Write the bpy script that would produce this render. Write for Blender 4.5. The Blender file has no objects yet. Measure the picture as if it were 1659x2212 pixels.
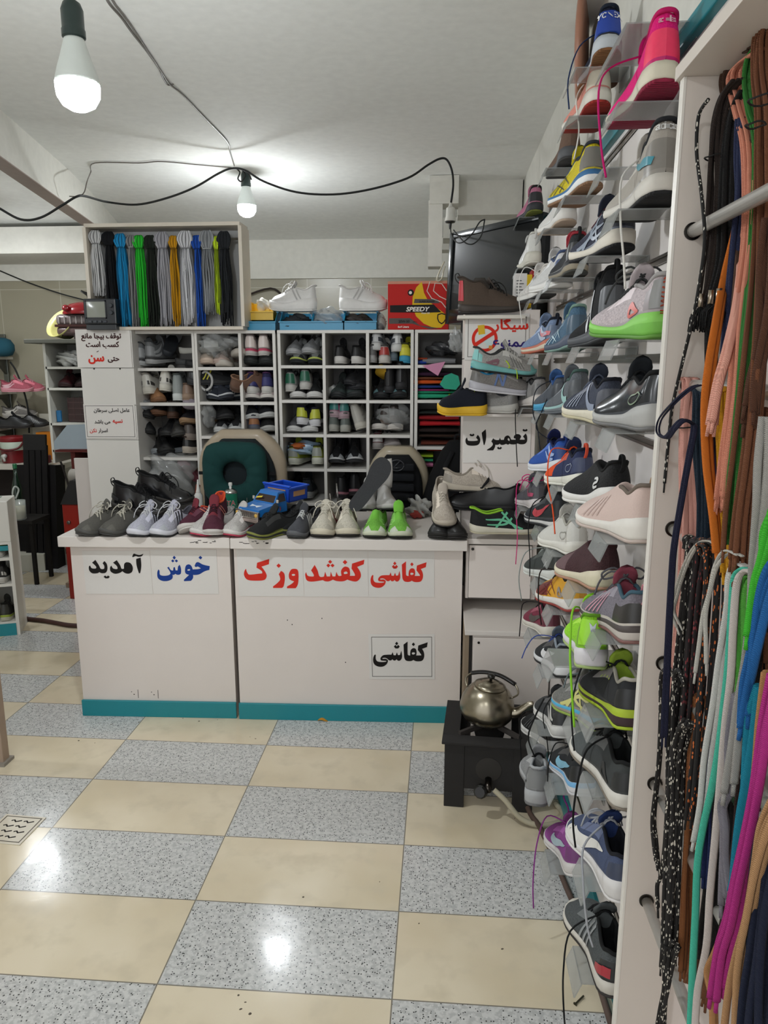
import bpy, bmesh, math, random
from mathutils import Vector, Matrix, Euler
rnd = random.Random(11)
COL = bpy.context.scene.collection
PI = math.pi
rad = math.radians
# ------------------------------------------------------------------ camera (calibrated on the 60 x 30 cm floor tiles)
PW, PH, FPX = 1659, 2212, 1587.8
CAM = Vector((0, 0, 1.552))
YAW, PIT = -0.0760434, -0.199912
FW = Vector((math.sin(YAW)*math.cos(PIT), math.cos(YAW)*math.cos(PIT), math.sin(PIT)))
RT = Vector((math.cos(YAW), -math.sin(YAW), 0))
UP = RT.cross(FW)
def ray(px, py): return FW + RT*((px-PW/2)/FPX) - UP*((py-PH/2)/FPX)
def at_y(px, py, y): d = ray(px, py); return CAM + d*(y/d.y)
def at_x(px, py, x): d = ray(px, py); return CAM + d*(x/d.x)
def at_z(px, py, z): d = ray(px, py); return CAM + d*((z-CAM.z)/d.z)
cam = bpy.data.objects.new('camera', bpy.data.cameras.new('camera')); COL.objects.link(cam)
m4 = Matrix((RT, UP, -FW)).transposed().to_4x4(); m4.translation = CAM
cam.matrix_world = m4
cam.data.sensor_fit = 'VERTICAL'; cam.data.sensor_height = 24; cam.data.lens = FPX/PH*24
cam.data.clip_start = .02
bpy.context.scene.camera = cam
# ------------------------------------------------------------------ materials
def lin(c):
    if isinstance(c, str):
        c = c.lstrip('#'); c = c if len(c) == 6 else ''.join(a*2 for a in c); c = [int(c[i:i+2], 16)/255 for i in (0, 2, 4)]
    return [(x/12.92 if x <= .04045 else ((x+.055)/1.055)**2.4) for x in c]
KIND = dict(  # roughness, bump kind, bump scale, strength, colour variation, metallic, specular
    fabric=(.9, 'n', 420, .25, .12, 0, .3), knit=(.88, 'v', 420, .5, .18, 0, .3), mesh=(.8, 'v', 260, .7, .3, 0, .3),
    suede=(.95, 'n', 160, .35, .2, 0, .2), leather=(.42, 'n', 130, .12, .08, 0, .5), gloss=(.2, 'n', 40, .04, .04, 0, .6),
    rubber=(.62, 'n', 90, .12, .1, 0, .35), foam=(.6, 'n', 45, .1, .1, 0, .35), plastic=(.35, 'n', 30, .03, .04, 0, .5), paint=(.4, 'n', 5, .015, .05, 0, .45),
    paper=(.75, 'n', 60, .02, .02, 0, .3), metal=(.28, 'n', 60, .05, .1, 1, .5), steel=(.3, 'n', 60, .04, .1, .55, .5), matte=(.85, 'n', 25, .08, .1, 0, .3), tread=(.7, 'w', 60, 1.0, .25, 0, .3),
    lace=(.85, 'w', 300, .5, .15, 0, .3), skin=(.5, 'n', 40, .1, .1, 0, .4))
MC = {}
def M(col, kind='fabric'):
    key = (str(col), kind)
    if key in MC: return MC[key]
    ro, bk, sc, st, var, me, sp = KIND[kind]
    m = bpy.data.materials.new(kind); m.use_nodes = True; nt = m.node_tree; N = nt.nodes; L = nt.links
    b = N['Principled BSDF']; c = lin(col)
    b.inputs['Roughness'].default_value = ro; b.inputs['Metallic'].default_value = me; b.inputs['Specular IOR Level'].default_value = sp
    tc = N.new('ShaderNodeTexCoord')
    if bk == 'v':
        t = N.new('ShaderNodeTexVoronoi'); t.inputs['Scale'].default_value = sc; out = t.outputs['Distance']
    elif bk == 'w':
        t = N.new('ShaderNodeTexWave'); t.bands_direction = 'DIAGONAL' if kind == 'lace' else 'Y'; t.inputs['Scale'].default_value = sc; t.inputs['Distortion'].default_value = 1.5; out = t.outputs['Fac']
    else:
        t = N.new('ShaderNodeTexNoise'); t.inputs['Scale'].default_value = sc; t.inputs['Detail'].default_value = 3; out = t.outputs['Fac']
    L.new(tc.outputs['Object'], t.inputs['Vector'])
    mix = N.new('ShaderNodeMix'); mix.data_type = 'RGBA'
    mix.inputs[6].default_value = [min(1, x*(1+var*.6)) for x in c]+[1]
    mix.inputs[7].default_value = [x*(1-var) for x in c]+[1]
    L.new(out, mix.inputs[0]); L.new(mix.outputs[2], b.inputs['Base Color'])
    bu = N.new('ShaderNodeBump'); bu.inputs['Strength'].default_value = st; bu.inputs['Distance'].default_value = .0012
    L.new(out, bu.inputs['Height']); L.new(bu.outputs['Normal'], b.inputs['Normal'])
    MC[key] = m; return m
def emit(col, s):
    m = bpy.data.materials.new('lamp_light'); m.use_nodes = True; b = m.node_tree.nodes['Principled BSDF']
    b.inputs['Base Color'].default_value = (.9, .9, .9, 1)
    b.inputs['Emission Color'].default_value = lin(col)+[1]
    N, L = m.node_tree.nodes, m.node_tree.links; g = N.new('ShaderNodeNewGeometry'); sp = N.new('ShaderNodeSeparateXYZ'); L.new(g.outputs['True Normal'], sp.inputs[0])
    r = N.new('ShaderNodeMapRange'); r.inputs[1].default_value = .05; r.inputs[2].default_value = -.95; r.inputs[3].default_value = s*.38; r.inputs[4].default_value = s*1.7   # the chip plate under the dome faces down
    L.new(sp.outputs[2], r.inputs[0]); L.new(r.outputs[0], b.inputs['Emission Strength'])
    return m
def glassy(col, alpha, ro=.08, kind='n'):
    key = (col, alpha, ro)
    if key in MC: return MC[key]
    m = bpy.data.materials.new('clear_plastic'); m.use_nodes = True; b = m.node_tree.nodes['Principled BSDF']
    b.inputs['Base Color'].default_value = lin(col)+[1]; b.inputs['Roughness'].default_value = ro; b.inputs['Alpha'].default_value = alpha
    N = m.node_tree.nodes; t = N.new('ShaderNodeTexNoise'); t.inputs['Scale'].default_value = 28; t.inputs['Detail'].default_value = 4
    bu = N.new('ShaderNodeBump'); bu.inputs['Strength'].default_value = .12 if alpha > .3 else .05; m.node_tree.links.new(t.outputs['Fac'], bu.inputs['Height']); m.node_tree.links.new(bu.outputs['Normal'], b.inputs['Normal'])
    MC[key] = m; return m
# ------------------------------------------------------------------ mesh builder
class MB:
    def __init__(s): s.v = []; s.f = []; s.mi = []
    def add(s, vs, fs, mi=0):
        o = len(s.v); s.v += [tuple(x) for x in vs]; s.f += [tuple(i+o for i in f) for f in fs]; s.mi += [mi]*len(fs); return s
    def box(s, a, b, mi=0, M4=None, ch=0.0):
        x0, y0, z0 = a; x1, y1, z1 = b
        if ch <= 0:
            vs = [Vector((x, y, z)) for z in (z0, z1) for y in (y0, y1) for x in (x0, x1)]
            fs = [(0, 2, 3, 1), (4, 5, 7, 6), (0, 1, 5, 4), (2, 6, 7, 3), (0, 4, 6, 2), (1, 3, 7, 5)]
        else:
            bm = bmesh.new(); bmesh.ops.create_cube(bm, size=1)
            bmesh.ops.scale(bm, vec=(x1-x0, y1-y0, z1-z0), verts=bm.verts); bmesh.ops.translate(bm, vec=((x0+x1)/2, (y0+y1)/2, (z0+z1)/2), verts=bm.verts)
            bmesh.ops.bevel(bm, geom=bm.edges[:], offset=ch, segments=2, affect='EDGES', profile=.5)
            bm.verts.index_update(); vs = [v.co.copy() for v in bm.verts]; fs = [tuple(v.index for v in f.verts) for f in bm.faces]; bm.free()
        if M4 is not None: vs = [M4 @ v for v in vs]
        return s.add(vs, fs, mi)
    def tube(s, pts, r, n=6, mi=0, cap=True, flat=1.0):
        pts = [Vector(p) for p in pts]; k = len(pts); rs = r if isinstance(r, (list, tuple)) else [r]*k
        prev = None; vs = []
        for i, p in enumerate(pts):
            t = (pts[min(i+1, k-1)]-pts[max(i-1, 0)])
            if t.length < 1e-9: t = Vector((0, 0, 1))
            t.normalize()
            if prev is None:
                a = Vector((0, 0, 1)) if abs(t.z) < .9 else Vector((0, 1, 0)); u = t.cross(a).normalized()
            else:
                u = prev - t*prev.dot(t)
                u = u.normalized() if u.length > 1e-6 else t.orthogonal().normalized()
            prev = u; w = t.cross(u)
            for j in range(n):
                a = 2*PI*j/n; vs.append(p + (u*math.cos(a) + w*math.sin(a)*flat)*rs[i])
        fs = [(i*n+j, i*n+(j+1) % n, (i+1)*n+(j+1) % n, (i+1)*n+j) for i in range(k-1) for j in range(n)]
        if cap: fs += [tuple(range(n))[::-1], tuple((k-1)*n+j for j in range(n))]
        return s.add(vs, fs, mi)
    def lathe(s, prof, n=24, mi=0, M4=None):   # prof: (r, z)
        vs = []; k = len(prof)
        for r, z in prof:
            for j in range(n): a = 2*PI*j/n; vs.append(Vector((r*math.cos(a), r*math.sin(a), z)))
        fs = [(i*n+j, i*n+(j+1) % n, (i+1)*n+(j+1) % n, (i+1)*n+j) for i in range(k-1) for j in range(n)]
        fs += [tuple(range(n))[::-1], tuple((k-1)*n+j for j in range(n))]
        if M4 is not None: vs = [M4 @ v for v in vs]
        return s.add(vs, fs, mi)
    def grid(s, rows, mi=0, closed=False):
        n = len(rows[0]); vs = [p for r in rows for p in r]; m = n if closed else n-1
        return s.add(vs, [(i*n+j, i*n+(j+1) % n, (i+1)*n+(j+1) % n, (i+1)*n+j) for i in range(len(rows)-1) for j in range(m)], mi)
    def prism(s, poly, d, mi=0, M4=None):      # polygon in the x-y plane, extruded by d along z
        k = len(poly); vs = [Vector((x, y, 0)) for x, y in poly]+[Vector((x, y, d)) for x, y in poly]
        fs = [tuple(range(k))[::-1], tuple(range(k, 2*k))]+[(i, (i+1) % k, k+(i+1) % k, k+i) for i in range(k)]
        if M4 is not None: vs = [M4 @ v for v in vs]
        return s.add(vs, fs, mi)
    def build(s, name, mats, parent=None, smooth=False, loc=None, rot=None, sub=0, label=None):
        me = bpy.data.meshes.new(name); me.from_pydata(s.v, [], s.f); me.update()
        for m in (mats if isinstance(mats, (list, tuple)) else [mats]): me.materials.append(m)
        me.polygons.foreach_set('material_index', s.mi)
        bm = bmesh.new(); bm.from_mesh(me); bmesh.ops.recalc_face_normals(bm, faces=bm.faces); bm.to_mesh(me); bm.free()
        if smooth: me.polygons.foreach_set('use_smooth', [True]*len(me.polygons))
        if smooth == 'auto': me.set_sharp_from_angle(angle=rad(38))
        o = bpy.data.objects.new(name, me); COL.objects.link(o)
        if parent: o.parent = parent
        if loc is not None: o.location = loc
        if rot is not None: o.rotation_euler = rot
        if sub:
            md = o.modifiers.new('subdivision', 'SUBSURF'); md.levels = sub; md.render_levels = sub
        if label: o['label'] = label
        return o
def tag(o, label, cat, group=None):
    o['label'] = label; o['category'] = cat
    if group: o['group'] = group
    return o
def thing(name, label, cat, loc=(0, 0, 0), rot=(0, 0, 0), group=None, scale=1):
    o = bpy.data.objects.new(name, None); COL.objects.link(o); o.location = loc; o.rotation_euler = rot; o.scale = (scale,)*3
    o.empty_display_size = .05
    return tag(o, label, cat, group)
def struct(o): o['kind'] = 'structure'; return o
def copy_tree(o, parent=None):
    c = o.copy(); COL.objects.link(c)
    if parent: c.parent = parent
    for ch in list(o.children): copy_tree(ch, c)
    return c
def crv(pts, n=6):                              # Catmull-Rom through points
    P = [Vector(p) for p in pts]; out = []
    for i in range(len(P)-1):
        a, b, c, d = P[max(i-1, 0)], P[i], P[i+1], P[min(i+2, len(P)-1)]
        for k in range(n):
            t = k/n; out.append(.5*((2*b)+(c-a)*t+(2*a-5*b+4*c-d)*t*t+(3*b-a-3*c+d)*t**3))
    return out+[P[-1]]
def rotM(x=0, y=0, z=0, loc=(0, 0, 0)): return Matrix.Translation(loc) @ Euler((rad(x), rad(y), rad(z))).to_matrix().to_4x4()
# ------------------------------------------------------------------ lettering
AR = {'ا': (0xFE8D, 0), 'آ': (0xFE81, 0), 'ب': (0xFE8F, 1), 'ت': (0xFE95, 1), 'ج': (0xFE9D, 1), 'ح': (0xFEA1, 1), 'خ': (0xFEA5, 1), 'د': (0xFEA9, 0), 'ر': (0xFEAD, 0), 'ز': (0xFEAF, 0),
      'س': (0xFEB1, 1), 'ش': (0xFEB5, 1), 'ص': (0xFEB9, 1), 'ط': (0xFEC1, 1), 'ع': (0xFEC9, 1), 'ف': (0xFED1, 1), 'ق': (0xFED5, 1), 'ک': (0xFB8E, 1), 'گ': (0xFB92, 1), 'ل': (0xFEDD, 1),
      'م': (0xFEE1, 1), 'ن': (0xFEE5, 1), 'و': (0xFEED, 0), 'ه': (0xFEE9, 1), 'ی': (0xFBFC, 1)}
def shape_fa(s):
    out = []
    for i, ch in enumerate(s):
        if ch not in AR: out.append(ch); continue
        c, dual = AR[ch]
        p = i > 0 and s[i-1] in AR and AR[s[i-1]][1] == 1
        n = dual and i < len(s)-1 and s[i+1] in AR
        out.append(chr(c + (3 if p and n else 1 if p else 2 if n else 0)))
    return ''.join(out[::-1])
def text(s, size, mat, parent, loc, rot=(PI/2, 0, 0), bold=0.0, name='lettering', depth=.0006, align='CENTER', sx=1.0, shear=0.0, fn=None):
    c = bpy.data.curves.new('t', 'FONT'); c.body = shape_fa(s) if any(ch in AR for ch in s) else s
    c.size = 1; c.align_x = align; c.shear = shear; c.extrude = 0
    o = bpy.data.objects.new('t', c); COL.objects.link(o)
    me = bpy.data.meshes.new_from_object(o.evaluated_get(bpy.context.evaluated_depsgraph_get()))
    bpy.data.objects.remove(o); bpy.data.curves.remove(c)
    bm = bmesh.new(); bm.from_mesh(me); bpy.data.meshes.remove(me)
    for v in bm.verts: v.co = (v.co.x*size*sx, v.co.y*size, 0)
    seen = set(); k = 0                          # lift each letter a hair so that overlapping joins do not fight
    for f in bm.faces:
        if f in seen: continue
        st = [f]; isl = set()
        while st:
            g = st.pop()
            if g in seen: continue
            seen.add(g); isl.update(g.verts)
            for e in g.edges: st += [h for h in e.link_faces if h not in seen]
        for v in isl: v.co.z = depth + k*2e-5
        k += 1
    if bold:                                     # heavier strokes: the letter laid over itself, shifted all round
        g0 = bm.verts[:] + bm.edges[:] + bm.faces[:]
        for q in range(8):
            dup = bmesh.ops.duplicate(bm, geom=g0)['geom']; a = q*PI/4; w = bold*size*1.15
            bmesh.ops.translate(bm, vec=(math.cos(a)*w, math.sin(a)*w, 1e-5*(q+1)), verts=[v for v in dup if isinstance(v, bmesh.types.BMVert)])
    if fn:
        for v in bm.verts: v.co = fn(v.co.x, v.co.y, v.co.z)
    me = bpy.data.meshes.new(name); bm.to_mesh(me); bm.free(); me.materials.append(mat)
    o = bpy.data.objects.new(name, me); COL.objects.link(o); o.parent = parent; o.location = loc; o.rotation_euler = rot
    return o
def parse(s):
    out = []
    for w in s.split():
        cn = w.endswith('c'); x, y = w.rstrip('c').split(','); out.append((float(x), float(y), cn))
    return out
def smooth_poly(pts, n=5):
    k = len(pts); out = []
    def tan(i):
        if pts[i][2]: return Vector((0, 0))
        a, b = pts[i-1], pts[(i+1) % k]; return Vector((b[0]-a[0], b[1]-a[1]))*.5
    for i in range(k):
        p, q = pts[i], pts[(i+1) % k]; P, Q = Vector(p[:2]), Vector(q[:2]); L = (Q-P).length
        t0, t1 = tan(i), tan((i+1) % k)
        if p[2] and q[2]: out.append(P); continue
        for t in (t0, t1):
            if t.length > 1.2*L: t *= 1.2*L/t.length
        if p[2]: t0 = (Q-P) - t1*.5
        if q[2]: t1 = (Q-P) - t0*.5
        for j in range(n):
            t = j/n; h = 2*t**3-3*t*t+1
            out.append(P*h + Q*(1-h) + t0*(t**3-2*t*t+t) + t1*(t**3-t*t))
    return out
def glyphs(polys, dots, mat, parent, loc, rot, sc, org, name='lettering', depth=.0008, mx=None):
    """traced letter outlines: polys = list of outlines (holes included), sc metres per unit, org = unit origin"""
    c = bpy.data.curves.new('g', 'CURVE'); c.dimensions = '2D'; c.fill_mode = 'FRONT'
    sx, sy = sc if isinstance(sc, tuple) else (sc, sc)
    ps = [smooth_poly(parse(p)) for p in polys]
    for x, y, r, *k in dots:
        k = k[0] if k else 1.2
        ps.append([Vector((x-r, y)), Vector((x, y-r*k)), Vector((x+r, y)), Vector((x, y+r*k))])
    for p in ps:
        sp = c.splines.new('POLY'); sp.points.add(len(p)-1); sp.use_cyclic_u = True
        for q, a in zip(sp.points, p): q.co = ((a.x-org[0])*sx, -(a.y-org[1])*sy, 0, 1)
    o = bpy.data.objects.new('g', c); COL.objects.link(o)
    me = bpy.data.meshes.new_from_object(o.evaluated_get(bpy.context.evaluated_depsgraph_get()))
    bpy.data.objects.remove(o); bpy.data.curves.remove(c)
    for v in me.vertices: v.co.z = depth
    me.name = name; me.materials.clear(); me.materials.append(mat)
    o = bpy.data.objects.new(name, me); COL.objects.link(o); o.parent = parent; o.location = loc; o.rotation_euler = rot
    return o
# ------------------------------------------------------------------ shoes
def herm(keys):
    ks = sorted(keys)
    def f(t):
        if t <= ks[0][0]: return ks[0][1]
        for i in range(len(ks)-1):
            a, b = ks[i], ks[i+1]
            if t <= b[0]:
                d = b[0]-a[0]; u = (t-a[0])/d; s = (b[1]-a[1])/d
                def tg(j):
                    if j == 0 or j == len(ks)-1: return s
                    l = (ks[j][1]-ks[j-1][1])/(ks[j][0]-ks[j-1][0]); r = (ks[j+1][1]-ks[j][1])/(ks[j+1][0]-ks[j][0])
                    return 0 if l*r <= 0 else 2*l*r/(l+r)
                m0, m1 = tg(i)*d, tg(i+1)*d; h = 2*u**3-3*u*u+1
                return a[1]*h + b[1]*(1-h) + m0*(u**3-2*u*u+u) + m1*(u**3-u*u)
        return ks[-1][1]
    return f
WID = herm([(0, 0), (.012, .32), (.035, .47), (.07, .59), (.12, .67), (.25, .70), (.42, .69), (.58, .81), (.72, .97), (.79, 1), (.85, .965), (.9, .875), (.94, .735), (.97, .55), (.988, .37), (1, 0)])
OPN = herm([(0, .62), (.03, .66), (.1, .66), (.25, .60), (.38, .50), (.45, .44), (.6, .36), (.75, .40), (.9, .5), (1, .5)])
TS = [0, .012, .035, .07, .12, .18, .25, .32, .38, .42, .45, .48, .52, .57, .62, .67, .72, .77, .82, .86, .9, .94, .97, .988, 1]
class Geo:
    """the parametric surface of one shoe: heel at y=0, toe at y=L, ground z=0"""
    def __init__(s, L=.28, W=.1, heel=.034, mid=.026, toe=.02, collar=.086, hi=0, ankle=.018, vamp=1.0, flip=1, spring=.012, wave=.0, flare=1.0, slim=.95, tall=0):
        s.L, s.W, s.flip, s.hi, s.flare, s.slim = L, W/2, flip, hi, flare, slim
        s.top = herm([(0, heel+.004), (.12, heel), (.45, mid), (.72, toe+.002), (.9, toe+.004), (1, toe+.012)])
        s.spring = spring; s.wave = wave
        c = collar+hi
        v = lambda z: toe+.012+(z-.032)*vamp
        s.H = herm([(0, c+.004), (.05, c+.003), (.12, c-ankle*.4), (.22, c-ankle), (.32, c-ankle*.75), (.42, max(v(.094), c-ankle*.2 if hi > .02 else 0)), (.5, v(.092)), (.6, v(.081)), (.7, v(.068)), (.8, v(.058)), (.88, v(.052)), (.94, v(.044)), (.98, v(.034)), (1, v(.022))])
        s.cap = herm([(0, 0), (.3, 0), (.45, .012), (.6, .011), (.8, .009), (.95, .007), (1, 0)])
    def cx(s, t): return s.flip*s.W*(.10*math.sin(PI*t) - .16*max(0, t-.55)/.45)
    def bot(s, t): return s.spring*max(0, (t-.72)/.28)**2 + .004*max(0, (.08-t)/.08)
    def ztop(s, t): return s.top(t) + s.bot(t)*.6 + s.wave*math.sin(t*9)
    def w(s, t): return WID(t)*s.W
    def opn(s, t): return OPN(t)*s.w(t)
    def side(s, sd, t, h, off=0):
        w = s.w(t)*s.slim; o = s.opn(t); z0 = s.ztop(t)-.004; z1 = s.H(t)
        x = w + (o-w)*h**1.8 + .10*w*math.sin(PI*h)*(.6 if t > .5 else .5)
        z = z0+(z1-z0)*h
        y = t*s.L + (.006*(h) if t < .06 else 0) - (s.L*.012*h*h if t > .9 else 0)
        k = Vector((sd, 0, .35 if t > .45 else .05))
        if t < .08: k.y = -(.08-t)/.08*1.6; k.x *= t/.08
        if t > .88: k.y = (t-.88)/.12*1.5
        k.normalize()
        return Vector((s.cx(t)+sd*x, y, z)) + k*off
    def ridge(s, t, u, off=0):                     # u in -1..1 across the instep cap
        o = s.opn(t); return Vector((s.cx(t)+o*u, t*s.L - (s.L*.012 if t > .9 else 0), s.H(t)+s.cap(t)*(1-u*u)+off))
    def upper(s, st):
        hs = [0, .12, .3, .5, .7, .87, 1]; iv = [.9, .72, .5, .25, 0]
        rows = []; opens = []
        for t in TS:
            a = 0 if t < .02 else min(1, max(0, (.47-t)/.045)) if t > .3 else 1
            zin = s.ztop(t)+.006; o = s.opn(t); H = s.H(t)
            io = [(.98, H+.003), (.90, H-.004), (.86, (H+zin)/2), (.72, zin+.004), (0, zin)]
            half = [s.side(1, t, h) for h in hs]; inn = []
            for (fx, fz), vx in zip(io, iv):
                zx = H+s.cap(t)*(1-vx*vx); x = (fx*a+vx*(1-a))*o; z = fz*a+zx*(1-a)
                inn.append(Vector((x, 0, z)))
            full = [s.side(-1, t, h) for h in hs]
            y = full[-1].y
            full += [Vector((s.cx(t)-p.x, y, p.z)) for p in inn]
            full += [Vector((s.cx(t)+p.x, y, p.z)) for p in inn[:-1][::-1]] + half[::-1]
            rows.append(full); opens.append(a)
        mb = MB(); n = len(rows[0]); mb.v = [tuple(p) for r in rows for p in r]
        for i in range(len(rows)-1):
            tm = (TS[i]+TS[i+1])/2; am = (opens[i]+opens[i+1])/2
            for j in range(n-1):
                jj = min(j, n-2-j)
                mb.f.append((i*n+j, i*n+j+1, (i+1)*n+j+1, (i+1)*n+j))
                if jj >= 6: k = 4 if (am > .35 and tm < .47) else (5 if tm < st['tt'] else 0)
                else:
                    k = 0
                    if jj >= 4 and .40 < tm < .70: k = 3
                    if tm < st['hc'] and jj < 4: k = 2
                    if tm > st['tc']: k = 1
                    if jj < 1: k = 6
                mb.mi.append(k)
        return mb
    def slab(s, lo, hi, fin, fout, mi=0):           # ring-shaped sole layer between heights lo(t) and hi(t)
        mb = MB(); rings = []
        for f, zf in ((fin, 0), (fout, .15), (fout*1.03, .55), (fout, 1), (fout*.9, 1)):
            r = []
            for sd in (-1, 1):
                for t in (TS if sd < 0 else TS[::-1][1:-1]):
                    w = s.w(t)*f*s.flare; z = lo(t)+(hi(t)-lo(t))*zf
                    y = t*s.L; e = (f-1)*s.W
                    y += e if t > .9 else (-e if t < .05 else 0)
                    r.append(Vector((s.cx(t)+sd*w, y, z)))
            rings.append(r)
        mb.grid(rings, mi, True); n = len(rings[0]); k = len(TS)
        for q in (0, 4):
            o = q*n
            for i in range(k-1):
                a, b = i, i+1
                ra = 0 if i == 0 else n-i; rb = k-1 if i+1 == k-1 else n-i-1
                f = [o+a, o+b]+([o+rb] if rb != b else [])+([o+ra] if ra != a else [])
                if len(f) >= 3: mb.f.append(tuple(f)); mb.mi.append(mi)
        return mb
    def strip(s, mb, sd, pts, mi=0, off=.0018, n=8):
        """pts: (t, h, half width in m) on one side wall"""
        P = [Vector(p) for p in pts]; C3 = crv(P, n); rows = []
        for i, p in enumerate(C3):
            q = C3[min(i+1, len(C3)-1)]-C3[max(i-1, 0)]
            hh = max(.02, s.H(p.x)-s.ztop(p.x)); d = Vector((q.x*s.L, q.y*hh)); d = d.normalized() if d.length > 0 else Vector((1, 0))
            nx, nh = -d.y/s.L, d.x/hh
            rows.append([s.side(sd, min(.99, max(.01, p.x+nx*p.z*u)), min(1, max(.02, p.y+nh*p.z*u)), off) for u in (-1, -.33, .33, 1)])
        mb.grid(rows, mi)
LOGO = {
 'swoosh': [[(.64, .60, .003), (.63, .40, .008), (.57, .26, .0105), (.46, .32, .0085), (.32, .52, .005), (.18, .74, .001)]],
 'bigswoosh': [[(.80, .70, .006), (.80, .42, .013), (.72, .25, .016), (.58, .34, .012), (.42, .55, .007), (.28, .76, .001)]],
 'stripes': [[(.40+.06*i, .92, .0035), (.46+.06*i, .08, .0035)] for i in range(3)],
 'cross': [[(.50, .95, .004), (.34, .06, .004)], [(.42, .95, .004), (.62, .06, .004)], [(.20, .62, .002), (.44, .50, .0045), (.70, .10, .004)], [(.22, .25, .002), (.46, .28, .004), (.56, .70, .003)]],
 'form': [[(.48, .92, .004), (.42, .52, .006), (.30, .22, .008), (.14, .10, .009)]],
 'N': [[(.36, .10, .004), (.40, .80, .004)], [(.40, .80, .004), (.48, .12, .004)], [(.48, .12, .004), (.52, .82, .004)]],
 'S': [[(.32, .62, .002), (.26, .66, .003), (.22, .52, .003), (.31, .40, .003), (.30, .24, .003), (.22, .24, .002)]],
 'UA': [[(.20, .68, .002), (.25, .48, .003), (.30, .68, .002)], [(.20, .28, .002), (.25, .48, .003), (.30, .28, .002)]],
 'oval': [[(.10, .45, .0012), (.16, .62, .0012), (.28, .60, .0012), (.33, .42, .0012), (.26, .28, .0012), (.15, .28, .0012), (.10, .45, .0012)]],
 'lines': [[(.52+.05*i, .80, .0015), (.60+.05*i, .2, .0015)] for i in range(4)],
 'wing': [[(.08, .35, .003), (.22, .55, .007), (.40, .86, .003)], [(.10, .15, .003), (.26, .28, .006), (.46, .60, .002)]],
 'band': [[(.03, .30, .006), (.14, .42, .007), (.30, .55, .004), (.42, .8, .002)]],
 'heelbar': [[(.012, .35, .010), (.05, .35, .010), (.12, .33, .009), (.18, .3, .006)]],
 'slash': [[(.30, .10, .0035), (.42, .92, .0035)], [(.38, .10, .0035), (.50, .92, .0035)]],
 'tri': [[(.18, .2, .002), (.33, .5, .006), (.34, .2, .003), (.2, .2, .002)]],
 'dots': [[(.40+.06*i, .72, .003), (.41+.06*i, .76, .003)] for i in range(4)],
 'net': [[(.46, .9, .0013), (.62, .1, .0013)], [(.52, .9, .0013), (.72, .1, .0013)], [(.60, .9, .0013), (.80, .15, .0013)], [(.44, .2, .0013), (.64, .85, .0013)], [(.54, .12, .0013), (.76, .8, .0013)]],
}
GRPLEN = {}
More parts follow.
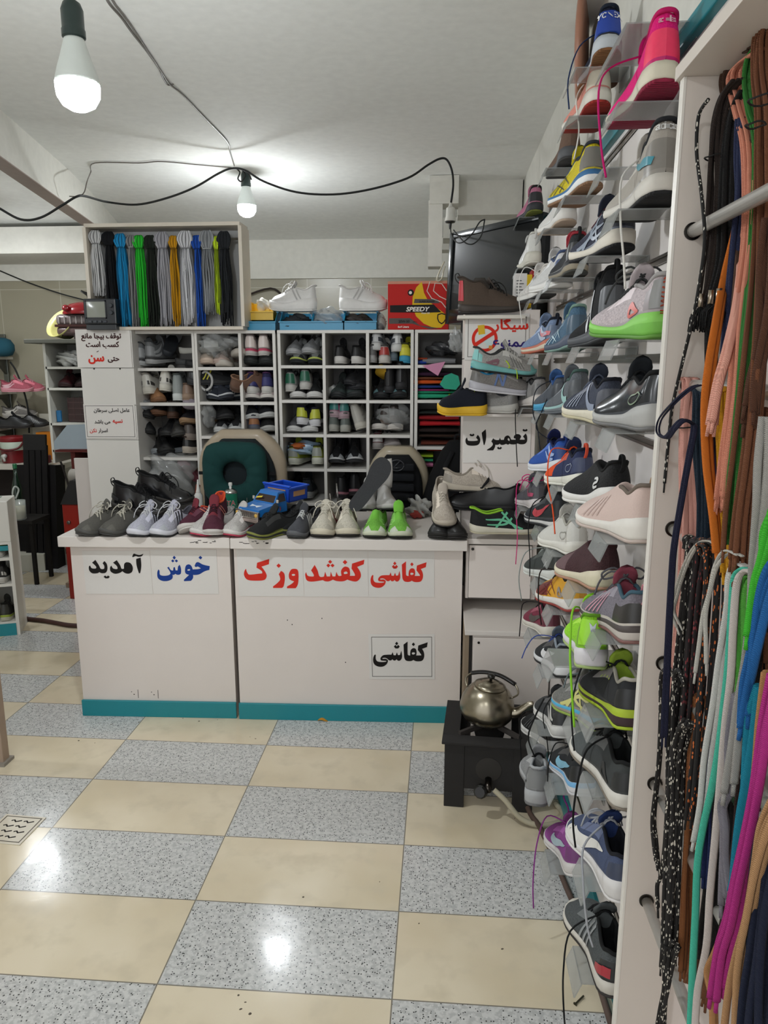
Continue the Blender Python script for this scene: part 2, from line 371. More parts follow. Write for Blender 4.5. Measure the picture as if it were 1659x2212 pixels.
def shoe(label, loc, yaw=0, pitch=0, roll=0, up='#444', upk='knit', toe=None, heel=None, eye=None, mud=None, lin_='#222', tongue=None, sole='#ddd', out=None, lace='#222', logo=None, lc='#fff', logo2=None, lc2='#fff',
         band=None, bow=False, hang=None, tt=.70, hc=.14, tc=.86, name='sneaker', cat='shoe', group=None, sub=0, nolace=False, loop=None, hl=None, tread=False, notongue=False, htext=None, rolled=0, scale=1, collarc=None, soft=None, heelz=None, toez=None, **g):
    if heelz: g['heel'] = heelz
    if toez: g['toe'] = toez
    G = Geo(**g)
    root = thing(name, label, cat, loc, (rad(pitch), rad(roll), rad(yaw)), group, scale)
    tongue = tongue or up
    if upk in ('mesh', 'knit', 'fabric') and tt > .6:   # the overlays of a sports shoe: eyestay and heel counter in a neighbouring tone
        def shade(c, k): return [min(.95, v*k+(.05 if k > 1 else 0)) for v in ([int((c.lstrip('#')*(2 if len(c) == 4 else 1))[i:i+2], 16)/255 for i in (0, 2, 4)] if len(c) == 7 else [int(a*2, 16)/255 for a in c.lstrip('#')])]
        eye = eye or shade(up, 1.18); heel = heel or shade(up, .78); mud = mud or shade(up, .86)
    mats = [M(up, upk), M(toe or up, upk if not toe else (upk if upk in ('gloss', 'leather') else 'suede')), M(heel or up, 'leather' if heel else upk), M(eye or up, upk if not eye else 'leather'), M(lin_, 'fabric'), M(tongue, 'fabric'), M(mud or up, upk if not mud else 'leather')]
    G.upper(dict(tt=tt, hc=hc, tc=tc)).build('upper', mats, root, True, sub=sub)
    out_ = out or sole
    zo = lambda t: G.bot(t); zm = lambda t: G.bot(t)+.007
    G.slab(zo, zm, .92, .985).build('outsole', M(out_, 'tread' if tread else 'rubber'), root, True)
    ms = G.slab(zm, lambda t: G.ztop(t), .96, 1.0)
    if band:                                        # a coloured line along the midsole
        n = 2*len(TS)-2
        for i in range(len(ms.f)):
            if n*2 <= i < n*3: ms.mi[i] = 1
    ms.build('midsole', [M(sole, 'foam'), M(band or sole, 'foam')], root, True)
    # padded collar
    cp = [Vector((G.cx(t)-G.opn(t)*.95, t*G.L, G.H(t)+.0015)) for t in (.44, .40, .35, .29, .23, .17, .12, .08, .05, .03, .016, .007)]
    cp.append(Vector((G.cx(0), .0015, G.H(0)+.002)))
    cp += [Vector((2*G.cx(p.y/G.L)-p.x, p.y, p.z)) for p in cp[:-1][::-1]]
    MB().tube(crv(cp, 2), .0042, 6).build('collar', M(collarc or lin_, 'fabric'), root, True)
    if not notongue:
        rows = []; zt = G.H(.40)+G.cap(.45)
        for i in range(7):
            u = i/6; t = .56-.15*u; z = G.H(max(t, .46))+.010 + (.034+.006*(G.hi > 0))*u**1.5 if t < .5 else G.H(t)+G.cap(t)+.002
            hw = G.W*(.34+.14*u-.13*max(0, u-.6)**2*6)
            rows.append([Vector((G.cx(t)+hw*x, t*G.L+.010*u, z-.008*x*x*(.4+u))) for x in (-1, -.6, 0, .6, 1)])
        back = [[p+Vector((0, -.004, -.005)) for p in r] for r in rows]
        mb = MB(); ring = [r+b[::-1] for r, b in zip(rows, back)]; mb.grid(ring, 0, True); k = len(ring[0]); mb.f += [tuple(range(k)), tuple(len(mb.v)-k+i for i in range(k))]; mb.mi += [0, 0]
        mb.build('tongue', M(tongue, 'fabric'), root, True)
    if not nolace:
        mb = MB(); lt = [.475, .52, .565, .61, .655]
        for i in range(len(lt)-1):
            for sd in (-1, 1):
                a, b = lt[i], lt[i+1]
                mb.tube([G.ridge(a, -1.05*sd, .001), G.ridge(a*.75+b*.25, -.5*sd, .004), G.ridge((a+b)/2, 0, .0045), G.ridge(a*.25+b*.75, .5*sd, .004), G.ridge(b, 1.05*sd, .001)], .0024, 5)
        mb.tube([G.ridge(.66, u, .003*(1-u*u)+.001) for u in (-1.05, -.5, 0, .5, 1.05)], .0024, 5)
        mb.tube([G.ridge(.475, u, .003*(1-u*u)+.001) for u in (-1.05, -.5, 0, .5, 1.05)], .0024, 5)
        if bow:
            k0 = G.ridge(.47, 0, .008)
            for sd in (-1, 1):
                mb.tube(crv([k0, k0+Vector((.022*sd, .004, .016)), k0+Vector((.044*sd, .012, .004)), k0+Vector((.038*sd, .020, -.010)), k0+Vector((.014*sd, .010, -.002)), k0], 4), .0022, 5)
                mb.tube(crv([k0, k0+Vector((.02*sd, .03, .004)), k0+Vector((.036*sd, .05, -.018)), k0+Vector((.046*sd, .055, -.05))], 4), .0022, 5)
        if hang:                                    # loose lace end, hanging: list of local points relative to the instep
            for path in hang:
                k0 = G.ridge(.47, -.9, .004)
                mb.tube(crv([k0]+[k0+Vector(p) for p in path], 5), .0026, 5, flat=.7)
        mb.build('laces', M(lace, 'lace'), root, True)
    for lg, col in ((logo, lc), (logo2, lc2)):
        if lg:
            for sd in (-1, 1):
                mb = MB()
                for pl in LOGO[lg]: G.strip(mb, sd, pl)
                mb.build('side_stripe' if lg not in ('N', 'S', 'UA', 'oval') else 'side_emblem', M(col, 'leather'), root, True)
    if loop:                                        # pull loop on the heel
        hz = G.H(0)
        MB().tube(crv([(0, .004, hz-.022), (0, -.008, hz-.008), (0, -.010, hz+.010), (0, .002, hz+.016), (0, .010, hz)], 4), .0045, 6, flat=.35).build('heel_loop', M(loop, 'fabric'), root, True)
    if hl:                                          # heel clip / heel patch
        mb = MB(); rows = []
        for h in (.15, .3, .5, .7, .88):
            wd = .55-.2*abs(h-.5)
            rows.append([G.side(sd, t, h, .0016) for sd, t in ((-1, .06), (-1, .035), (-1, .014), (1, .003), (1, .014), (1, .035), (1, .06))])
        mb.grid(rows); mb.build('heel_patch', M(hl, 'plastic'), root, True)
    if htext:
        s_, size, col, hh, vert = htext
        def fn(x, y, z):
            xx, yy = (x, y) if not vert else (-y, x)
            ww = abs(xx)/G.W; t = .0
            for k in range(40):
                if WID(t)*.95 >= ww: break
                t += .003
            zz0 = G.ztop(0); q = hh + yy/max(.02, G.H(0)-zz0)
            return G.side(1 if xx >= 0 else -1, max(t, .001), min(1, max(0, q)), .0035)
        text(s_, size, M(col, 'plastic'), root, (0, 0, 0), (0, 0, 0), .012, 'heel_lettering', fn=fn)
    return root
def slide(label, loc, yaw=0, pitch=0, roll=0, sole='#ddd', strap='#eee', L=.26, W=.095, group=None):
    root = thing('slide_sandal', label, 'sandal', loc, (rad(pitch), rad(roll), rad(yaw)), group)
    G = Geo(L=L, W=W, heel=.03, mid=.026, toe=.022)
    G.slab(lambda t: G.bot(t), lambda t: G.ztop(t), .95, 1.0).build('footbed', M(sole, 'foam'), root, True)
    rows = []
    for i in range(6):
        t = .5+.28*i/5; w = G.w(t)*1.02
        rows.append([Vector((G.cx(t)+w*math.cos(a), t*L, G.ztop(t)-.012+.055*math.sin(a)*(1-.15*i/5))) for a in [PI*k/10 for k in range(11)]])
    inn = [[Vector((p.x*.94, p.y, p.z-.004)) for p in r] for r in rows]
    mb = MB(); mb.grid([r+b[::-1] for r, b in zip(rows, inn)], 0, True); mb.build('strap', M(strap, 'leather'), root, True)
    return root
# ------------------------------------------------------------------ the room
XW, ZC, YB = .455, 2.6, 5.9
def node_mat(name, ro=.4):
    m = bpy.data.materials.new(name); m.use_nodes = True; return m, m.node_tree.nodes, m.node_tree.links, m.node_tree.nodes['Principled BSDF']
def math_n(N, L, op, a, b=None):
    n = N.new('ShaderNodeMath'); n.operation = op
    for i, v in enumerate((a, b)):
        if v is None: continue
        if isinstance(v, (int, float)): n.inputs[i].default_value = v
        else: L.new(v, n.inputs[i])
    return n.outputs[0]
def floor_mat():
    m, N, L, b = node_mat('checkered_floor_tile')
    tc = N.new('ShaderNodeTexCoord'); sp = N.new('ShaderNodeSeparateXYZ'); L.new(tc.outputs['Object'], sp.inputs[0])
    u = math_n(N, L, 'DIVIDE', math_n(N, L, 'ADD', sp.outputs[0], 1.298), .6); v = math_n(N, L, 'DIVIDE', math_n(N, L, 'ADD', sp.outputs[1], -2.749), .3)
    fu, fv = math_n(N, L, 'FLOOR', u), math_n(N, L, 'FLOOR', v)
    chk = math_n(N, L, 'FLOORED_MODULO', math_n(N, L, 'ADD', math_n(N, L, 'ADD', fu, fv), 1), 2)
    gu, gv = math_n(N, L, 'FRACT', u), math_n(N, L, 'FRACT', v)
    eu = math_n(N, L, 'MULTIPLY', math_n(N, L, 'MINIMUM', gu, math_n(N, L, 'SUBTRACT', 1, gu)), .6)
    ev = math_n(N, L, 'MULTIPLY', math_n(N, L, 'MINIMUM', gv, math_n(N, L, 'SUBTRACT', 1, gv)), .3)
    grout = math_n(N, L, 'LESS_THAN', math_n(N, L, 'MINIMUM', eu, ev), .0018)
    def mixc(fac, a, bb):
        x = N.new('ShaderNodeMix'); x.data_type = 'RGBA'
        if isinstance(fac, (int, float)): x.inputs[0].default_value = fac
        else: L.new(fac, x.inputs[0])
        for i, c in ((6, a), (7, bb)):
            if isinstance(c, str): x.inputs[i].default_value = lin(c)+[1]
            else: L.new(c, x.inputs[i])
        return x.outputs[2]
    def noise(sc, de=3, ro=.5):
        n = N.new('ShaderNodeTexNoise'); n.inputs['Scale'].default_value = sc; n.inputs['Detail'].default_value = de; n.inputs['Roughness'].default_value = ro; L.new(tc.outputs['Object'], n.inputs['Vector']); return n.outputs['Fac']
    def ramp(f, lo, hi):
        r = N.new('ShaderNodeMapRange'); r.inputs[1].default_value = lo; r.inputs[2].default_value = hi; L.new(f, r.inputs[0]); return r.outputs[0]
    cream = mixc(ramp(noise(3.5), .35, .7), '#d9cdb4', '#cdbfa3')
    cream = mixc(ramp(noise(11), .5, .72), cream, '#c9bda4')
    grey = mixc(ramp(noise(70, 2), .42, .58), '#c6c6c3', '#b0b0ae')
    vo = N.new('ShaderNodeTexVoronoi'); vo.inputs['Scale'].default_value = 165; L.new(tc.outputs['Object'], vo.inputs['Vector'])
    vs = N.new('ShaderNodeSeparateColor'); L.new(vo.outputs['Color'], vs.inputs[0])
    fleck = math_n(N, L, 'MULTIPLY', math_n(N, L, 'GREATER_THAN', vs.outputs[0], .56), math_n(N, L, 'LESS_THAN', vo.outputs['Distance'], .34))
    grey = mixc(fleck, grey, '#4c4d4c')
    fl2 = math_n(N, L, 'MULTIPLY', math_n(N, L, 'GREATER_THAN', vs.outputs[1], .74), math_n(N, L, 'LESS_THAN', vo.outputs['Distance'], .4))
    grey = mixc(fl2, grey, '#c9c9c7')
    col = mixc(chk, grey, cream); col = mixc(grout, col, '#7d776c')
    L.new(col, b.inputs['Base Color'])
    ro = math_n(N, L, 'ADD', .13, math_n(N, L, 'MULTIPLY', ramp(noise(5, 4), .45, .75), .14)); L.new(ro, b.inputs['Roughness'])
    bu = N.new('ShaderNodeBump'); bu.inputs['Strength'].default_value = .5; bu.inputs['Distance'].default_value = .0006
    hgt = math_n(N, L, 'ADD', math_n(N, L, 'MULTIPLY', noise(45, 2), .35), math_n(N, L, 'MULTIPLY', grout, -1.5)); L.new(hgt, bu.inputs['Height']); L.new(bu.outputs['Normal'], b.inputs['Normal'])
    return m
struct(MB().box((-5, -2.2, -.08), (.6, 6.1, 0)).build('floor', floor_mat()))
PLASTER = M('#d3d1c8', 'matte'); CEIL = M('#ecede9', 'matte')
def tile_wall():
    m, N, L, b = node_mat('cream_wall_tile')
    tc = N.new('ShaderNodeTexCoord'); sp = N.new('ShaderNodeSeparateXYZ'); L.new(tc.outputs['Object'], sp.inputs[0])
    def edge(o, size, off):
        f = math_n(N, L, 'FRACT', math_n(N, L, 'DIVIDE', math_n(N, L, 'ADD', o, off), size)); return math_n(N, L, 'MULTIPLY', math_n(N, L, 'MINIMUM', f, math_n(N, L, 'SUBTRACT', 1, f)), size)
    g = math_n(N, L, 'LESS_THAN', math_n(N, L, 'MINIMUM', edge(sp.outputs[0], .5, 9.05), edge(sp.outputs[2], .75, .12)), .0025)
    n = N.new('ShaderNodeTexNoise'); n.inputs['Scale'].default_value = 2.2; n.inputs['Detail'].default_value = 6; L.new(tc.outputs['Object'], n.inputs['Vector'])
    mx = N.new('ShaderNodeMix'); mx.data_type = 'RGBA'; mx.inputs[6].default_value = lin('#98937f')+[1]; mx.inputs[7].default_value = lin('#918b79')+[1]; L.new(n.outputs['Fac'], mx.inputs[0])
    m2 = N.new('ShaderNodeMix'); m2.data_type = 'RGBA'; m2.inputs[7].default_value = lin('#b3ae9e')+[1]; L.new(g, m2.inputs[0]); L.new(mx.outputs[2], m2.inputs[6])
    L.new(m2.outputs[2], b.inputs['Base Color']); b.inputs['Roughness'].default_value = .3
    return m
struct(MB().box((-5, YB, 0), (.6, YB+.15, 2.195)).build('wall_back', tile_wall()))
struct(MB().box((-5, YB-.02, 2.195), (.6, YB+.15, 2.75)).build('trim_1', PLASTER))
# ceiling: flat, coving down towards the back wall
mb = MB(); rows = []
for y in (-2.2, 0, 2, 4.2, 4.6, 5.0, 5.3, 5.6, 5.8, 5.92):
    z = ZC - (.12*((y-4.2)/1.7)**1.6 if y > 4.2 else 0); rows.append([Vector((x, y, z)) for x in (-5, -3, -1.5, .6)])
mb.grid(rows); top = [[p+Vector((0, 0, .12)) for p in r] for r in rows]; mb.grid(top)
struct(mb.build('ceiling', CEIL, smooth=True))
# ceiling beam running to the back
A0, A1 = Vector((-1.30, .5, 0)), Vector((-2.415, 5.88, 0)); d = (A1-A0).normalized(); nrm = Vector((-d.y, d.x, 0))*.085
def beam_mb(z0, z1, w=1.0):
    return MB().add([A0+Vector((0, 0, z0)), A1+Vector((0, 0, z0)), A1+nrm*w+Vector((0, 0, z0)), A0+nrm*w+Vector((0, 0, z0)), A0+Vector((0, 0, z1)), A1+Vector((0, 0, z1)), A1+nrm*w+Vector((0, 0, z1)), A0+nrm*w+Vector((0, 0, z1))],
                    [(0, 1, 2, 3), (4, 7, 6, 5), (0, 4, 5, 1), (1, 5, 6, 2), (2, 6, 7, 3), (3, 7, 4, 0)])
struct(beam_mb(2.405, 2.61).build('trim_2', PLASTER))
struct(beam_mb(2.400, 2.405, .97).build('trim_3', M('#9d8f86', 'matte')))
# stepped cross beam along the back of the far room
struct(MB().box((-5, 5.3, 2.32), (-2.28, 5.89, 2.50)).build('trim_4', PLASTER))
struct(MB().box((-5, 5.25, 2.575), (-2.25, 5.32, 2.61)).build('trim_5', PLASTER))
# stub beam and stepped recess behind the television
struct(MB().box((-.08, 4.45, 2.44), (.085, 4.62, 2.59)).build('trim_6', PLASTER))
struct(MB().box((-.085, 4.46, 2.10), (-.005, 4.60, 2.46)).build('trim_7', PLASTER))
struct(MB().box((.085, 4.58, 2.40), (.455, 4.80, 2.6)).build('trim_8', PLASTER))
struct(MB().box((0.0, 4.75, 2.30), (.455, 4.98, 2.42)).build('trim_9', PLASTER))
struct(MB().box((-.005, 4.66, 2.22), (.22, 4.80, 2.255)).build('trim_10', PLASTER))
# right wall: plaster above, white slat board below
struct(MB().box((.463, -2.2, 0), (.6, 6.0, 2.75)).build('wall_right', PLASTER))
SLAT = M('#dcd6d2', 'paint')
struct(MB().box((XW, -.2, .10), (.463, 3.42, 2.135)).build('trim_11', SLAT))
TEAL = M('#12808a', 'plastic')
struct(MB().box((.437, -.2, 2.13), (.463, 4.0, 2.165), 0, None, .003).build('trim_12', TEAL))
struct(MB().box((.445, -.2, 0), (.463, 3.1, .10), 0, None, .003).build('baseboard_right', TEAL))
struct(MB().box((-5.15, -2.2, 0), (-5, 6.0, 2.75)).build('wall_left', PLASTER))
ALU = M('#9a948e', 'metal')
ROWZ = [2.115, 1.945, 1.775, 1.575, 1.395, 1.21, 1.025, .855, .655, .45, .225]
for i, z in enumerate(ROWZ):
    mb = MB()
    mb.box((.449, 1.24, z-.022), (XW, 3.05, z-.016)); mb.box((.449, 1.24, z-.010), (XW, 3.05, z-.004)); mb.box((.4525, 1.24, z-.022), (XW, 3.05, z-.004))
    struct(mb.build('trim_%d' % (13+i), ALU))
# door edge at the picture's border
J = at_z(22, 1640, 0)
mb = MB().box((J.x-.5, J.y-.045, 0), (J.x, J.y, 2.02), 0, None, .004)
d1 = struct(mb.build('door_1', M('#a08c7a', 'matte')))
MB().box((J.x-.02, J.y-.06, 0), (J.x+.012, J.y+.01, .012)).build('door_sill', M('#8d867c', 'matte'), d1)
# ------------------------------------------------------------------ lamps
def bulb(label, cord_top, loc, power, r=.046):
    t = thing('light_bulb', label, 'light bulb', loc, (0, 0, 0), 'bare bulbs hung from the ceiling wires')
    k = r/.046
    MB().lathe([(.001, -.046*k), (.018*k, -.044*k), (.034*k, -.035*k), (.044*k, -.018*k), (.046*k, 0), (.0455*k, .010*k)], 28).build('bulb_dome', emit('#f6fbff', power), t, True)
    MB().lathe([(.0462*k, .008*k), (.0455*k, .014*k), (.044*k, .02*k), (.040*k, .035*k), (.033*k, .055*k), (.026*k, .078*k), (.022*k, .092*k), (.02*k, .096*k)], 28).build('bulb_neck', M('#dfe6e2', 'plastic'), t, True)
    MB().lathe([(.019*k, .094*k), (.0245*k, .098*k), (.0245*k, .112*k), (.023*k, .114*k), (.023*k, .150*k), (.018*k, .163*k), (.008*k, .170*k), (.004*k, .176*k)], 24).build('socket', M('#2b3b39', 'plastic'), t, 'auto')
    p0 = Vector((0, 0, .172*k)); p1 = Vector(cord_top)-Vector(loc)
    mid = (p0+p1)/2
    mb = MB()
    mb.tube(crv([p0, mid+Vector((.008, 0, .01)), p1], 6), .0022, 6); mb.tube(crv([p0+Vector((.003, 0, 0)), mid+Vector((-.004, .003, 0)), p1+Vector((.004, 0, 0))], 6), .0022, 6)
    mb.build('cord', M('#5b5450', 'plastic'), t, True)
    return t
HK = at_z(522, 362, 2.595)
NB = at_y(168, 190, 1.9); NB2 = at_y(533, 448, 4.3)
PWR = 150
bulb('large bright bulb in a dark socket hanging close by from two wires', (NB.x-.02, NB.y, 2.6), NB, PWR, .052)
HB = at_y(524, 368, 4.3)
bulb('small bright bulb hanging under the cable knot above the cubby racks', (HB.x, HB.y, 2.59), NB2, PWR, .052)
for p in ((-2.7, 2.6, 2.25), (-1.9, -.9, 2.25), (-.35, -.6, 2.25), (-2.97, 4.75, 2.22)):  # last one set from its floor reflection; others added to light the room
    bulb('unseen bare bulb outside the view hanging from the ceiling', (p[0], p[1], 2.6), p, PWR*.8)
w = bpy.data.worlds.new('world'); bpy.context.scene.world = w; w.use_nodes = True
w.node_tree.nodes['Background'].inputs[0].default_value = (.95, .97, 1, 1); w.node_tree.nodes['Background'].inputs[1].default_value = .55
vs = bpy.context.scene.view_settings; vs.view_transform = 'Standard'; vs.look = 'None'; vs.gamma = 1; vs.exposure = 1.36; vs.use_curve_mapping = False
# ------------------------------------------------------------------ ceiling wiring
CBL = M('#151716', 'rubber'); WIRE = M('#6b655e', 'plastic')
def cable(name, label, pts, r, mat, n=8, seg=6, **k):
    o = MB().tube(crv(pts, seg), r, n).build(name, mat, None, True); tag(o, label, 'cable'); return o
YC = 4.0
cable('power_cable', 'thick black cable slung in swags under the ceiling from hook to hook',
      [at_y(x, y, yy) for x, y, yy in ((-60, 418, 3.5), (-5, 448, 3.5), (45, 474, 3.5), (88, 470, 3.5), (135, 443, 3.48), (165, 425, 3.5), (185, 424, 3.6), (230, 436, YC), (295, 442, YC), (360, 428, YC), (420, 405, YC), (470, 376, YC), (500, 364, YC), (530, 368, YC),
       (570, 392, YC), (640, 415, YC), (720, 420, YC), (800, 409, YC), (880, 385, YC), (925, 356, YC), (950, 343, YC), (965, 345, YC), (976, 368, YC), (979, 400, YC), (974, 440, YC))], .0055, CBL)
t = thing('plug_connector', 'white plug connector at the end of the black ceiling cable', 'plug', at_y(973, 465, YC))
MB().lathe([(.006, .06), (.010, .045), (.013, .04), (.022, .034), (.024, -.005), (.028, -.02), (.029, -.028), (.026, -.03)], 20).build('connector_body', M('#c9c7bf', 'plastic'), t, 'auto')
MB().lathe([(.026, -.03), (.024, -.036), (.008, -.04), (.006, -.065), (.004, -.068)], 16).build('plug', M('#1b1a19', 'plastic'), t, 'auto')
cable('television_lead', 'thin black leads looping from the plug over the television', [at_y(x, y, yy) for x, y, yy in ((973, 487, YC), (975, 505, 3.8), (985, 522, 3.5), (1000, 523, 3.4), (1020, 505, 3.38), (1036, 480, 3.36), (1048, 474, 3.36))], .003, CBL)
cable('television_lead', 'second thin black lead hooked in a loop across the dark screen', [at_y(x, y, yy) for x, y, yy in ((980, 497, 3.6), (992, 512, 3.48), (1008, 526, 3.4), (1024, 526, 3.36), (1040, 508, 3.34), (1047, 474, 3.34))], .003, CBL)
cw = lambda x, y, z=2.594: at_z(x, y, z)
cable('ceiling_wire', 'twisted thin wires tacked along the ceiling beside the large bulb', [cw(x, y) for x, y in ((205, -60), (232, 2), (262, 38), (285, 70), (318, 112), (345, 150), (365, 180), (395, 205), (440, 252), (490, 305), (497, 328), (506, 358))], .0035, WIRE)
cable('ceiling_wire', 'second thin grey wire twisted along the first up to a taped joint', [cw(x, y) for x, y in ((215, -60), (243, 2), (268, 35), (290, 66), (316, 106), (340, 142), (352, 168), (362, 183), (374, 182))], .0028, WIRE)
cable('ceiling_wire', 'thin wire running level over the lace box to the cable knot', [cw(x, y) for x, y in ((500, 362), (430, 356), (350, 349), (300, 352), (205, 352), (196, 372))]+[at_y(x, y, 4.0) for x, y in ((188, 392), (182, 415), (170, 424), (150, 424))], .003, WIRE)
cable('ceiling_wire', 'loose loop of dark wire bunched at the ceiling knot', [at_y(x, y, 4.25) for x, y in ((508, 362), (518, 372), (514, 386), (522, 392), (530, 378), (524, 368), (536, 374), (543, 388))], .004, CBL)
cable('wall_wire', 'thin dark wire strung along the tiled back wall', [at_y(x, y, 5.7) for x, y in ((-40, 568), (0, 585), (60, 610), (130, 634), (190, 650))], .005, CBL)
# ------------------------------------------------------------------ shoes on the white slat wall, each on a clear holder
ACR = glassy('#a5a8a6', .5, .2)
def holder(label, x, y, z, yaw=0, w=.105, tilt=0):
    t = thing('shoe_holder', label, 'shoe holder', (XW-.002, y, z), (0, 0, 0))
    out = XW-.002-x
    mb = MB().box((-out-.045, -w/2, -.004), (0, w/2, -.0015)).box((-.003, -w/2, -.030), (0, w/2, -.004))
    mb.build('holder_plate', ACR, t)
    a = Vector((-out-.045, 0, -.003)); b = a+Vector((-.014, 0, -.036))
    MB().add([a+Vector((0, -w/2, 0)), a+Vector((0, w/2, 0)), b+Vector((0, w/2, 0)), b+Vector((0, -w/2, 0)), a+Vector((.003, -w/2, -.001)), a+Vector((.003, w/2, -.001)), b+Vector((.003, w/2, 0)), b+Vector((.003, -w/2, 0))],
             [(0, 1, 2, 3), (4, 7, 6, 5), (0, 4, 5, 1), (2, 6, 7, 3), (1, 5, 6, 2), (0, 3, 7, 4)]).build('holder_lip', ACR, t)
    return t
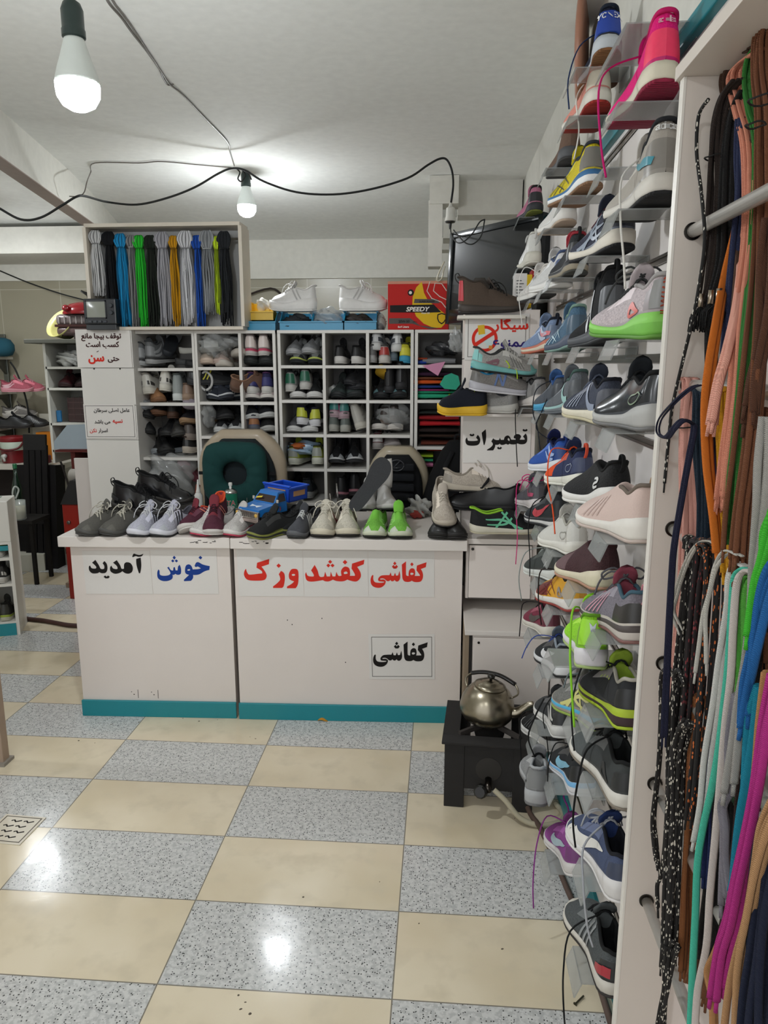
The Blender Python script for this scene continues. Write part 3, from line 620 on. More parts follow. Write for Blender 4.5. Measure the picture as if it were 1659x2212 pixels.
# heel position (y, z), yaw towards the room, pitch, and the look of each shoe
WALL = [
 # above the teal trim
 (0, 0, 0, 0, 'YN', 'navy court shoe with silver heel bar and gum sole above the teal strip', dict(up='#141a2e', heel='#23479c', toe='#3a3f48', sole='#b9bec4', out='#7a5232', lin_='#18202e', lace='#1c2f55', tread=True, hl='#1f3f9a', hang=[[(-.05, -.02, -.04), (-.075, -.03, -.12), (-.07, -.03, -.19)]], htext=('YONEX', .017, '#f0f0f0', .62, False))),
 (0, 0, 0, 0, '', 'coral and white trainer with a red sole above the teal strip', dict(up='#d98f80', heel='#c9c0ae', sole='#d8d2c6', out='#9c2e26', lin_='#d0604c', lace='#e8e4da', tread=True, hang=[[(-.03, -.02, -.05), (-.02, -.02, -.13), (-.03, -.02, -.2)]])),
 (0, 0, 0, 0, '', 'brown suede shoe with a ring at the heel above the teal strip', dict(up='#6f5a4e', upk='suede', sole='#56575a', out='#3b3a3a', lin_='#4a3c34', lace='#54483f', loop='#70594a', collar=.10)),
 (0, 0, 0, 0, '', 'pink and black runner at the far end above the teal strip', dict(up='#b5708a', heel='#26252a', toe='#2c2a30', sole='#35363a', out='#6e7433', lin_='#20201f', lace='#24262a', tread=True)),
 # row under the teal trim
 (0, 0, 0, 0, '', 'neon pink boot-like trainer with a thick cream sole and red tread', dict(up='#e01a78', heel='#f03a62', lin_='#c01a60', tongue='#e01a78', sole='#d4cdb8', out='#8c1f3c', lace='#c4166c', tread=True, collar=.115, hang=[[(-.06, .0, -.02), (-.09, -.05, -.08), (-.085, -.07, -.18), (-.075, -.08, -.24)]], htext=('adidas', .014, '#f7c6d2', .8, False), L=.27)),
 (0, 0, 0, 0, '', 'grey runner with yellow panels and a blue line on its white sole', dict(up='#c9b722', upk='mesh', heel='#77736c', hl='#77736c', sole='#dfe0de', band='#3f6f9c', out='#8a6a50', lin_='#2c2f36', lace='#3b5f86', logo='net', lc='#2b2d2f', collar=.10, wave=.002, tread=True)),
 (0, 0, 0, 0, '', 'plain white trainer in the second row from the top', dict(up='#d6d4d0', sole='#dcd9d4', out='#b5a18e', lin_='#cfccc7', lace='#e6e4e0')),
 (0, 0, 0, 0, '', 'chunky white trainer with a heel loop beside the television', dict(up='#d9d8d3', upk='leather', sole='#d9d5c8', lin_='#cfcdc6', lace='#e4e2dd', loop='#d6d4cf', heelz=.045, collar=.11, hi=.01, wave=.003)),
 # third row
 (0, 0, 0, 0, 'AD', 'pale grey canvas trainer with a black collar and black studded sole', dict(up='#a39d94', upk='fabric', sole='#cbc6bd', out='#1d1d1e', lin_='#25272b', hl=None, lace='#d7d4cd', tread=True, collar=.11, hang=[[(-.04, -.02, -.04), (-.05, -.06, -.12), (-.045, -.08, -.2), (-.04, -.08, -.25)]], logo='band', lc='#2a7d8c', htext=('adidas', .018, '#e8e8e6', .84, False), collarc='#1f2024', hi=.012)),
 (0, 0, 0, 0, '', 'dark navy mesh runner with silver trim and a cream ridged sole', dict(up='#2e3140', upk='mesh', eye='#5c6370', mud='#555b68', sole='#cfc8bb', out='#1c1c1f', lin_='#171a22', lace='#5a2f38', logo='cross', lc='#7e8896', wave=.003, tread=True)),
 (0, 0, 0, 0, '', 'black trainer with a red collar and red laces', dict(up='#2b2d2f', upk='mesh', lin_='#8f2a34', tongue='#a23440', sole='#8f8674', band='#2b2d2f', out='#3a3a35', lace='#7d2832', collar=.105, loop='#1a1a1c')),
 (0, 0, 0, 0, '', 'white and navy shoe squeezed between the black-red and the all-white one', dict(up='#c9c8c6', heel='#3a4a70', sole='#dcdad6', lin_='#42506f', lace='#dddbd8')),
 (0, 0, 0, 0, '', 'white runner with a looped white lace above the blue shoes', dict(up='#d2cfca', upk='mesh', sole='#dfddd8', out='#3b3b3b', lin_='#cbc6bf', lace='#e2dfda', logo='slash', lc='#7a7672', hang=[[(-.04, .02, .02), (-.07, .0, -.06), (-.06, -.02, -.2)]])),
 # fourth row
 (0, 0, 0, 0, 'NW', 'white knit runner with a lime green sole and a grey heel band', dict(up='#b9aeb0', upk='mesh', sole='#76b84e', out='#5f8f3c', band='#86c85c', hl='#8a8a88', lin_='#9a9695', lace='#3a3c3c', logo='tri', lc='#c7584c', collar=.105, heelz=.042, wave=.003, bow=True, htext=('NEWTON', .0165, '#b9482e', .45, True))),
 (0, 0, 0, 0, '', 'black sock-collar high trainer with a dark grey sole', dict(up='#17181a', heel='#4a4c50', sole='#4d4f53', out='#2b2c2e', lin_='#0e0e10', lace='#222326', hi=.055, collar=.1, loop='#131315', mud='#4a4c50', logo='N', lc='#c2c4c6')),
 (0, 0, 0, 0, '', 'teal-blue patterned runner with a pale green lining', dict(up='#46637a', upk='mesh', toe='#8fa89c', sole='#4b5363', out='#6f8a80', lin_='#6f8a7e', lace='#6b8294', logo='net', lc='#a9c0c8', collar=.10, hi=.01)),
 (0, 0, 0, 0, '', 'light blue runner with a pink mark and a cream and orange sole', dict(up='#7486a3', upk='mesh', sole='#cfc4b0', band='#b5624a', out='#a85a44', lin_='#161a26', lace='#8b98b0', logo='band', lc='#c9686f', logo2='wing', lc2='#aab6c8', loop='#161a26')),
 (0, 0, 0, 0, '', 'black and grey trainer at the far end in front of the cigarette sign', dict(up='#2c2b2a', upk='suede', mud='#5d5a57', sole='#68645f', out='#3e3c3a', lin_='#141414', lace='#1a1a1a', logo='slash', lc='#6d6a66')),
 # fifth row
 (0, 0, 0, 0, '', 'glossy black and charcoal running shoe with a silver and white sole', dict(up='#23262a', upk='gloss', toe='#33363a', mud='#3a3d42', sole='#a9a8a5', out='#6d6c6b', lin_='#0e0f10', lace='#1b1c1e', logo='oval', lc='#7f9078', collar=.10, heelz=.045, loop='#1a1b1d', L=.27)),
 (0, 0, 0, 0, '', 'navy-grey mesh runner with silver curves and a dirty cream sole', dict(up='#383d4b', upk='mesh', heel='#4d4f58', sole='#cfc8b4', out='#b9b092', lin_='#14161e', lace='#5a6172', logo='form', lc='#8a93a6', logo2='lines', lc2='#8a93a6')),
 (0, 0, 0, 0, '', 'grey runner with a pale mint side stripe and dark collar', dict(up='#5d6166', upk='mesh', sole='#6f7478', band='#86a8a4', out='#55595d', lin_='#3e5550', lace='#303338', logo='form', lc='#9cc2be', collar=.10, hi=.008)),
 (0, 0, 0, 0, '', 'grey and blue runner with a bright blue sole edge', dict(up='#4b5058', upk='mesh', sole='#4a9ac0', out='#3f88ae', lin_='#2c4f86', tongue='#3d5f92', lace='#22262c', hang=[[(-.05, .0, -.03), (-.065, -.02, -.10), (-.05, -.03, -.16), (-.04, -.03, -.23)]])),
 (0, 0, 0, 0, '', 'worn white-grey runner with thick black laces at the row end', dict(up='#8b8988', upk='mesh', toe='#b5b0ac', sole='#c9c2bd', lin_='#2b2c2e', lace='#161617', logo='slash', lc='#4a4b4d', hang=[[(-.05, -.01, -.05), (-.06, -.02, -.14), (-.055, -.02, -.26), (-.05, -.02, -.34)]])),
 # sixth row
 (0, 0, 0, 0, '', 'blush pink knit sneaker with a thick white textured sole and tan loop', dict(up='#c9b3aa', upk='fabric', sole='#d9d4cc', out='#b9a9a0', lin_='#6d6258', lace='#bfaca4', loop='#a98a6a', collar=.105, heelz=.046, toe=None, logo='lines', lc='#bba49b', L=.275, W=.112, nolace=True, notongue=True, tt=.5)),
 (0, 0, 0, 0, '', 'black knit slip-on with a white emblem and a white sole', dict(up='#1f1f20', upk='mesh', sole='#d4d1cc', lin_='#0c0c0d', logo='S', lc='#cfcfcd', nolace=True, notongue=True, tt=.5, collar=.095, heelz=.042, wave=.003, loop='#161617')),
 (0, 0, 0, 0, '', 'navy runner with an orange toe and long orange laces', dict(up='#2a3252', toe='#d2502c', tc=.68, heel='#39415f', eye='#c94c30', sole='#d6d4c8', lin_='#161a2a', lace='#e8552a', logo='oval', lc='#8f97a8', loop='#d05038', hang=[[(-.05, .0, .0), (-.065, -.02, -.08), (-.055, -.04, -.16), (-.05, -.05, -.23)]])),
 (0, 0, 0, 0, '', 'royal blue runner with a thin swoosh outline and white sole', dict(up='#2c519c', sole='#d2d3d6', lin_='#17204a', tongue='#1b2350', lace='#23262c', logo='wing', lc='#9fb2d8', collar=.095, loop='#22397a', hang=[[(-.04, .02, .04), (-.01, .05, .10), (.03, .08, .17)]])),
 # seventh row
 (0, 0, 0, 0, '', 'grey walking shoe with pink stripes, teal collar and black heel', dict(up='#77727a', upk='mesh', heel='#2f2d2b', mud='#bdb6ac', sole='#bdb5ad', band='#4a423f', out='#7a5550', lin_='#7a3a4a', tongue='#8a4250', collarc='#3f5a68', lace='#5c5b5f', logo='lines', lc='#d08f9c', loop='#c8848c', W=.112, hc=.3, bow=True)),
 (0, 0, 0, 0, '', 'maroon knit runner with paper stuffed in it and a speckled cream sole', dict(up='#42292c', upk='mesh', toe='#6d585a', tc=.66, sole='#cfc6ad', out='#a9806a', lin_='#3a1e20', lace='#3a2426', nolace=True, notongue=True, tt=.5, collar=.10, L=.27, W=.108, heelz=.044)),
 (0, 0, 0, 0, '', 'all-white leather trainer with an oval panel on the heel', dict(up='#c9c7c0', upk='leather', sole='#d4d1c8', lin_='#a9a69c', lace='#d6d4cd', logo='oval', lc='#a5a39c', collar=.095, loop='#b5b1a6')),
 (0, 0, 0, 0, '', 'black runner with a red swirl mark and white sole edge', dict(up='#22262a', upk='mesh', sole='#d2d2d0', band='#26282c', out='#2a2b2e', lin_='#101214', lace='#17181a', logo='swoosh', lc='#b8434c', collar=.10, hi=.01, hang=[[(-.04, .02, -.03), (-.055, .02, -.1), (-.05, .02, -.2), (-.05, .02, -.27)]])),
 (0, 0, 0, 0, '', 'grey trainer with tangled bright pink laces next to the cabinet', dict(up='#5b5a60', upk='mesh', toe='#8c4f62', sole='#d0c9c8', lin_='#494a50', lace='#d8357e', logo='band', lc='#b24a6a', bow=True, hang=[[(-.05, .0, .0), (-.06, -.02, -.1), (-.055, -.03, -.22), (-.06, -.03, -.33)]])),
 # eighth row
 (0, 0, 0, 0, '', 'black trail shoe with a lime lining and small lime bars on the side', dict(up='#2b2c2e', upk='fabric', toe='#6b6769', eye='#8a8588', mud='#1f2022', sole='#3d2c30', band='#a2b52e', out='#9fb42a', lin_='#93ac3a', tongue='#8fa838', collarc='#aaa59a', lace='#1a1b1d', logo='dots', lc='#b4cc48', collar=.10, heelz=.04, W=.11, wave=.003, hang=[[(-.05, .03, .0), (-.075, .04, -.1), (-.07, .03, -.2)]])),
 (0, 0, 0, 0, 'LM', 'bright lime green runner with a pale textured sole and long lime lace', dict(up='#8fd12c', upk='mesh', sole='#d2ced2', out='#9db070', lin_='#5a8a20', tongue='#86c62c', lace='#8ed232', hl='#9bd93a', htext=('V', .026, '#c6ccd6', .55, False), collar=.10, hi=.014, heelz=.042, hang=[[(-.03, -.07, .02), (-.035, -.13, -.05), (-.03, -.15, -.12), (-.02, -.15, -.21)]])),
 (0, 0, 0, 0, '', 'yellow and dark red runner with a triangular side panel', dict(up='#d29a28', upk='leather', toe='#6f2a26', tc=.60, sole='#d6d2cc', out='#8c3a34', lin_='#1c1a18', lace='#2a2220', logo='tri', lc='#8a8078', logo2='net', lc2='#6f2a26', hang=[[(-.04, .05, .0), (-.05, .05, -.08), (-.045, .04, -.16)]])),
 (0, 0, 0, 0, '', 'dark grey runner with a small white emblem and a white sole', dict(up='#3f4341', upk='fabric', sole='#cfd1cc', lin_='#5b5f5e', lace='#9aa09c', logo='UA', lc='#d4d6d3', collarc='#8f9492', hang=[[(-.05, .05, -.02), (-.075, .05, -.1), (-.07, .04, -.18)]])),
 # ninth row
 (0, 0, 0, 0, '', 'charcoal and black knit runner with loopy black laces and scuffed white sole', dict(up='#3c3f3f', upk='fabric', toe='#565a5a', tc=.66, heel='#26282a', sole='#cfcbc2', out='#7b7266', lin_='#121314', lace='#0f1011', bow=True, logo='tri', lc='#1c1d1f', L=.275, W=.112, hang=[[(-.05, -.02, -.02), (-.075, -.05, -.07), (-.085, -.06, -.15), (-.08, -.07, -.21)]])),
 (0, 0, 0, 0, '', 'grey and pale yellow mesh runner with a blue-tipped sole', dict(up='#6f6f6b', upk='mesh', mud='#8b877f', sole='#9a9186', band='#4a9fc2', out='#8aa04a', lin_='#5f6266', lace='#6f7a7c', logo='cross', lc='#c5c27c', bow=True, W=.106)),
 (0, 0, 0, 0, '', 'black trainer with a white swoosh, grey collar and blue lace', dict(up='#2b2d30', sole='#d0d1d2', out='#1d1e20', lin_='#5c646e', collarc='#8a949e', tongue='#5a6470', lace='#3b4f96', logo='swoosh', lc='#d9dadb', hang=[[(-.05, .02, .0), (-.08, .02, -.03), (-.10, .01, -.07)]])),
 (0, 0, 0, 0, '', 'maroon trainer with black laces and a pale sole near the kettle', dict(up='#7a2f42', upk='mesh', toe='#5e3038', sole='#cdc8bd', lin_='#161315', lace='#1a1517', logo='swoosh', lc='#4a4340', loop='#171416', hang=[[(-.05, .05, -.01), (-.06, .05, -.07), (-.065, .05, -.13)]])),
 # tenth row
 (0, 0, 0, 0, '', 'slate blue runner with a big white swoosh and grey laces', dict(up='#46506b', upk='knit', toe='#55605f', tc=.90, sole='#d2cfcd', lin_='#16181f', tongue='#20315c', lace='#a9abb0', logo='bigswoosh', lc='#d8d6d0', L=.275, W=.115, heelz=.046, bow=True, hang=[[(-.05, -.03, -.03), (-.065, -.08, -.08), (-.06, -.10, -.16), (-.05, -.11, -.2)]])),
 (0, 0, 0, 0, '', 'black trainer with a pale blue swoosh and a blue line over the sole', dict(up='#26282a', upk='fabric', sole='#cfcfd2', band='#6fa6cf', out='#c5c5c8', lin_='#0f1012', lace='#141517', logo='swoosh', lc='#7fb2c8', W=.106, hang=[[(-.04, .01, .0), (-.06, .0, -.05), (-.065, -.01, -.1)]])),
 (0, 0, 0, 0, '', 'dark grey runner with white overlays just above the silver one', dict(up='#3b3d3f', upk='mesh', mud='#c5c4c0', sole='#cdccc8', lin_='#202224', lace='#141415', logo='wing', lc='#c9c8c4', hang=[[(-.03, .0, -.06), (-.02, -.02, -.14), (-.015, -.03, -.2)]])),
 (0, 0, 0, 0, '', 'black running shoe with a white sole wave beside the kettle spout', dict(up='#1f2021', upk='mesh', mud='#141516', sole='#c6c5c2', lin_='#111213', lace='#101112', logo='lines', lc='#55585a', wave=.003, hang=[[(-.05, .05, -.02), (-.06, .05, -.1), (-.055, .05, -.22)]])),
 # lowest row
 (0, 0, 0, 0, '', 'lowest shoe on the wall, grey and black mesh runner with a wide open collar', dict(up='#4d5152', upk='mesh', mud='#1d1e1f', heel='#2a2c2d', sole='#c7c2b8', out='#2f2a28', lin_='#101112', lace='#131415', logo='heelbar', lc='#a5303a', L=.285, W=.118, logo2='stripes', lc2='#8c9092', hang=[[(-.06, .0, -.04), (-.085, -.05, -.1), (-.09, -.09, -.17), (-.085, -.1, -.21)]])),
 (0, 0, 0, 0, '', 'purple running shoe with a pale blue swoosh and matching purple lace', dict(up='#8f4a8f', upk='knit', sole='#cdc9c6', lin_='#3a1f3c', tongue='#7a4078', lace='#8a3585', logo='swoosh', lc='#a9bcc6', bow=False, hang=[[(-.05, .02, .01), (-.085, -.02, -.05), (-.10, -.05, -.14), (-.10, -.06, -.21)], [(.01, .02, .03), (.0, .04, .06), (.02, .05, .07)]], W=.106)),
 (0, 0, 0, 0, 'SV', 'silver grey runner showing its heel, lowest beside the gas burner', dict(up='#8a8b8c', upk='mesh', heel='#9a9b9b', sole='#a3a4a5', out='#6a6a6a', lin_='#6b6d70', collarc='#a4a6a8', lace='#131314', logo='wing', lc='#35373a', hl='#7a7b7b', collar=.095, hi=.02, heelz=.045, hang=[[(-.02, -.05, .08), (.0, -.07, .16), (.02, -.05, .2)]])),
]
PLACE = [(0.385, 1.97, 2.279, -5, -3), (0.385, 2.035, 2.186, 2, -2), (0.385, 2.461, 2.164, -2, -2), (0.385, 3.293, 2.17, 3, -2), (0.385, 1.454, 2.034, 0, -2), (0.385, 2.05, 2.0, 10, -4), (0.385, 2.449, 1.981, 4, -2), (0.385, 3.27, 1.961, 6, -2), (0.385, 1.404, 1.838, 2, -2), (0.385, 1.679, 1.793, 8, -2), (0.385, 2.233, 1.805, 0, -1), (0.385, 2.44, 1.792, 10, -2), (0.385, 2.772, 1.795, 12, -5), (0.385, 1.341, 1.591, 10, 3), (0.385, 1.723, 1.602, 4, -4), (0.385, 2.154, 1.596, 4, -4), (0.385, 2.559, 1.597, 12, -4), (0.385, 3.152, 1.589, 13, -2), (0.385, 1.327, 1.432, 5, -1), (0.385, 1.696, 1.414, 7, 1), (0.385, 2.072, 1.42, 5, -6), (0.385, 2.385, 1.408, 4, -5), (0.385, 2.885, 1.394, 13, -5), (0.385, 1.332, 1.226, 9, -3), (0.385, 1.565, 1.248, 10, -6), (0.385, 1.956, 1.227, 7, -6), (0.385, 2.273, 1.224, 10, -7), (0.385, 1.334, 1.03, 5, -6), (0.385, 1.621, 1.046, 8, -7), (0.385, 1.985, 1.034, 9, -6), (0.385, 2.263, 1.045, 12, -6), (0.385, 2.827, 0.998, 5, -6), (0.385, 1.343, 0.849, 3, -6), (0.32, 1.463, 0.922, -8, -5), (0.385, 1.937, 0.886, 11, -9), (0.385, 2.233, 0.884, 12, -9), (0.385, 1.321, 0.689, 6, -1), (0.385, 1.515, 0.751, 12, -10), (0.385, 2.065, 0.636, 5, -8), (0.385, 2.348, 0.654, 7, -8), (0.385, 1.306, 0.495, 6, -4), (0.385, 1.754, 0.445, 1, -10), (0.385, 2.072, 0.436, 3, -6), (0.385, 2.163, 0.341, 11, -9), (0.385, 1.319, 0.259, 3, -5), (0.385, 1.751, 0.21, 2, -12), (0.285, 1.9, at_y(1187, 1748, 1.90).z, -8, -4)]   # heel x, y, z, yaw towards the room, pitch
for (_, _, _, _, key, label, st), (x, y, z, yaw, pitch) in zip(WALL, PLACE):
    st = dict(st); st.setdefault('L', .255); st.setdefault('collar', .098)
    shoe(label, (x, y, z), yaw, pitch, 0, sub=1, **st)
    if key == 'SV': continue
    cx = x - .13*math.sin(rad(yaw)); cy = y + .13*math.cos(rad(yaw)); cz = z + .13*math.sin(rad(pitch))
    short = ' '.join(label.split()[:5])
    holder('clear holder on the slat wall under the ' + ' '.join(label.split(' in ')[0].split(' above ')[0].split(' beside ')[0].split(' at ')[0].split()[:7]).rstrip(','), x-.02, cy-.02, cz-.002)
E0 = at_x(1340, 372, .37)
holder('empty clear holder on the slat wall between the pink and yellow trainers', .37, E0.y, E0.z)
E1 = at_x(1415, 70, .39)
holder('empty clear holder at the top edge above the pink trainer', .37, E1.y+.05, E1.z, w=.2)
# wall clock with a bronze rim seen edge on
CK = at_x(1283, 110, .45)
t = thing('wall_clock', 'round bronze-rimmed wall clock with a white face behind the navy court shoe', 'clock', CK)
t.rotation_euler = (Matrix.Rotation(rad(-14), 3, 'Z') @ Matrix.Rotation(-PI/2, 3, 'Y')).to_euler(); t.location.x -= .03
mb = MB(); mb.lathe([(.118, -.005), (.160, -.004), (.166, .004), (.160, .012), (.148, .016), (.130, .013), (.118, .008)], 48); mb.build('rim', M('#a0705a', 'plastic'), t, True)
MB().lathe([(.119, .004), (.119, .009), (.001, .009)], 40).build('dial', M('#d9d6cd', 'paper'), t)
for k in range(12):
    a = PI/6*k; text(str(k if k else 12), .026, M('#2a2a2a', 'plastic'), t, (.098*math.cos(a), -.098*math.sin(a)-.0, .0095), (0, 0, -PI/2), 0, 'numeral')
mb = MB(); mb.box((-.002, -.01, .010), (.002, .06, .0115)); mb.box((-.01, -.0025, .012), (.085, .0025, .0135)); mb.build('hands', M('#222', 'plastic'), t)
# ------------------------------------------------------------------ counters and their signs
WH = M('#d8cfc8', 'paint'); PAP = M('#d6d2cd', 'paper'); LAM = M('#d6cfc8', 'paint')
INK = M('#171412', 'matte'); RED = M('#cf2f22', 'matte'); BLUE = M('#173a86', 'matte')
def counter(label, x0, y0, x1, y1, depth=.56, top=.832, tw=.046, over=.035, ol=.03, orr=.03):
    a = math.atan2(y1-y0, x1-x0); w = math.hypot(x1-x0, y1-y0)
    t = thing('shop_counter', label, 'counter', (x0, y0, 0), (0, 0, a))
    MB().box((0, 0, .02), (w, .018, top-tw)).build('front_panel', WH, t)
    for x in (0, w-.018): MB().box((x, .018, .0), (x+.018, depth, top-tw)).build('side_panel', WH, t)
    MB().box((-ol, -over, top-tw), (w+orr, depth, top), 0, None, .003).build('worktop', LAM, t)
    MB().box((-.004, -.012, 0), (w+.002, .0, .075), 0, None, .002).build('kick_strip', M('#11808a', 'plastic'), t)
    r = random.Random(3 if x0 < -1 else 5); B = []
    for k in range(14):                              # ink scuffs on the worktop edge and drips near the base
        x = (w-.16 if x0 < -1 else .03)+r.random()*.12; z = top-.012-r.random()*.012; B.append(((x, -over-.0006, z), (x+.004+r.random()*.012, -over+.001, z+.0025)))
    for x in ((.25, .34) if x0 < -1 else ()):
        B += [((x, -.0006, .085), (x+.002, .001, .125)), ((x-.02, -.0006, .10), (x-.015, .001, .104)), ((x-.03, -.0006, .113), (x-.026, .001, .116))]
    for x, z in (((.22, .46), (.24, .44), (.37, .47), (.47, .27)) if x0 > -1 else ()): B.append(((x, -.0006, z), (x+.004, .001, z+.005)))
    for q in B: MB().box(*q).build('scuff_mark', M('#3a3632', 'matte'), t)
    return t, a, w
cl, aL, wL = counter('narrower white counter panel reading welcome in black and blue', -1.577, 2.953, -.887, 2.979, ol=.036, orr=.010)
cr, aR, wR = counter('wider white counter with red lettering across its front', -.868, 2.975, .103, 3.008, ol=.006, orr=.016)
def on_line(px, py, x0, y0, a):                      # a pixel on the (slightly turned) counter front
    d = ray(px, py); n = Vector((math.sin(a), -math.cos(a), 0)); p0 = Vector((x0, y0, 0)); k = (p0-CAM).dot(n)/d.dot(n); return CAM+d*k
def paper(label, quad, plane, group=None, frame=0, mat=None, lift=.0012, name='paper_sign'):
    """quad = (x0, y0, x1, y1) pixel box of the sheet; plane(px, py) gives points"""
    x0, y0, x1, y1 = quad; c = plane((x0+x1)/2, (y0+y1)/2); a = plane(x0, (y0+y1)/2); b = plane(x1, (y0+y1)/2); u = plane((x0+x1)/2, y0); d = plane((x0+x1)/2, y1)
    w, h = (b-a).length, (u-d).length; rz = math.atan2(b.y-a.y, b.x-a.x)
    n = Vector((math.sin(rz), -math.cos(rz), 0)); ry = -math.atan2(b.z-a.z, math.hypot(b.x-a.x, b.y-a.y))
    t = thing(name, label, 'sign', c+n*lift, (0, 0, rz), group); t.rotation_euler = Euler((0, 0, rz))
    tilt = ry
    t.rotation_euler = (Matrix.Rotation(rz, 3, 'Z') @ Matrix.Rotation(ry, 3, 'Y')).to_euler()
    MB().box((-w/2, -.0004, -h/2), (w/2, .0006, h/2)).build('sheet', mat or PAP, t)
    if frame:
        f = frame; mb = MB(); q = .002
        for A, B in (((-w/2+f, h/2-f-q), (w/2-f, h/2-f)), ((-w/2+f, -h/2+f), (w/2-f, -h/2+f+q)), ((-w/2+f, -h/2+f), (-w/2+f+q, h/2-f)), ((w/2-f-q, -h/2+f), (w/2-f, h/2-f))):
            mb.box((A[0], -.0009, A[1]), (B[0], 0, B[1]))
        mb.build('border', M('#4a4642', 'matte'), t)
    return t, w, h
LP = lambda x, y: on_line(x, y, -1.577, 2.953, aL)
RP = lambda x, y: on_line(x, y, -.872, 2.975, aR)
BL = M('#c4c0bc', 'paper')
def word(t, w, quad, zoom, polys, dots, mat, extra=None, dx=0, dy=0):
    """letters traced in a zoomed crop: zoom = (crop x0, crop y0, zoom factor); local frame of the sheet centre"""
    x0, y0, x1, y1 = quad; s = w/(x1-x0)/zoom[2]
    org = (((x0+x1)/2-zoom[0])*zoom[2], ((y0+y1)/2-zoom[1])*zoom[2])
    return glyphs(polys, dots, mat, t, (0, -.0012, 0), (PI/2, 0, 0), s, org, depth=.0)
Z4 = (170, 1180, 4.74); Z5 = (510, 1180, 3.687)
q = (182, 1190, 327, 1283); t, w_, h = paper('sheet reading the black half of the welcome', q, LP)
word(t, w_, q, Z4, ['602,125c 648,112c 648,200 630,275c 618,275c 600,190', '563,105c 580,72 610,80 640,85 680,72c 660,98 625,104 600,97 572,108c',
 '560,210 552,255 520,278 480,275 450,252c 420,272 370,280 330,255 328,215 345,195c 360,225 400,230 398,200 362,165c 402,138c 432,190 445,228 470,225c 475,180 500,160 540,170',
 '275,148c 298,180 300,230 280,268 240,275 215,262c 190,275 140,275 112,245 112,205 128,195c 140,222 180,225 185,205 148,165c 185,135c 215,190 232,228 265,228c 270,200 255,170c'],
 [(270, 313, 17, .9), (300, 313, 17, .9)], INK)
q = (328, 1188, 470, 1283); t, w_, h = paper('sheet reading the blue half of the welcome', q, LP)
word(t, w_, q, Z4, ['1192,200c 1210,165 1235,160 1280,185 1347,200c 1340,240c 1290,255 1230,288 1170,292c 1168,325 1145,355c 1075,358c 1072,345c 1130,292c 1095,275 1092,235 1105,195 1135,182 1160,200 1170,235c 1225,232c 1255,225c 1225,205 1205,210',
 '1118,236 1140,232 1142,245 1120,248', '1040,185c 1052,230 1045,280 1015,292 990,280c 975,292 960,290c 955,330 910,355 850,355 808,325 805,270 820,235c 830,250 832,290 870,302 920,295 940,270 910,215c 930,208c 945,240 970,245c 975,215c 990,210c 995,245c 1015,245c 1022,205c'],
 [(1257, 112, 20, .95), (990, 112, 17), (973, 146, 17, .95), (1010, 146, 17, .95)], BLUE)
q = (514, 1186, 655, 1288); t, w_, h = paper('sheet with the last red letters, beside the gap between counters', q, RP)
word(t, w_, q, Z5, ['270,97c 265,140c 205,160c 235,205 243,240 220,270 140,275 85,265 63,230 68,195 82,177c 88,205 105,225 180,218 208,215c 205,195 165,168c 172,128c',
 '340,222c 358,195c 383,215 387,260 375,320 360,335c 290,335c 290,322c 330,290 350,262', '455,178 490,185 497,230 490,300 470,337c 400,337c 402,322c 440,300 460,280c 425,262 420,225 435,190', '445,222 465,220 468,232 448,235'],
 [(342, 152, 18, 1)], RED)
q = (656, 1188, 795, 1289); t, w_, h = paper('middle sheet of red lettering on the wider counter', q, RP)
word(t, w_, q, Z5, ['1023,103c 1018,140c 965,162c 990,205 992,245 965,278 930,280 885,266c 850,280 800,278 770,266c 740,280 710,280 690,270c 600,283 560,270 550,225 560,205c 572,235 615,240 618,225 598,190c 628,145c 650,190 665,240 700,240c 710,200c 722,240c 748,240c 755,200c 768,240c 790,240c 800,200c 815,234 840,232c 838,190 865,160 900,170 908,210 905,235c 945,235c 945,220 920,175c 925,135c',
 '860,205 880,200 888,215 862,220'], [(870, 123, 19, 1), (752, 120, 16, 1), (737, 150, 16, 1), (770, 150, 16, 1)], RED)
KAF = ['1327,325c 1312,425c 1215,462c 1245,520 1258,590 1248,660 1215,710 1160,725 1090,722 1040,695c 1000,718 940,722 890,705 862,660 855,600 848,372c 930,308c 928,570 945,598 980,600c 978,550 990,490 1020,455 1055,447 1090,465 1105,520 1103,570 1095,602c 1200,600c 1190,575 1160,530 1130,488c 1140,392c',
 '1042,535 1070,545 1072,565 1040,582 1012,568 1018,542',
 '800,498c 816,600 808,665 782,702 755,715 725,706 705,680c 690,700 665,710 640,702 622,680c 598,705 560,705 540,690 505,660 465,650 425,658c 432,674 490,672 522,690 533,715 512,778 450,830 370,842 288,815 245,758 237,680 255,610 280,580c 294,592c 291,670 318,722 370,738 440,740 492,732 505,718c 440,712 400,706 383,675 400,632 445,595 520,585 605,585c 630,528c 648,595c 690,598c 715,535c 735,595c 775,590c']
KD = [(712, 350, 32), (687, 415, 32), (742, 415, 32), (1044, 367, 33)]
q = (796, 1189, 938, 1290); t, w_, h = paper('sheet with the first red letters, beside the small cabinet', q, RP)
word(t, w_, q, (510+(1076-237*.4358)/3.687, 1180+(103-308*.369)/3.687, 3.687/.41), KAF, KD, RED)
q = (797, 1370, 939, 1467); t, w_, h = paper('lone framed sheet with a black word low on the wider counter', q, RP, frame=.012)
word(t, w_, q, (780, 1350, 9.217), KAF, KD, INK)
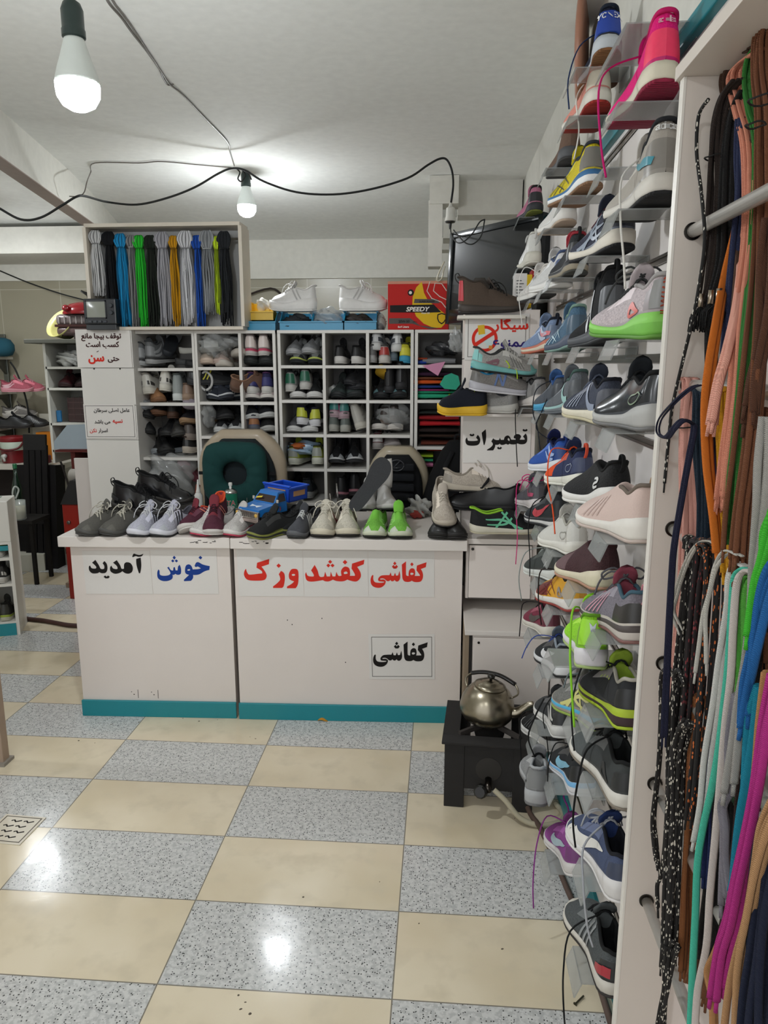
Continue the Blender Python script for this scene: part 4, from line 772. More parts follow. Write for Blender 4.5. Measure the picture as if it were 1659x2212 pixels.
# ------------------------------------------------------------------ white cabinets in the corner
def panelbox(mb, x0, x1, y0, y1, z0, z1, ch=.002): return mb.box((x0, y0, z0), (x1, y1, z1), 0, None, ch)
p = at_y(1018, 1300, 3.02); 
t = thing('corner_cabinet', 'small white locker with a flush door between counter and slat wall', 'cabinet', (.262, 3.02, .565))
panelbox(MB(), -.145, .150, .012, .40, 0, .245).build('carcass', WH, t)
panelbox(MB(), -.160, .150, -.015, .42, .245, .268).build('cabinet_top', LAM, t)
dd = panelbox(MB(), -.132, .128, -.006, .012, .008, .238).build('door', WH, t)
MB().lathe([(.006, 0), (.006, .004), (.004, .005)], 12, 0, rotM(90, 0, 0, (-.118, -.006, .222))).build('lock', M('#3a3836', 'metal'), dd)
MB().box((-.134, -.0035, .004), (.130, -.0028, .242)).build('door_gap', M('#55524e', 'matte'), t)
z1 = at_y(1080, 1362, 2.80).z
t = thing('corner_cabinet', 'low deep white cabinet behind the kettle with a chipped edge', 'cabinet', (.296, 2.80, 0))
panelbox(MB(), -.155, .155, .0, .60, 0, z1-.02).build('carcass', WH, t)
panelbox(MB(), -.185, .155, -.012, .60, z1-.02, z1).build('cabinet_top', LAM, t)
panelbox(MB(), -.150, .152, -.008, 0, .03, z1-.03).build('door', WH, t)
MB().box((-.185, -.006, 0), (-.168, .30, z1-.02)).build('side_edge', M('#8a7a66', 'matte'), t)
MB().box((-.168, -.003, 0), (-.155, .30, z1-.02)).build('side_gap', M('#2a2725', 'matte'), t)
MB().lathe([(.005, 0), (.005, .003)], 10, 0, rotM(90, 0, 0, (-.13, -.008, z1-.05))).build('lock', M('#3a3836', 'metal'), t)
t = thing('filler_cabinet', 'narrow white stack of panels between the locker and the repairs sign', 'cabinet', (.245, 3.10, .833))
for i, (z0, zz) in enumerate(((0, .16), (.163, .315), (.318, .565), (.568, .735), (.738, .93))):
    panelbox(MB(), -.150, .150, 0, .34, z0, zz, .0015).build('panel', WH, t)
BP = lambda x, y: at_y(x, y, 3.098)
q = (1000, 898, 1146, 1000); t, w_, h = paper('sheet reading repairs in black on the corner panels', q, BP)
word(t, w_, q, (990, 890, 9.76), ['405,480c 440,520 463,590 445,660 400,700 300,712 200,700 155,650 150,580 178,532c 190,560 205,600 280,610 380,605 410,590 372,540c', '490,435c 572,360c 585,480 580,590 552,695c 537,695c 510,570',
 '1412,450c 1440,500 1450,580 1435,640 1390,675 1310,680 1250,660c 1190,682 1110,680 1085,665c 1050,688 1010,670c 950,692 900,690 875,665c 840,690 780,690c 775,740 740,810c 610,812c 605,795c 690,740 730,680 695,620c 735,550c 760,575 810,590 860,585c 875,535c 895,585c 960,585c 975,530 1010,500 1050,495 1085,525 1110,575 1130,582c 1220,582c 1215,560 1180,555 1165,530 1185,485 1240,462 1290,475 1318,510 1310,545 1290,580c 1370,582c 1398,570 1358,515c',
 '1060,548 1080,580 1075,610 1045,590 1040,560'], [(258, 480, 29, .95), (312, 480, 29, .95), (1370, 380, 29, .95), (1426, 380, 29, .95), (845, 758, 29, .95), (898, 758, 29, .95)], INK)
# the no-smoking sheet
q = (1004, 678, 1142, 778); t, w_, h = paper('no smoking sheet with a red ring over a cigarette', q, BP, frame=.012)
s = w_/(1142-1004); P = lambda x, y: ((x/10.37+990-(1004+1142)/2)*s, -(y/10.37+670-(678+778)/2)*s)
cx, cz = P(590, 640); ro, ri = 290/10.37*s, 222/10.37*s
mb = MB(); rows = [[Vector((cx+r*math.cos(a), -.0012, cz+r*math.sin(a))) for r in (ri, ro)] for a in [2*PI*k/48 for k in range(49)]]; mb.grid(rows)
mb.build('ring', RED, t)
def bar(mb, a, b, wd, y=-.0015):
    a, b = Vector((a[0], y, a[1])), Vector((b[0], y, b[1])); d_ = (b-a).normalized(); n = Vector((-d_.z, 0, d_.x))*wd/2; mb.add([a-n, b-n, b+n, a+n], [(0, 1, 2, 3)])
mb = MB(); bar(mb, P(520, 500), P(730, 800), 130/10.37*s, -.0010); mb.build('cigarette_paper', M('#c4d6d4', 'paper'), t)
mb = MB(); bar(mb, P(500, 340), P(525, 545), 150/10.37*s, -.0013); mb.build('cigarette_filter', M('#d3ac2e', 'paper'), t)
mb = MB(); bar(mb, P(690, 830), P(770, 830), 80/10.37*s, -.0018); mb.build('cigarette_ember', M('#d98a3c', 'paper'), t)
mb = MB(); bar(mb, P(385, 770), P(785, 510), 80/10.37*s, -.0022); mb.build('ring_bar', RED, t)
for nm, st, sz, xx, yy, mt in (('lettering', 'سیگار', .052, 1180, 430, RED), ('lettering', 'ممنوع', .050, 1165, 810, M('#33266b', 'matte'))):
    X, Z = P(xx, yy); text(st, sz, mt, t, (X, -.0012, Z), (PI/2, 0, 0), .028, nm, sx=1.15)
# ------------------------------------------------------------------ gas burner and kettle
t = thing('gas_burner', 'low black iron gas burner standing on the floor under the kettle', 'stove', (.198, 2.52, 0), (0, 0, -.07))
IRON = M('#2b2928', 'matte')
tw, td, hz = .155, .155, .245
for sx in (-1, 1):
    for sy in (-1, 1):
        x0, y0 = sx*tw, sy*td
        MB().box((min(x0, x0-sx*.07), min(y0, y0-sy*.03), 0), (max(x0, x0-sx*.07), max(y0, y0-sy*.03), hz), 0, None, .002).build('leg', IRON, t)
MB().box((-tw+.06, -td+.003, .075), (tw-.06, -td+.02, hz)).build('front_apron', IRON, t)
for sx in (-1, 1): MB().box((sx*(tw-.004)-.003, -td+.03, .09), (sx*(tw-.004)+.003, td-.03, hz)).build('side_apron', IRON, t)
mb = MB(); o, i_ = .165, .105
for a, b in (((-o, -o), (o, -i_)), ((-o, i_), (o, o)), ((-o, -i_), (-i_, i_)), ((i_, -i_), (o, i_))): mb.box((a[0], a[1], hz), (b[0], b[1], hz+.010), 0, None, .002)
mb.build('top_frame', IRON, t)
for k in range(4):
    a = PI/4+k*PI/2; MB().box((.045, -.006, hz+.004), (.15, .006, hz+.022), 0, rotM(0, 0, math.degrees(a)), .001).build('pan_support', M('#3b3633', 'matte'), t)
MB().lathe([(.02, hz-.06), (.05, hz-.05), (.055, hz-.03), (.04, hz-.015), (.012, hz-.012)], 20).build('burner_head', M('#1d1b1a', 'matte'), t, True)
MB().lathe([(.045, 0), (.045, .003), (.03, .005)], 24, 0, rotM(90, 0, 0, (0, -td+.004, .155))).build('valve_plate', M('#35322f', 'matte'), t, 'auto')
mb = MB(); mb.tube([(0, -td, .12), (0, -td-.05, .105)], .012, 10); mb.build('valve', M('#4a4541', 'metal'), t, True)
mb = MB(); mb.lathe([(.018, 0), (.024, .004), (.024, .028), (.018, .034)], 10, 0, rotM(75, 0, -15, (-.02, -td-.035, .098))); mb.build('knob', M('#141312', 'plastic'), t)
mb = MB().tube(crv([(.02, -td-.045, .108), (.06, -td-.06, .08), (.11, -td-.075, .03), (.17, -td-.08, .011), (.235, -td-.06, .011), (.262, -td-.01, .011), (.24, -td+.06, .011)], 6), .0095, 10); mb.build('rubber_hose', M('#b0a891', 'rubber'), t, True)
k = thing('kettle', 'dented steel kettle with a black handle sitting on the gas burner', 'kettle', (.182, 2.525, hz+.024), (0, rad(6), -.3), scale=.9)
ST = M('#98907f', 'metal')
prof = [(.001, .0), (.075, .0), (.092, .006), (.106, .026), (.111, .05), (.107, .08), (.096, .108), (.084, .126), (.072, .138), (.062, .145)]
MB().lathe(prof, 40).build('kettle_body', ST, k, True)
ld = MB().lathe([(.063, .146), (.064, .150), (.050, .158), (.036, .162), (.034, .166), (.012, .170), (.001, .170)], 32).build('lid', ST, k, True)
MB().lathe([(.006, .170), (.006, .178), (.014, .182), (.016, .190), (.011, .196), (.001, .198)], 16).build('lid_knob', M('#17140f', 'plastic'), ld, True)
MB().tube(crv([(.095, 0, .055), (.122, 0, .062), (.145, 0, .085), (.165, 0, .108), (.182, 0, .118)], 5), [.024-.013*(j/20) for j in range(21)], 14).build('spout', ST, k, True)
hb = lambda L_: [Vector((x, y+(z-.118)*.80, .118+(z-.118)*.55)) for x, y, z in L_]
mb = MB(); mb.tube(crv(hb([(-.092, 0, .118), (-.108, 0, .150), (-.098, 0, .178), (-.085, 0, .186)]), 4), .004, 8); mb.tube(crv(hb([(.092, 0, .118), (.112, 0, .140), (.106, 0, .166), (.088, 0, .186)]), 4), .004, 8); mb.build('handle_bracket', ST, k, True)
MB().tube(crv(hb([(-.095, 0, .184), (-.06, 0, .200), (-.02, 0, .208), (.03, 0, .206), (.092, 0, .184)]), 5), .011, 10, flat=.75).build('handle_grip', M('#14110f', 'plastic'), k, True)
# pipe along the skirting, nail, leaf, drain
pts = [at_z(x, y, .02) for x, y in ((1140, 1745), (1165, 1785), (1200, 1860), (1225, 1920), (1245, 1965), (1253, 1992))]
pts = [Vector((min(p.x, .43), p.y, p.z)) for p in pts]
tag(MB().tube(crv([pts[0]+Vector((-.02, .3, .02))]+pts+[Vector((.425, 1.5, .02))], 5), .009, 10).build('gas_pipe', M('#57463d', 'rubber'), None, True), 'dark gas pipe lying on the floor along the skirting', 'pipe')
p = at_z(1252, 2160, .003); tag(MB().tube([p+Vector((-.012, -.012, .0)), p+Vector((.012, .012, .001))], .0022, 8).lathe([(.005, 0), (.005, .001)], 10, 0, rotM(90, 0, -45, p+Vector((-.013, -.013, 0)))).build('nail', M('#4a4a40', 'metal')), 'single nail lying on a cream floor tile', 'nail')
p = at_z(698, 1556, .0); mb = MB(); rows = [[p+Vector(((u-.5)*.045, (v-.5)*.022, .004+.012*math.sin(PI*u)*math.sin(PI*v)+.004*math.sin(5*u))) for u in (0, .2, .4, .6, .8, 1)] for v in (0, .25, .5, .75, 1)]; mb.grid(rows); mb.grid([[q-Vector((0, 0, .0015)) for q in r] for r in rows])
tag(mb.build('dry_leaf', M('#b5802c', 'suede'), None, True), 'curled yellow leaf at the foot of the wider counter', 'leaf')
t = thing('floor_drain', 'square cream drain cover with wavy slots set in the floor tiles', 'drain', at_z(28, 1792, 0), (0, 0, -.06))
MB().box((-.075, -.075, 0), (.075, .075, .003), 0, None, .001).build('drain_plate', M('#cfc7b6', 'plastic'), t)
mb = MB()
for r_ in range(4):
    for c_ in range(3):
        if (r_+c_) % 2: continue
    for c_ in (0, 1):
        x0 = -.045+.045*c_+.012*(r_ % 2); y0 = -.042+.028*r_
        mb.tube([(x0+.009*i, y0+.005*math.sin(i*2.1), .0025) for i in range(5)], .0035, 6, flat=.5)
mb.build('drain_slot', M('#1d1a17', 'matte'), t); t.children[-1]['kind'] = 'stuff'
mb = MB()
for a, b in (((-.066, -.066), (.066, -.063)), ((-.066, .063), (.066, .066)), ((-.066, -.066), (-.063, .066)), ((.063, -.066), (.066, .066))): mb.box((a[0], a[1], .002), (b[0], b[1], .0036))
mb.build('drain_rim', M('#5a544a', 'matte'), t)
mb = MB(); r = random.Random(8)
for x, y in ((540, 1592), (552, 1596), (430, 1558), (395, 1552), (470, 1555), (1112, 1768), (905, 1995), (735, 2070), (820, 1905), (655, 1938), (515, 2150), (530, 2165), (520, 2180), (540, 2190), (1085, 2050), (170, 1600), (205, 1605), (300, 1560), (640, 1560), (240, 1565)):
    p = at_z(x, y, 0); q = r.uniform(.0015, .0045); mb.lathe([(q, 0), (q*.9, .001), (q*.3, .0016)], 6, 0, rotM(0, 0, r.uniform(0, 60), p) @ Matrix.Diagonal((1, r.uniform(.4, 1), 1, 1)))
o = mb.build('floor_debris', M('#5a5145', 'matte')); tag(o, 'scattered dark crumbs and specks on the tiled floor', 'debris'); o['kind'] = 'stuff'
# ------------------------------------------------------------------ cubby racks behind the counter
SY = 3.85; DEP = .30
def sx_(px, py=800): return at_y(px, py, SY).x
def sz_(py, px=650): return at_y(px, py, SY).z
CARC = M('#d2cfc9', 'paint'); CARC_SHADE = M('#6b6865', 'paint')  # back panel colour darkened to stand in for shade inside the cubbies
def rack(label, xs, zs, name='cubby_rack', bottom=0.0, y=SY, dep=DEP, th=.016):
    """xs: board centres left to right; zs: shelf heights top to bottom (tops of boards)"""
    t = thing(name, label, 'shelf', ((xs[0]+xs[-1])/2, y, bottom)); ox = t.location.x
    for i, x in enumerate(xs): MB().box((x-ox-th/2, 0, 0), (x-ox+th/2, dep, zs[0]-bottom), 0, None, .001).build('upright_board', CARC, t)
    for k, z in enumerate(zs):
        for a, b in (zip(xs[:-1], xs[1:]) if k else ((xs[0]-th, xs[-1]+th),)):
            MB().box((a-ox+th/2, -.002 if k == 0 else 0, z-bottom-th), (b-ox-th/2, dep, z-bottom), 0, None, .001).build('top_board' if k == 0 else 'shelf_board', CARC, t)
    MB().box((xs[0]-ox, dep, 0), (xs[-1]-ox, dep+.006, zs[0]-bottom)).build('back_panel', CARC_SHADE, t)
    return t
ZT = sz_(713)
ZC_ = [ZT]+[sz_(y) for y in (789, 864, 938, 1012, 1086)]+[.45]
XC = [sx_(604), sx_(700), sx_(794), sx_(890)]
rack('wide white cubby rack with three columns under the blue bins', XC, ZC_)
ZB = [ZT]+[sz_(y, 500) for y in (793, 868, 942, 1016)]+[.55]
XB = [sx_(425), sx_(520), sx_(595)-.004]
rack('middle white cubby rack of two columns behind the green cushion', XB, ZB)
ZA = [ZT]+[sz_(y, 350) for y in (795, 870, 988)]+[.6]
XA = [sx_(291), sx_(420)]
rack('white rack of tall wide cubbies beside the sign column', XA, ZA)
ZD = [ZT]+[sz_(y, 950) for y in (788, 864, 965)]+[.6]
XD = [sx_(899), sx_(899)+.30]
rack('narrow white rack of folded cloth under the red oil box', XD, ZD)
# the white column with signs
XS0, XS1 = at_y(168, 720, 3.80).x, at_y(284, 720, 3.80).x
t = thing('sign_column', 'tall blank white column carrying two printed signs', 'cabinet', ((XS0+XS1)/2, 3.80, 0)); hw = (XS1-XS0)/2; zt = at_y(230, 712, 3.8).z
MB().box((-hw, .016, 0), (hw, .35, zt), 0, None, .002).build('carcass', CARC, t)
zz = [zt, at_y(230, 795, 3.8).z, at_y(230, 875, 3.8).z, at_y(230, 950, 3.8).z, .3]
for a, b in zip(zz[1:], zz[:-1]): MB().box((-hw, 0, a+.001), (hw, .016, b-.001), 0, None, .001).build('face_panel', CARC, t)
for x in (-.07, .07): MB().lathe([(.004, 0), (.004, .003)], 8, 0, rotM(90, 0, 0, (x, 0, zz[1]-.004))).build('screw', M('#2b2a28', 'metal'), t)
SPn = lambda x, y: at_y(x, y, 3.798)
def fa_lines(t, w, quad, lines):
    x0, y0, x1, y1 = quad; s = w/(x1-x0)
    for st, px, py, size, mt, b, al in lines:
        text(st, size*s, mt, t, ((px-(x0+x1)/2)*s, -.0012, -(py-(y0+y1)/2)*s), (PI/2, 0, 0), b, 'lettering', align=al, sx=1.0)
def zq(x, y): return x/8.193+160, y/8.193+700
DK = M('#3a1c1c', 'matte')
q = (165, 712, 283, 794); t, w_, h = paper('upper sign on the white column, three lines with one red word', q, SPn)
fa_lines(t, w_, q, [('توقف بیجا مانع', *zq(500, 262), 14.2, DK, .030, 'CENTER'), ('کسب است', *zq(510, 405), 15, DK, .030, 'CENTER'), ('حتی', *zq(690, 640), 15, DK, .030, 'CENTER'), ('سن', *zq(385, 645), 23, RED, .035, 'CENTER')])
s = w_/118; mb = MB(); X, Z = zq(418, 485); X = (X-(165+283)/2)*s; Z = -(Z-(712+794)/2)*s; bar(mb, (X-.006, Z-.002), (X+.006, Z+.003), .003); mb.build('lettering', DK, t)
q = (183, 873, 293, 947); t, w_, h = paper('lower framed sign on the white column, small text with red words', q, SPn, frame=.008)
fa_lines(t, w_, q, [('عامل اصلی سرطان', *zq(685, 1560), 10.2, INK, .018, 'CENTER'), ('نسیه', *zq(775, 1745), 11, RED, .03, 'CENTER'), ('می باشد', *zq(505, 1755), 10.2, INK, .018, 'CENTER'), ('اسرار', *zq(505, 1905), 10.2, INK, .018, 'CENTER'), ('نکن', *zq(330, 1905), 10.2, RED, .018, 'CENTER')])
# ------------------------------------------------------------------ things lying in the cubbies
def cell(px, py, y=SY+.02): return at_y(px, py, y)
def put(px, py, label, face='heel', yaw=0, pitch=0, roll=0, dy=0, **k):
    """a shoe whose near end sits at the pixel; face says which end looks out of the cubby"""
    k.setdefault('L', .26); k.setdefault('W', .092); k.setdefault('name', 'stored_shoe')
    p = cell(px, py, SY+.025+dy)
    if face == 'heel': loc, yw = p, yaw
    elif face == 'toe': yw = 180+yaw; loc = p + Vector((k['L']*math.sin(rad(yw)), -k['L']*math.cos(rad(yw)), 0))
    else: yw = yaw; loc = p
    return shoe(label, loc, yw, pitch, roll, **k)
BK = dict(up='#1b1b1d', upk='leather', sole='#222224', lin_='#0e0e0f', lace='#161617')
GY = dict(up='#6a6c6e', upk='mesh', sole='#a5a6a6', lin_='#3c3e40', lace='#77797a')
AL = 'in column-side top cubby'
put(298, 790, 'grey trail shoe with its striped heel out '+AL, yaw=-8, **dict(GY, heel='#8a8c8d', logo='wing', lc='#a8aaac', hi=.03, band='#3b3b3c'))
put(320, 787, 'second grey trail shoe leaning behind a dark slipper '+AL, yaw=-12, pitch=4, **dict(GY, heel='#808284', logo='wing', lc='#9c9ea0', hi=.03, band='#3b3b3c'))
slide('dark slide with a pale blue strap tipped up '+AL, cell(352, 775)+Vector((0, .05, .01)), 20, 35, 20, '#23262b', '#a9adb4')
slide('grey slide lying on its pair '+AL, cell(385, 765)+Vector((0, .02, 0)), -70, 4, 0, '#8d8c86', '#c0bfba')
slide('charcoal sandal at the bottom '+AL, cell(372, 788)+Vector((0, .05, 0)), -65, 0, 0, '#303132', '#4a3836')
slide('black sandal with a red edge '+AL, cell(395, 792)+Vector((0, .04, 0)), -50, 0, 0, '#1a1a1b', '#7a3634')
AL = 'in column-side second cubby'
for i, (x, y) in enumerate(((316, 852), (352, 845))):
    put(x, y, ('white sneaker with a dark-lined heel, tilted left, ', 'white sneaker with a dark-lined heel, against the bottle, ')[i]+AL, yaw=-6+10*i, roll=(-6, 6)[i], up='#bdbab2', upk='leather', sole='#c9c5ba', lin_='#8f8b83', lace='#b0ada4', hi=.02, hl='#c6c3ba', logo='heelbar', lc='#3a3836')
put(345, 872, 'folded tan leather sandal poking over the shelf edge '+AL, face='toe', yaw=30, up='#8f6644', upk='leather', sole='#7a563a', out='#5f432e', lin_='#70502f', nolace=True, tt=.5, L=.2, W=.08)
put(382, 866, 'grey shoe in clear wrapping '+AL, face='heel', yaw=5, up='#8b9190', sole='#c2c6c4', lin_='#565c5a', hi=.05, upk='gloss')
put(402, 866, 'brown shoe in a wrapped stack '+AL, face='heel', yaw=0, up='#7c6555', upk='leather', sole='#8d7765', lin_='#5a493d')
put(404, 832, 'black shoe with yellow marks on top of the stack '+AL, face='heel', yaw=-60, up='#1d1e20', sole='#2a2b2d', logo='slash', lc='#c0b93a', lin_='#111')
AL = 'in column-side third cubby'
for i, (x, y, yw, fc, d_) in enumerate(((310, 905, 10, 'toe', 'black leather shoe at the upper side of the heap'), (330, 900, -20, 'toe', 'black shoe with a brown sole edge near the top'), (372, 905, 15, 'heel', 'black heeled shoe showing a brown lining'), (392, 918, -30, 'toe', 'black loafer with a tan welt mid-heap'),
      (318, 940, 25, 'toe', 'black trainer crushed in the middle of the heap'), (352, 945, -12, 'toe', 'charcoal shoe half-hidden mid-heap'), (385, 945, 12, 'toe', 'dark grey shoe with stacked sole'), (405, 952, 0, 'heel', 'grey-brown slipper with thick sole'), (330, 985, -35, 'toe', 'black sandal with a grey rim at the bottom'), (362, 982, 30, 'toe', 'black court shoe flat on the shelf'), (400, 980, -10, 'heel', 'black shoe with a cream sole at the end'))):
    c = ('#161617', '#1a1817', '#1c1917', '#17171a', '#1f2022', '#2a2a2b', '#2e2d2c', '#4d4642', '#1a1b1c', '#151516', '#1b1b1b')[i]
    put(x, y, d_+' '+AL, fc, yw, roll=(-12, 9, 0, 14, -9, 5, 8, 0, 20, 0, 0)[i], dy=.02*(i % 3), up=c, upk='leather', sole=('#1e1e1e', '#6a4a36', '#4a3428', '#8a7054', '#242424', '#333', '#3c3b39', '#7a7068', '#8b9094', '#1c1c1c', '#a59c90')[i], lin_='#2c211c', lace='#111')
def lump(name, label, loc, size, mat, seed=1, cat='bag', rough=.18, rot=(0, 0, 0), group=None, n=12, amp=None):
    r = random.Random(seed); ph = [(r.uniform(1, 5), r.uniform(1, 5), r.uniform(0, 6), r.uniform(.3, 1)) for _ in range(7)]
    rows = []
    for i in range(n+1):
        th = PI*i/n; row = []
        for j in range(2*n):
            a = 2*PI*j/(2*n); d_ = Vector((math.sin(th)*math.cos(a), math.sin(th)*math.sin(a), math.cos(th)))
            f = 1+rough*sum(w*math.sin(p*d_.x*2+q*d_.y*2+q*d_.z*3+o) for p, q, o, w in ph)/3
            row.append(Vector((d_.x*size[0]*f, d_.y*size[1]*f, max(-.92*size[2], d_.z*size[2]*f)+.92*size[2])))
        rows.append(row)
    mb = MB(); mb.grid(rows, 0, True); o = mb.build(name, mat, None, True, loc, rot); tag(o, label, cat, group); return o
PLB = glassy('#b9bbba', .42, .16)
lump('cloth_bag', 'bunched mauve cloth bag at the top of the dark third cubby', cell(408, 886)+Vector((0, .06, 0)), (.05, .07, .035), M('#8a8088', 'fabric'), 2)
lump('plastic_bag', 'grey plastic bag end beside the black shoes in the third cubby', cell(308, 888)+Vector((0, .07, 0)), (.05, .07, .03), M('#8c9094', 'gloss'), 3)
lump('plastic_bag', 'clear plastic sack of shoes in the lowest cubby behind the black boots', cell(370, 1078)+Vector((0, .02, .02)), (.125, .10, .115), PLB, 4, rough=.3, n=20)
put(352, 1062, 'dark grey shoe inside the clear sack', 'toe', 30, 20, 0, dy=.05, up='#55585b', sole='#6d7073', lin_='#333')
put(383, 1060, 'peach-toed shoe inside the clear sack', 'toe', -10, 35, 0, dy=.03, up='#a58a78', sole='#b86a7a', lin_='#7a6456')
put(330, 1035, 'shoe with a lime patch inside the clear sack', 'toe', 20, 10, 0, dy=.06, up='#4a5052', sole='#6f7476', logo='band', lc='#a9b23a', lin_='#2e3133')
AL = 'in top cubby of the middle rack'
for i, (x, y) in enumerate(((444, 788), (470, 788))): put(x, y, ('beige wedge wrapped in clear plastic ', 'pale pink wedge beside it under plastic ')[i]+AL, 'toe', 10-20*i, up=('#b3a597', '#a89890')[i], upk='leather', sole=('#c6b3a3', '#b9a59b')[i], lin_='#8f8377', nolace=True, hi=.03)
lump('plastic_bag', 'crumpled clear wrapping over the beige shoes '+AL, cell(462, 786)+Vector((0, .05, .03)), (.085, .10, .07), PLB, 6, rough=.32, n=20)
lump('plastic_bag', 'shiny clear bag stuffed at the top corner '+AL, cell(497, 752)+Vector((0, .05, 0)), (.055, .09, .03), PLB, 7, rough=.35, n=18)
slide('cream slide with a broad strap '+AL, cell(488, 793)+Vector((0, .22, 0)), 172, 0, 0, '#b5aea4', '#c9c4ba', L=.22)
slide('second cream slide stood behind it '+AL, cell(503, 778)+Vector((0, .22, 0)), 188, 6, 0, '#a9a298', '#bcb6ab', L=.22)
AL = 'in second cubby of the middle rack'
MB_ = MB(); MB_.tube(crv([(.0, 0, .005), (.028, 0, .03), (.03, 0, .075), (.0, 0, .105), (-.028, 0, .075), (-.03, 0, .03), (-.005, 0, .006)], 5), .007, 8, flat=1.0)
tag(MB_.build('sandal_strap', M('#b9b9b6', 'leather'), None, True, cell(442, 846)+Vector((0, .03, 0)), (0, 0, .2)), 'white sandal strap looped upright '+AL, 'sandal')
put(497, 842, 'brown leather sandal on edge '+AL, 'heel', -50, 10, 40, up='#6f5446', upk='leather', sole='#5a4438', lin_='#8a6a55', nolace=True)
put(452, 865, 'navy trainer lying with its toe to the strap '+AL, 'toe', -40, up='#22262f', sole='#30343c', band='#b9bbbd', lin_='#14171d', logo='stripes', lc='#9a9da2')
put(495, 863, 'navy trainer with three white stripes '+AL, 'toe', 48, up='#262a33', sole='#30343c', band='#b9bbbd', lin_='#14171d', logo='stripes', lc='#b9bbbe')
AL = 'in third cubby of the middle rack'
for i, (x, y) in enumerate(((470, 937), (506, 936))): put(x, y, ('black trainer with a white toe arch ', 'black trainer with a white centre line ')[i]+AL, 'toe', -10+14*i, up='#1e1f21', sole='#b9bab8', toe='#8a8c8c', lin_='#121314', logo='net', lc='#9b9d9c')
put(490, 908, 'black shoe heaped on the pair '+AL, 'toe', 25, up='#171718', sole='#232324', lin_='#0e0e0e', lace='#111')
lump('plastic_bag', 'clear plastic bag hanging beside the black shoes '+AL, cell(446, 925)+Vector((0, .05, 0)), (.035, .08, .07), PLB, 9, rough=.3)
for cx_, row, up_, kw in (
    (((538, 568), 769), 'in the top small cubby beside the wide rack', '#9a8f8c', dict(heel='#c9bcb6', sole='#b9b5b1', band='#b64560', lin_='#6f6664', hi=.02, hl='#d0c4be', upk='mesh')),
    (((541, 575), 851), 'in the second small cubby beside the wide rack', '#2c2c50', dict(heel='#33356a', sole='#bfbdb8', lin_='#3b2140', collarc='#4a2a52', hi=.02, upk='mesh', lace='#6a2f66'))):
    for i, x in enumerate(cx_[0]):
        put(x, cx_[1], ('left', 'right')[i]+(' grey-pink heel-out trainer ' if 'top' in row else ' violet-navy heel-out trainer ')+row, yaw=(-4, 4)[i], up=up_, **kw)
for i, x in enumerate((535, 572)): put(x, 788, ('left', 'right')[i]+' one of the black pair beneath the grey-pink trainers', 'toe', (-3, 3)[i], up='#1c1f1f', sole='#262929', lin_='#101212', logo='slash', lc='#9b9e9c')
for i, x in enumerate((540, 575)): put(x, 866, ('left', 'right')[i]+' one of the pale pink pair beneath the violet-navy trainers', 'toe', (-3, 3)[i], up='#b8a8a8', sole='#c9c4be', out='#2e2c2c', lin_='#6d5f60')
AL = 'in the third small cubby'
for i, x in enumerate((547, 580)): put(x, (908, 905)[i], ('left', 'right')[i]+' black white-soled shoe of the upper pair '+AL, 'toe', (20, 24)[i], up='#1b1d21', sole='#b5b6b4', lin_='#0e1013', lace='#24262b', logo='lines', lc='#4a4d52')
put(548, 934, 'orange-toed shoe with a blue side '+AL, 'heel', 10, 0, 0, up='#3a4a86', heel='#9a6a48', sole='#5a5d66', lin_='#2a2b33', logo='stripes', lc='#b9bcc6')
put(580, 934, 'black shoe with a white sole under the upper pair '+AL, 'toe', 15, up='#191a1b', sole='#a9a9a6', lin_='#0f0f10')
# wide rack
def pairs(px, py, what, where, face='heel', yaws=(0, 0), dy=0, **k):
    for i in (0, 1): put(px[i], py if not isinstance(py, tuple) else py[i], ('left ', 'right ')[i]+what+' '+where, face, yaws[i], dy=dy, **k)
W = lambda r, c: 'in wide rack, %s row, %s column' % (('top', 'second', 'third', 'fourth', 'lowest')[r], ('first', 'middle', 'last')[c])
pairs((628, 660), (768, 766), 'grey trainer piled toe-down', W(0, 0), 'toe', (-10, -16), up='#77797b', upk='mesh', sole='#9a9b9c', lin_='#3a3540', logo='lines', lc='#a2a4a4', tongue='#6e6f72', hi=.02)
pairs((635, 676), (787, 787), 'black-soled trainer with a lime rim', W(0, 0), 'toe', (-14, -8), dy=-.005, up='#6d706e', sole='#26282a', band='#a9b45a', toe='#2b2d2e', lin_='#2c2c2e')
pairs((732, 767), (786, 786), 'black trainer on a white sole', W(0, 1), 'heel', (-2, -10), up='#161617', upk='leather', sole='#c3c0bc', lin_='#0d0d0e', lace='#19191a')
pairs((811, 859), (757, 760), 'white strapped slipper with a small emblem', W(0, 2), 'heel', (-6, 10), up='#a3a5a6', heel='#c2c3c3', sole='#c6c6c4', lin_='#4a4c50', hi=.01, logo='heelbar', lc='#3c4046')
put(829, 785, 'white trainer with a red heel triangle '+W(0, 2), 'heel', 0, up='#b5b1ab', sole='#bfbab4', hl='#9e322c', lin_='#4a4644')
put(872, 785, 'yellow and cyan shoe '+W(0, 2), 'heel', -8, up='#b8b332', heel='#c9c43a', sole='#3c8fae', lin_='#3a3a20', hi=.01)
put(804, 784, 'grey shoe wedged at the side '+W(0, 2), 'heel', 4, up='#8a8a8a', sole='#9b9b9a', lin_='#444', W=.07)
put(852, 780, 'slate shoe between white and yellow ones '+W(0, 2), 'heel', 12, up='#4a5862', sole='#5d6a72', lin_='#2a3238', W=.07, dy=.03)
pairs((625, 658), (847, 842), 'grey trainer with a green heel band', W(1, 0), 'heel', (-4, 4), up='#8c8d8a', heel='#9a9b98', hl='#1f5a44', sole='#b5b3ae', lin_='#1c1d1e', hi=.015, logo='stripes', lc='#35383a')
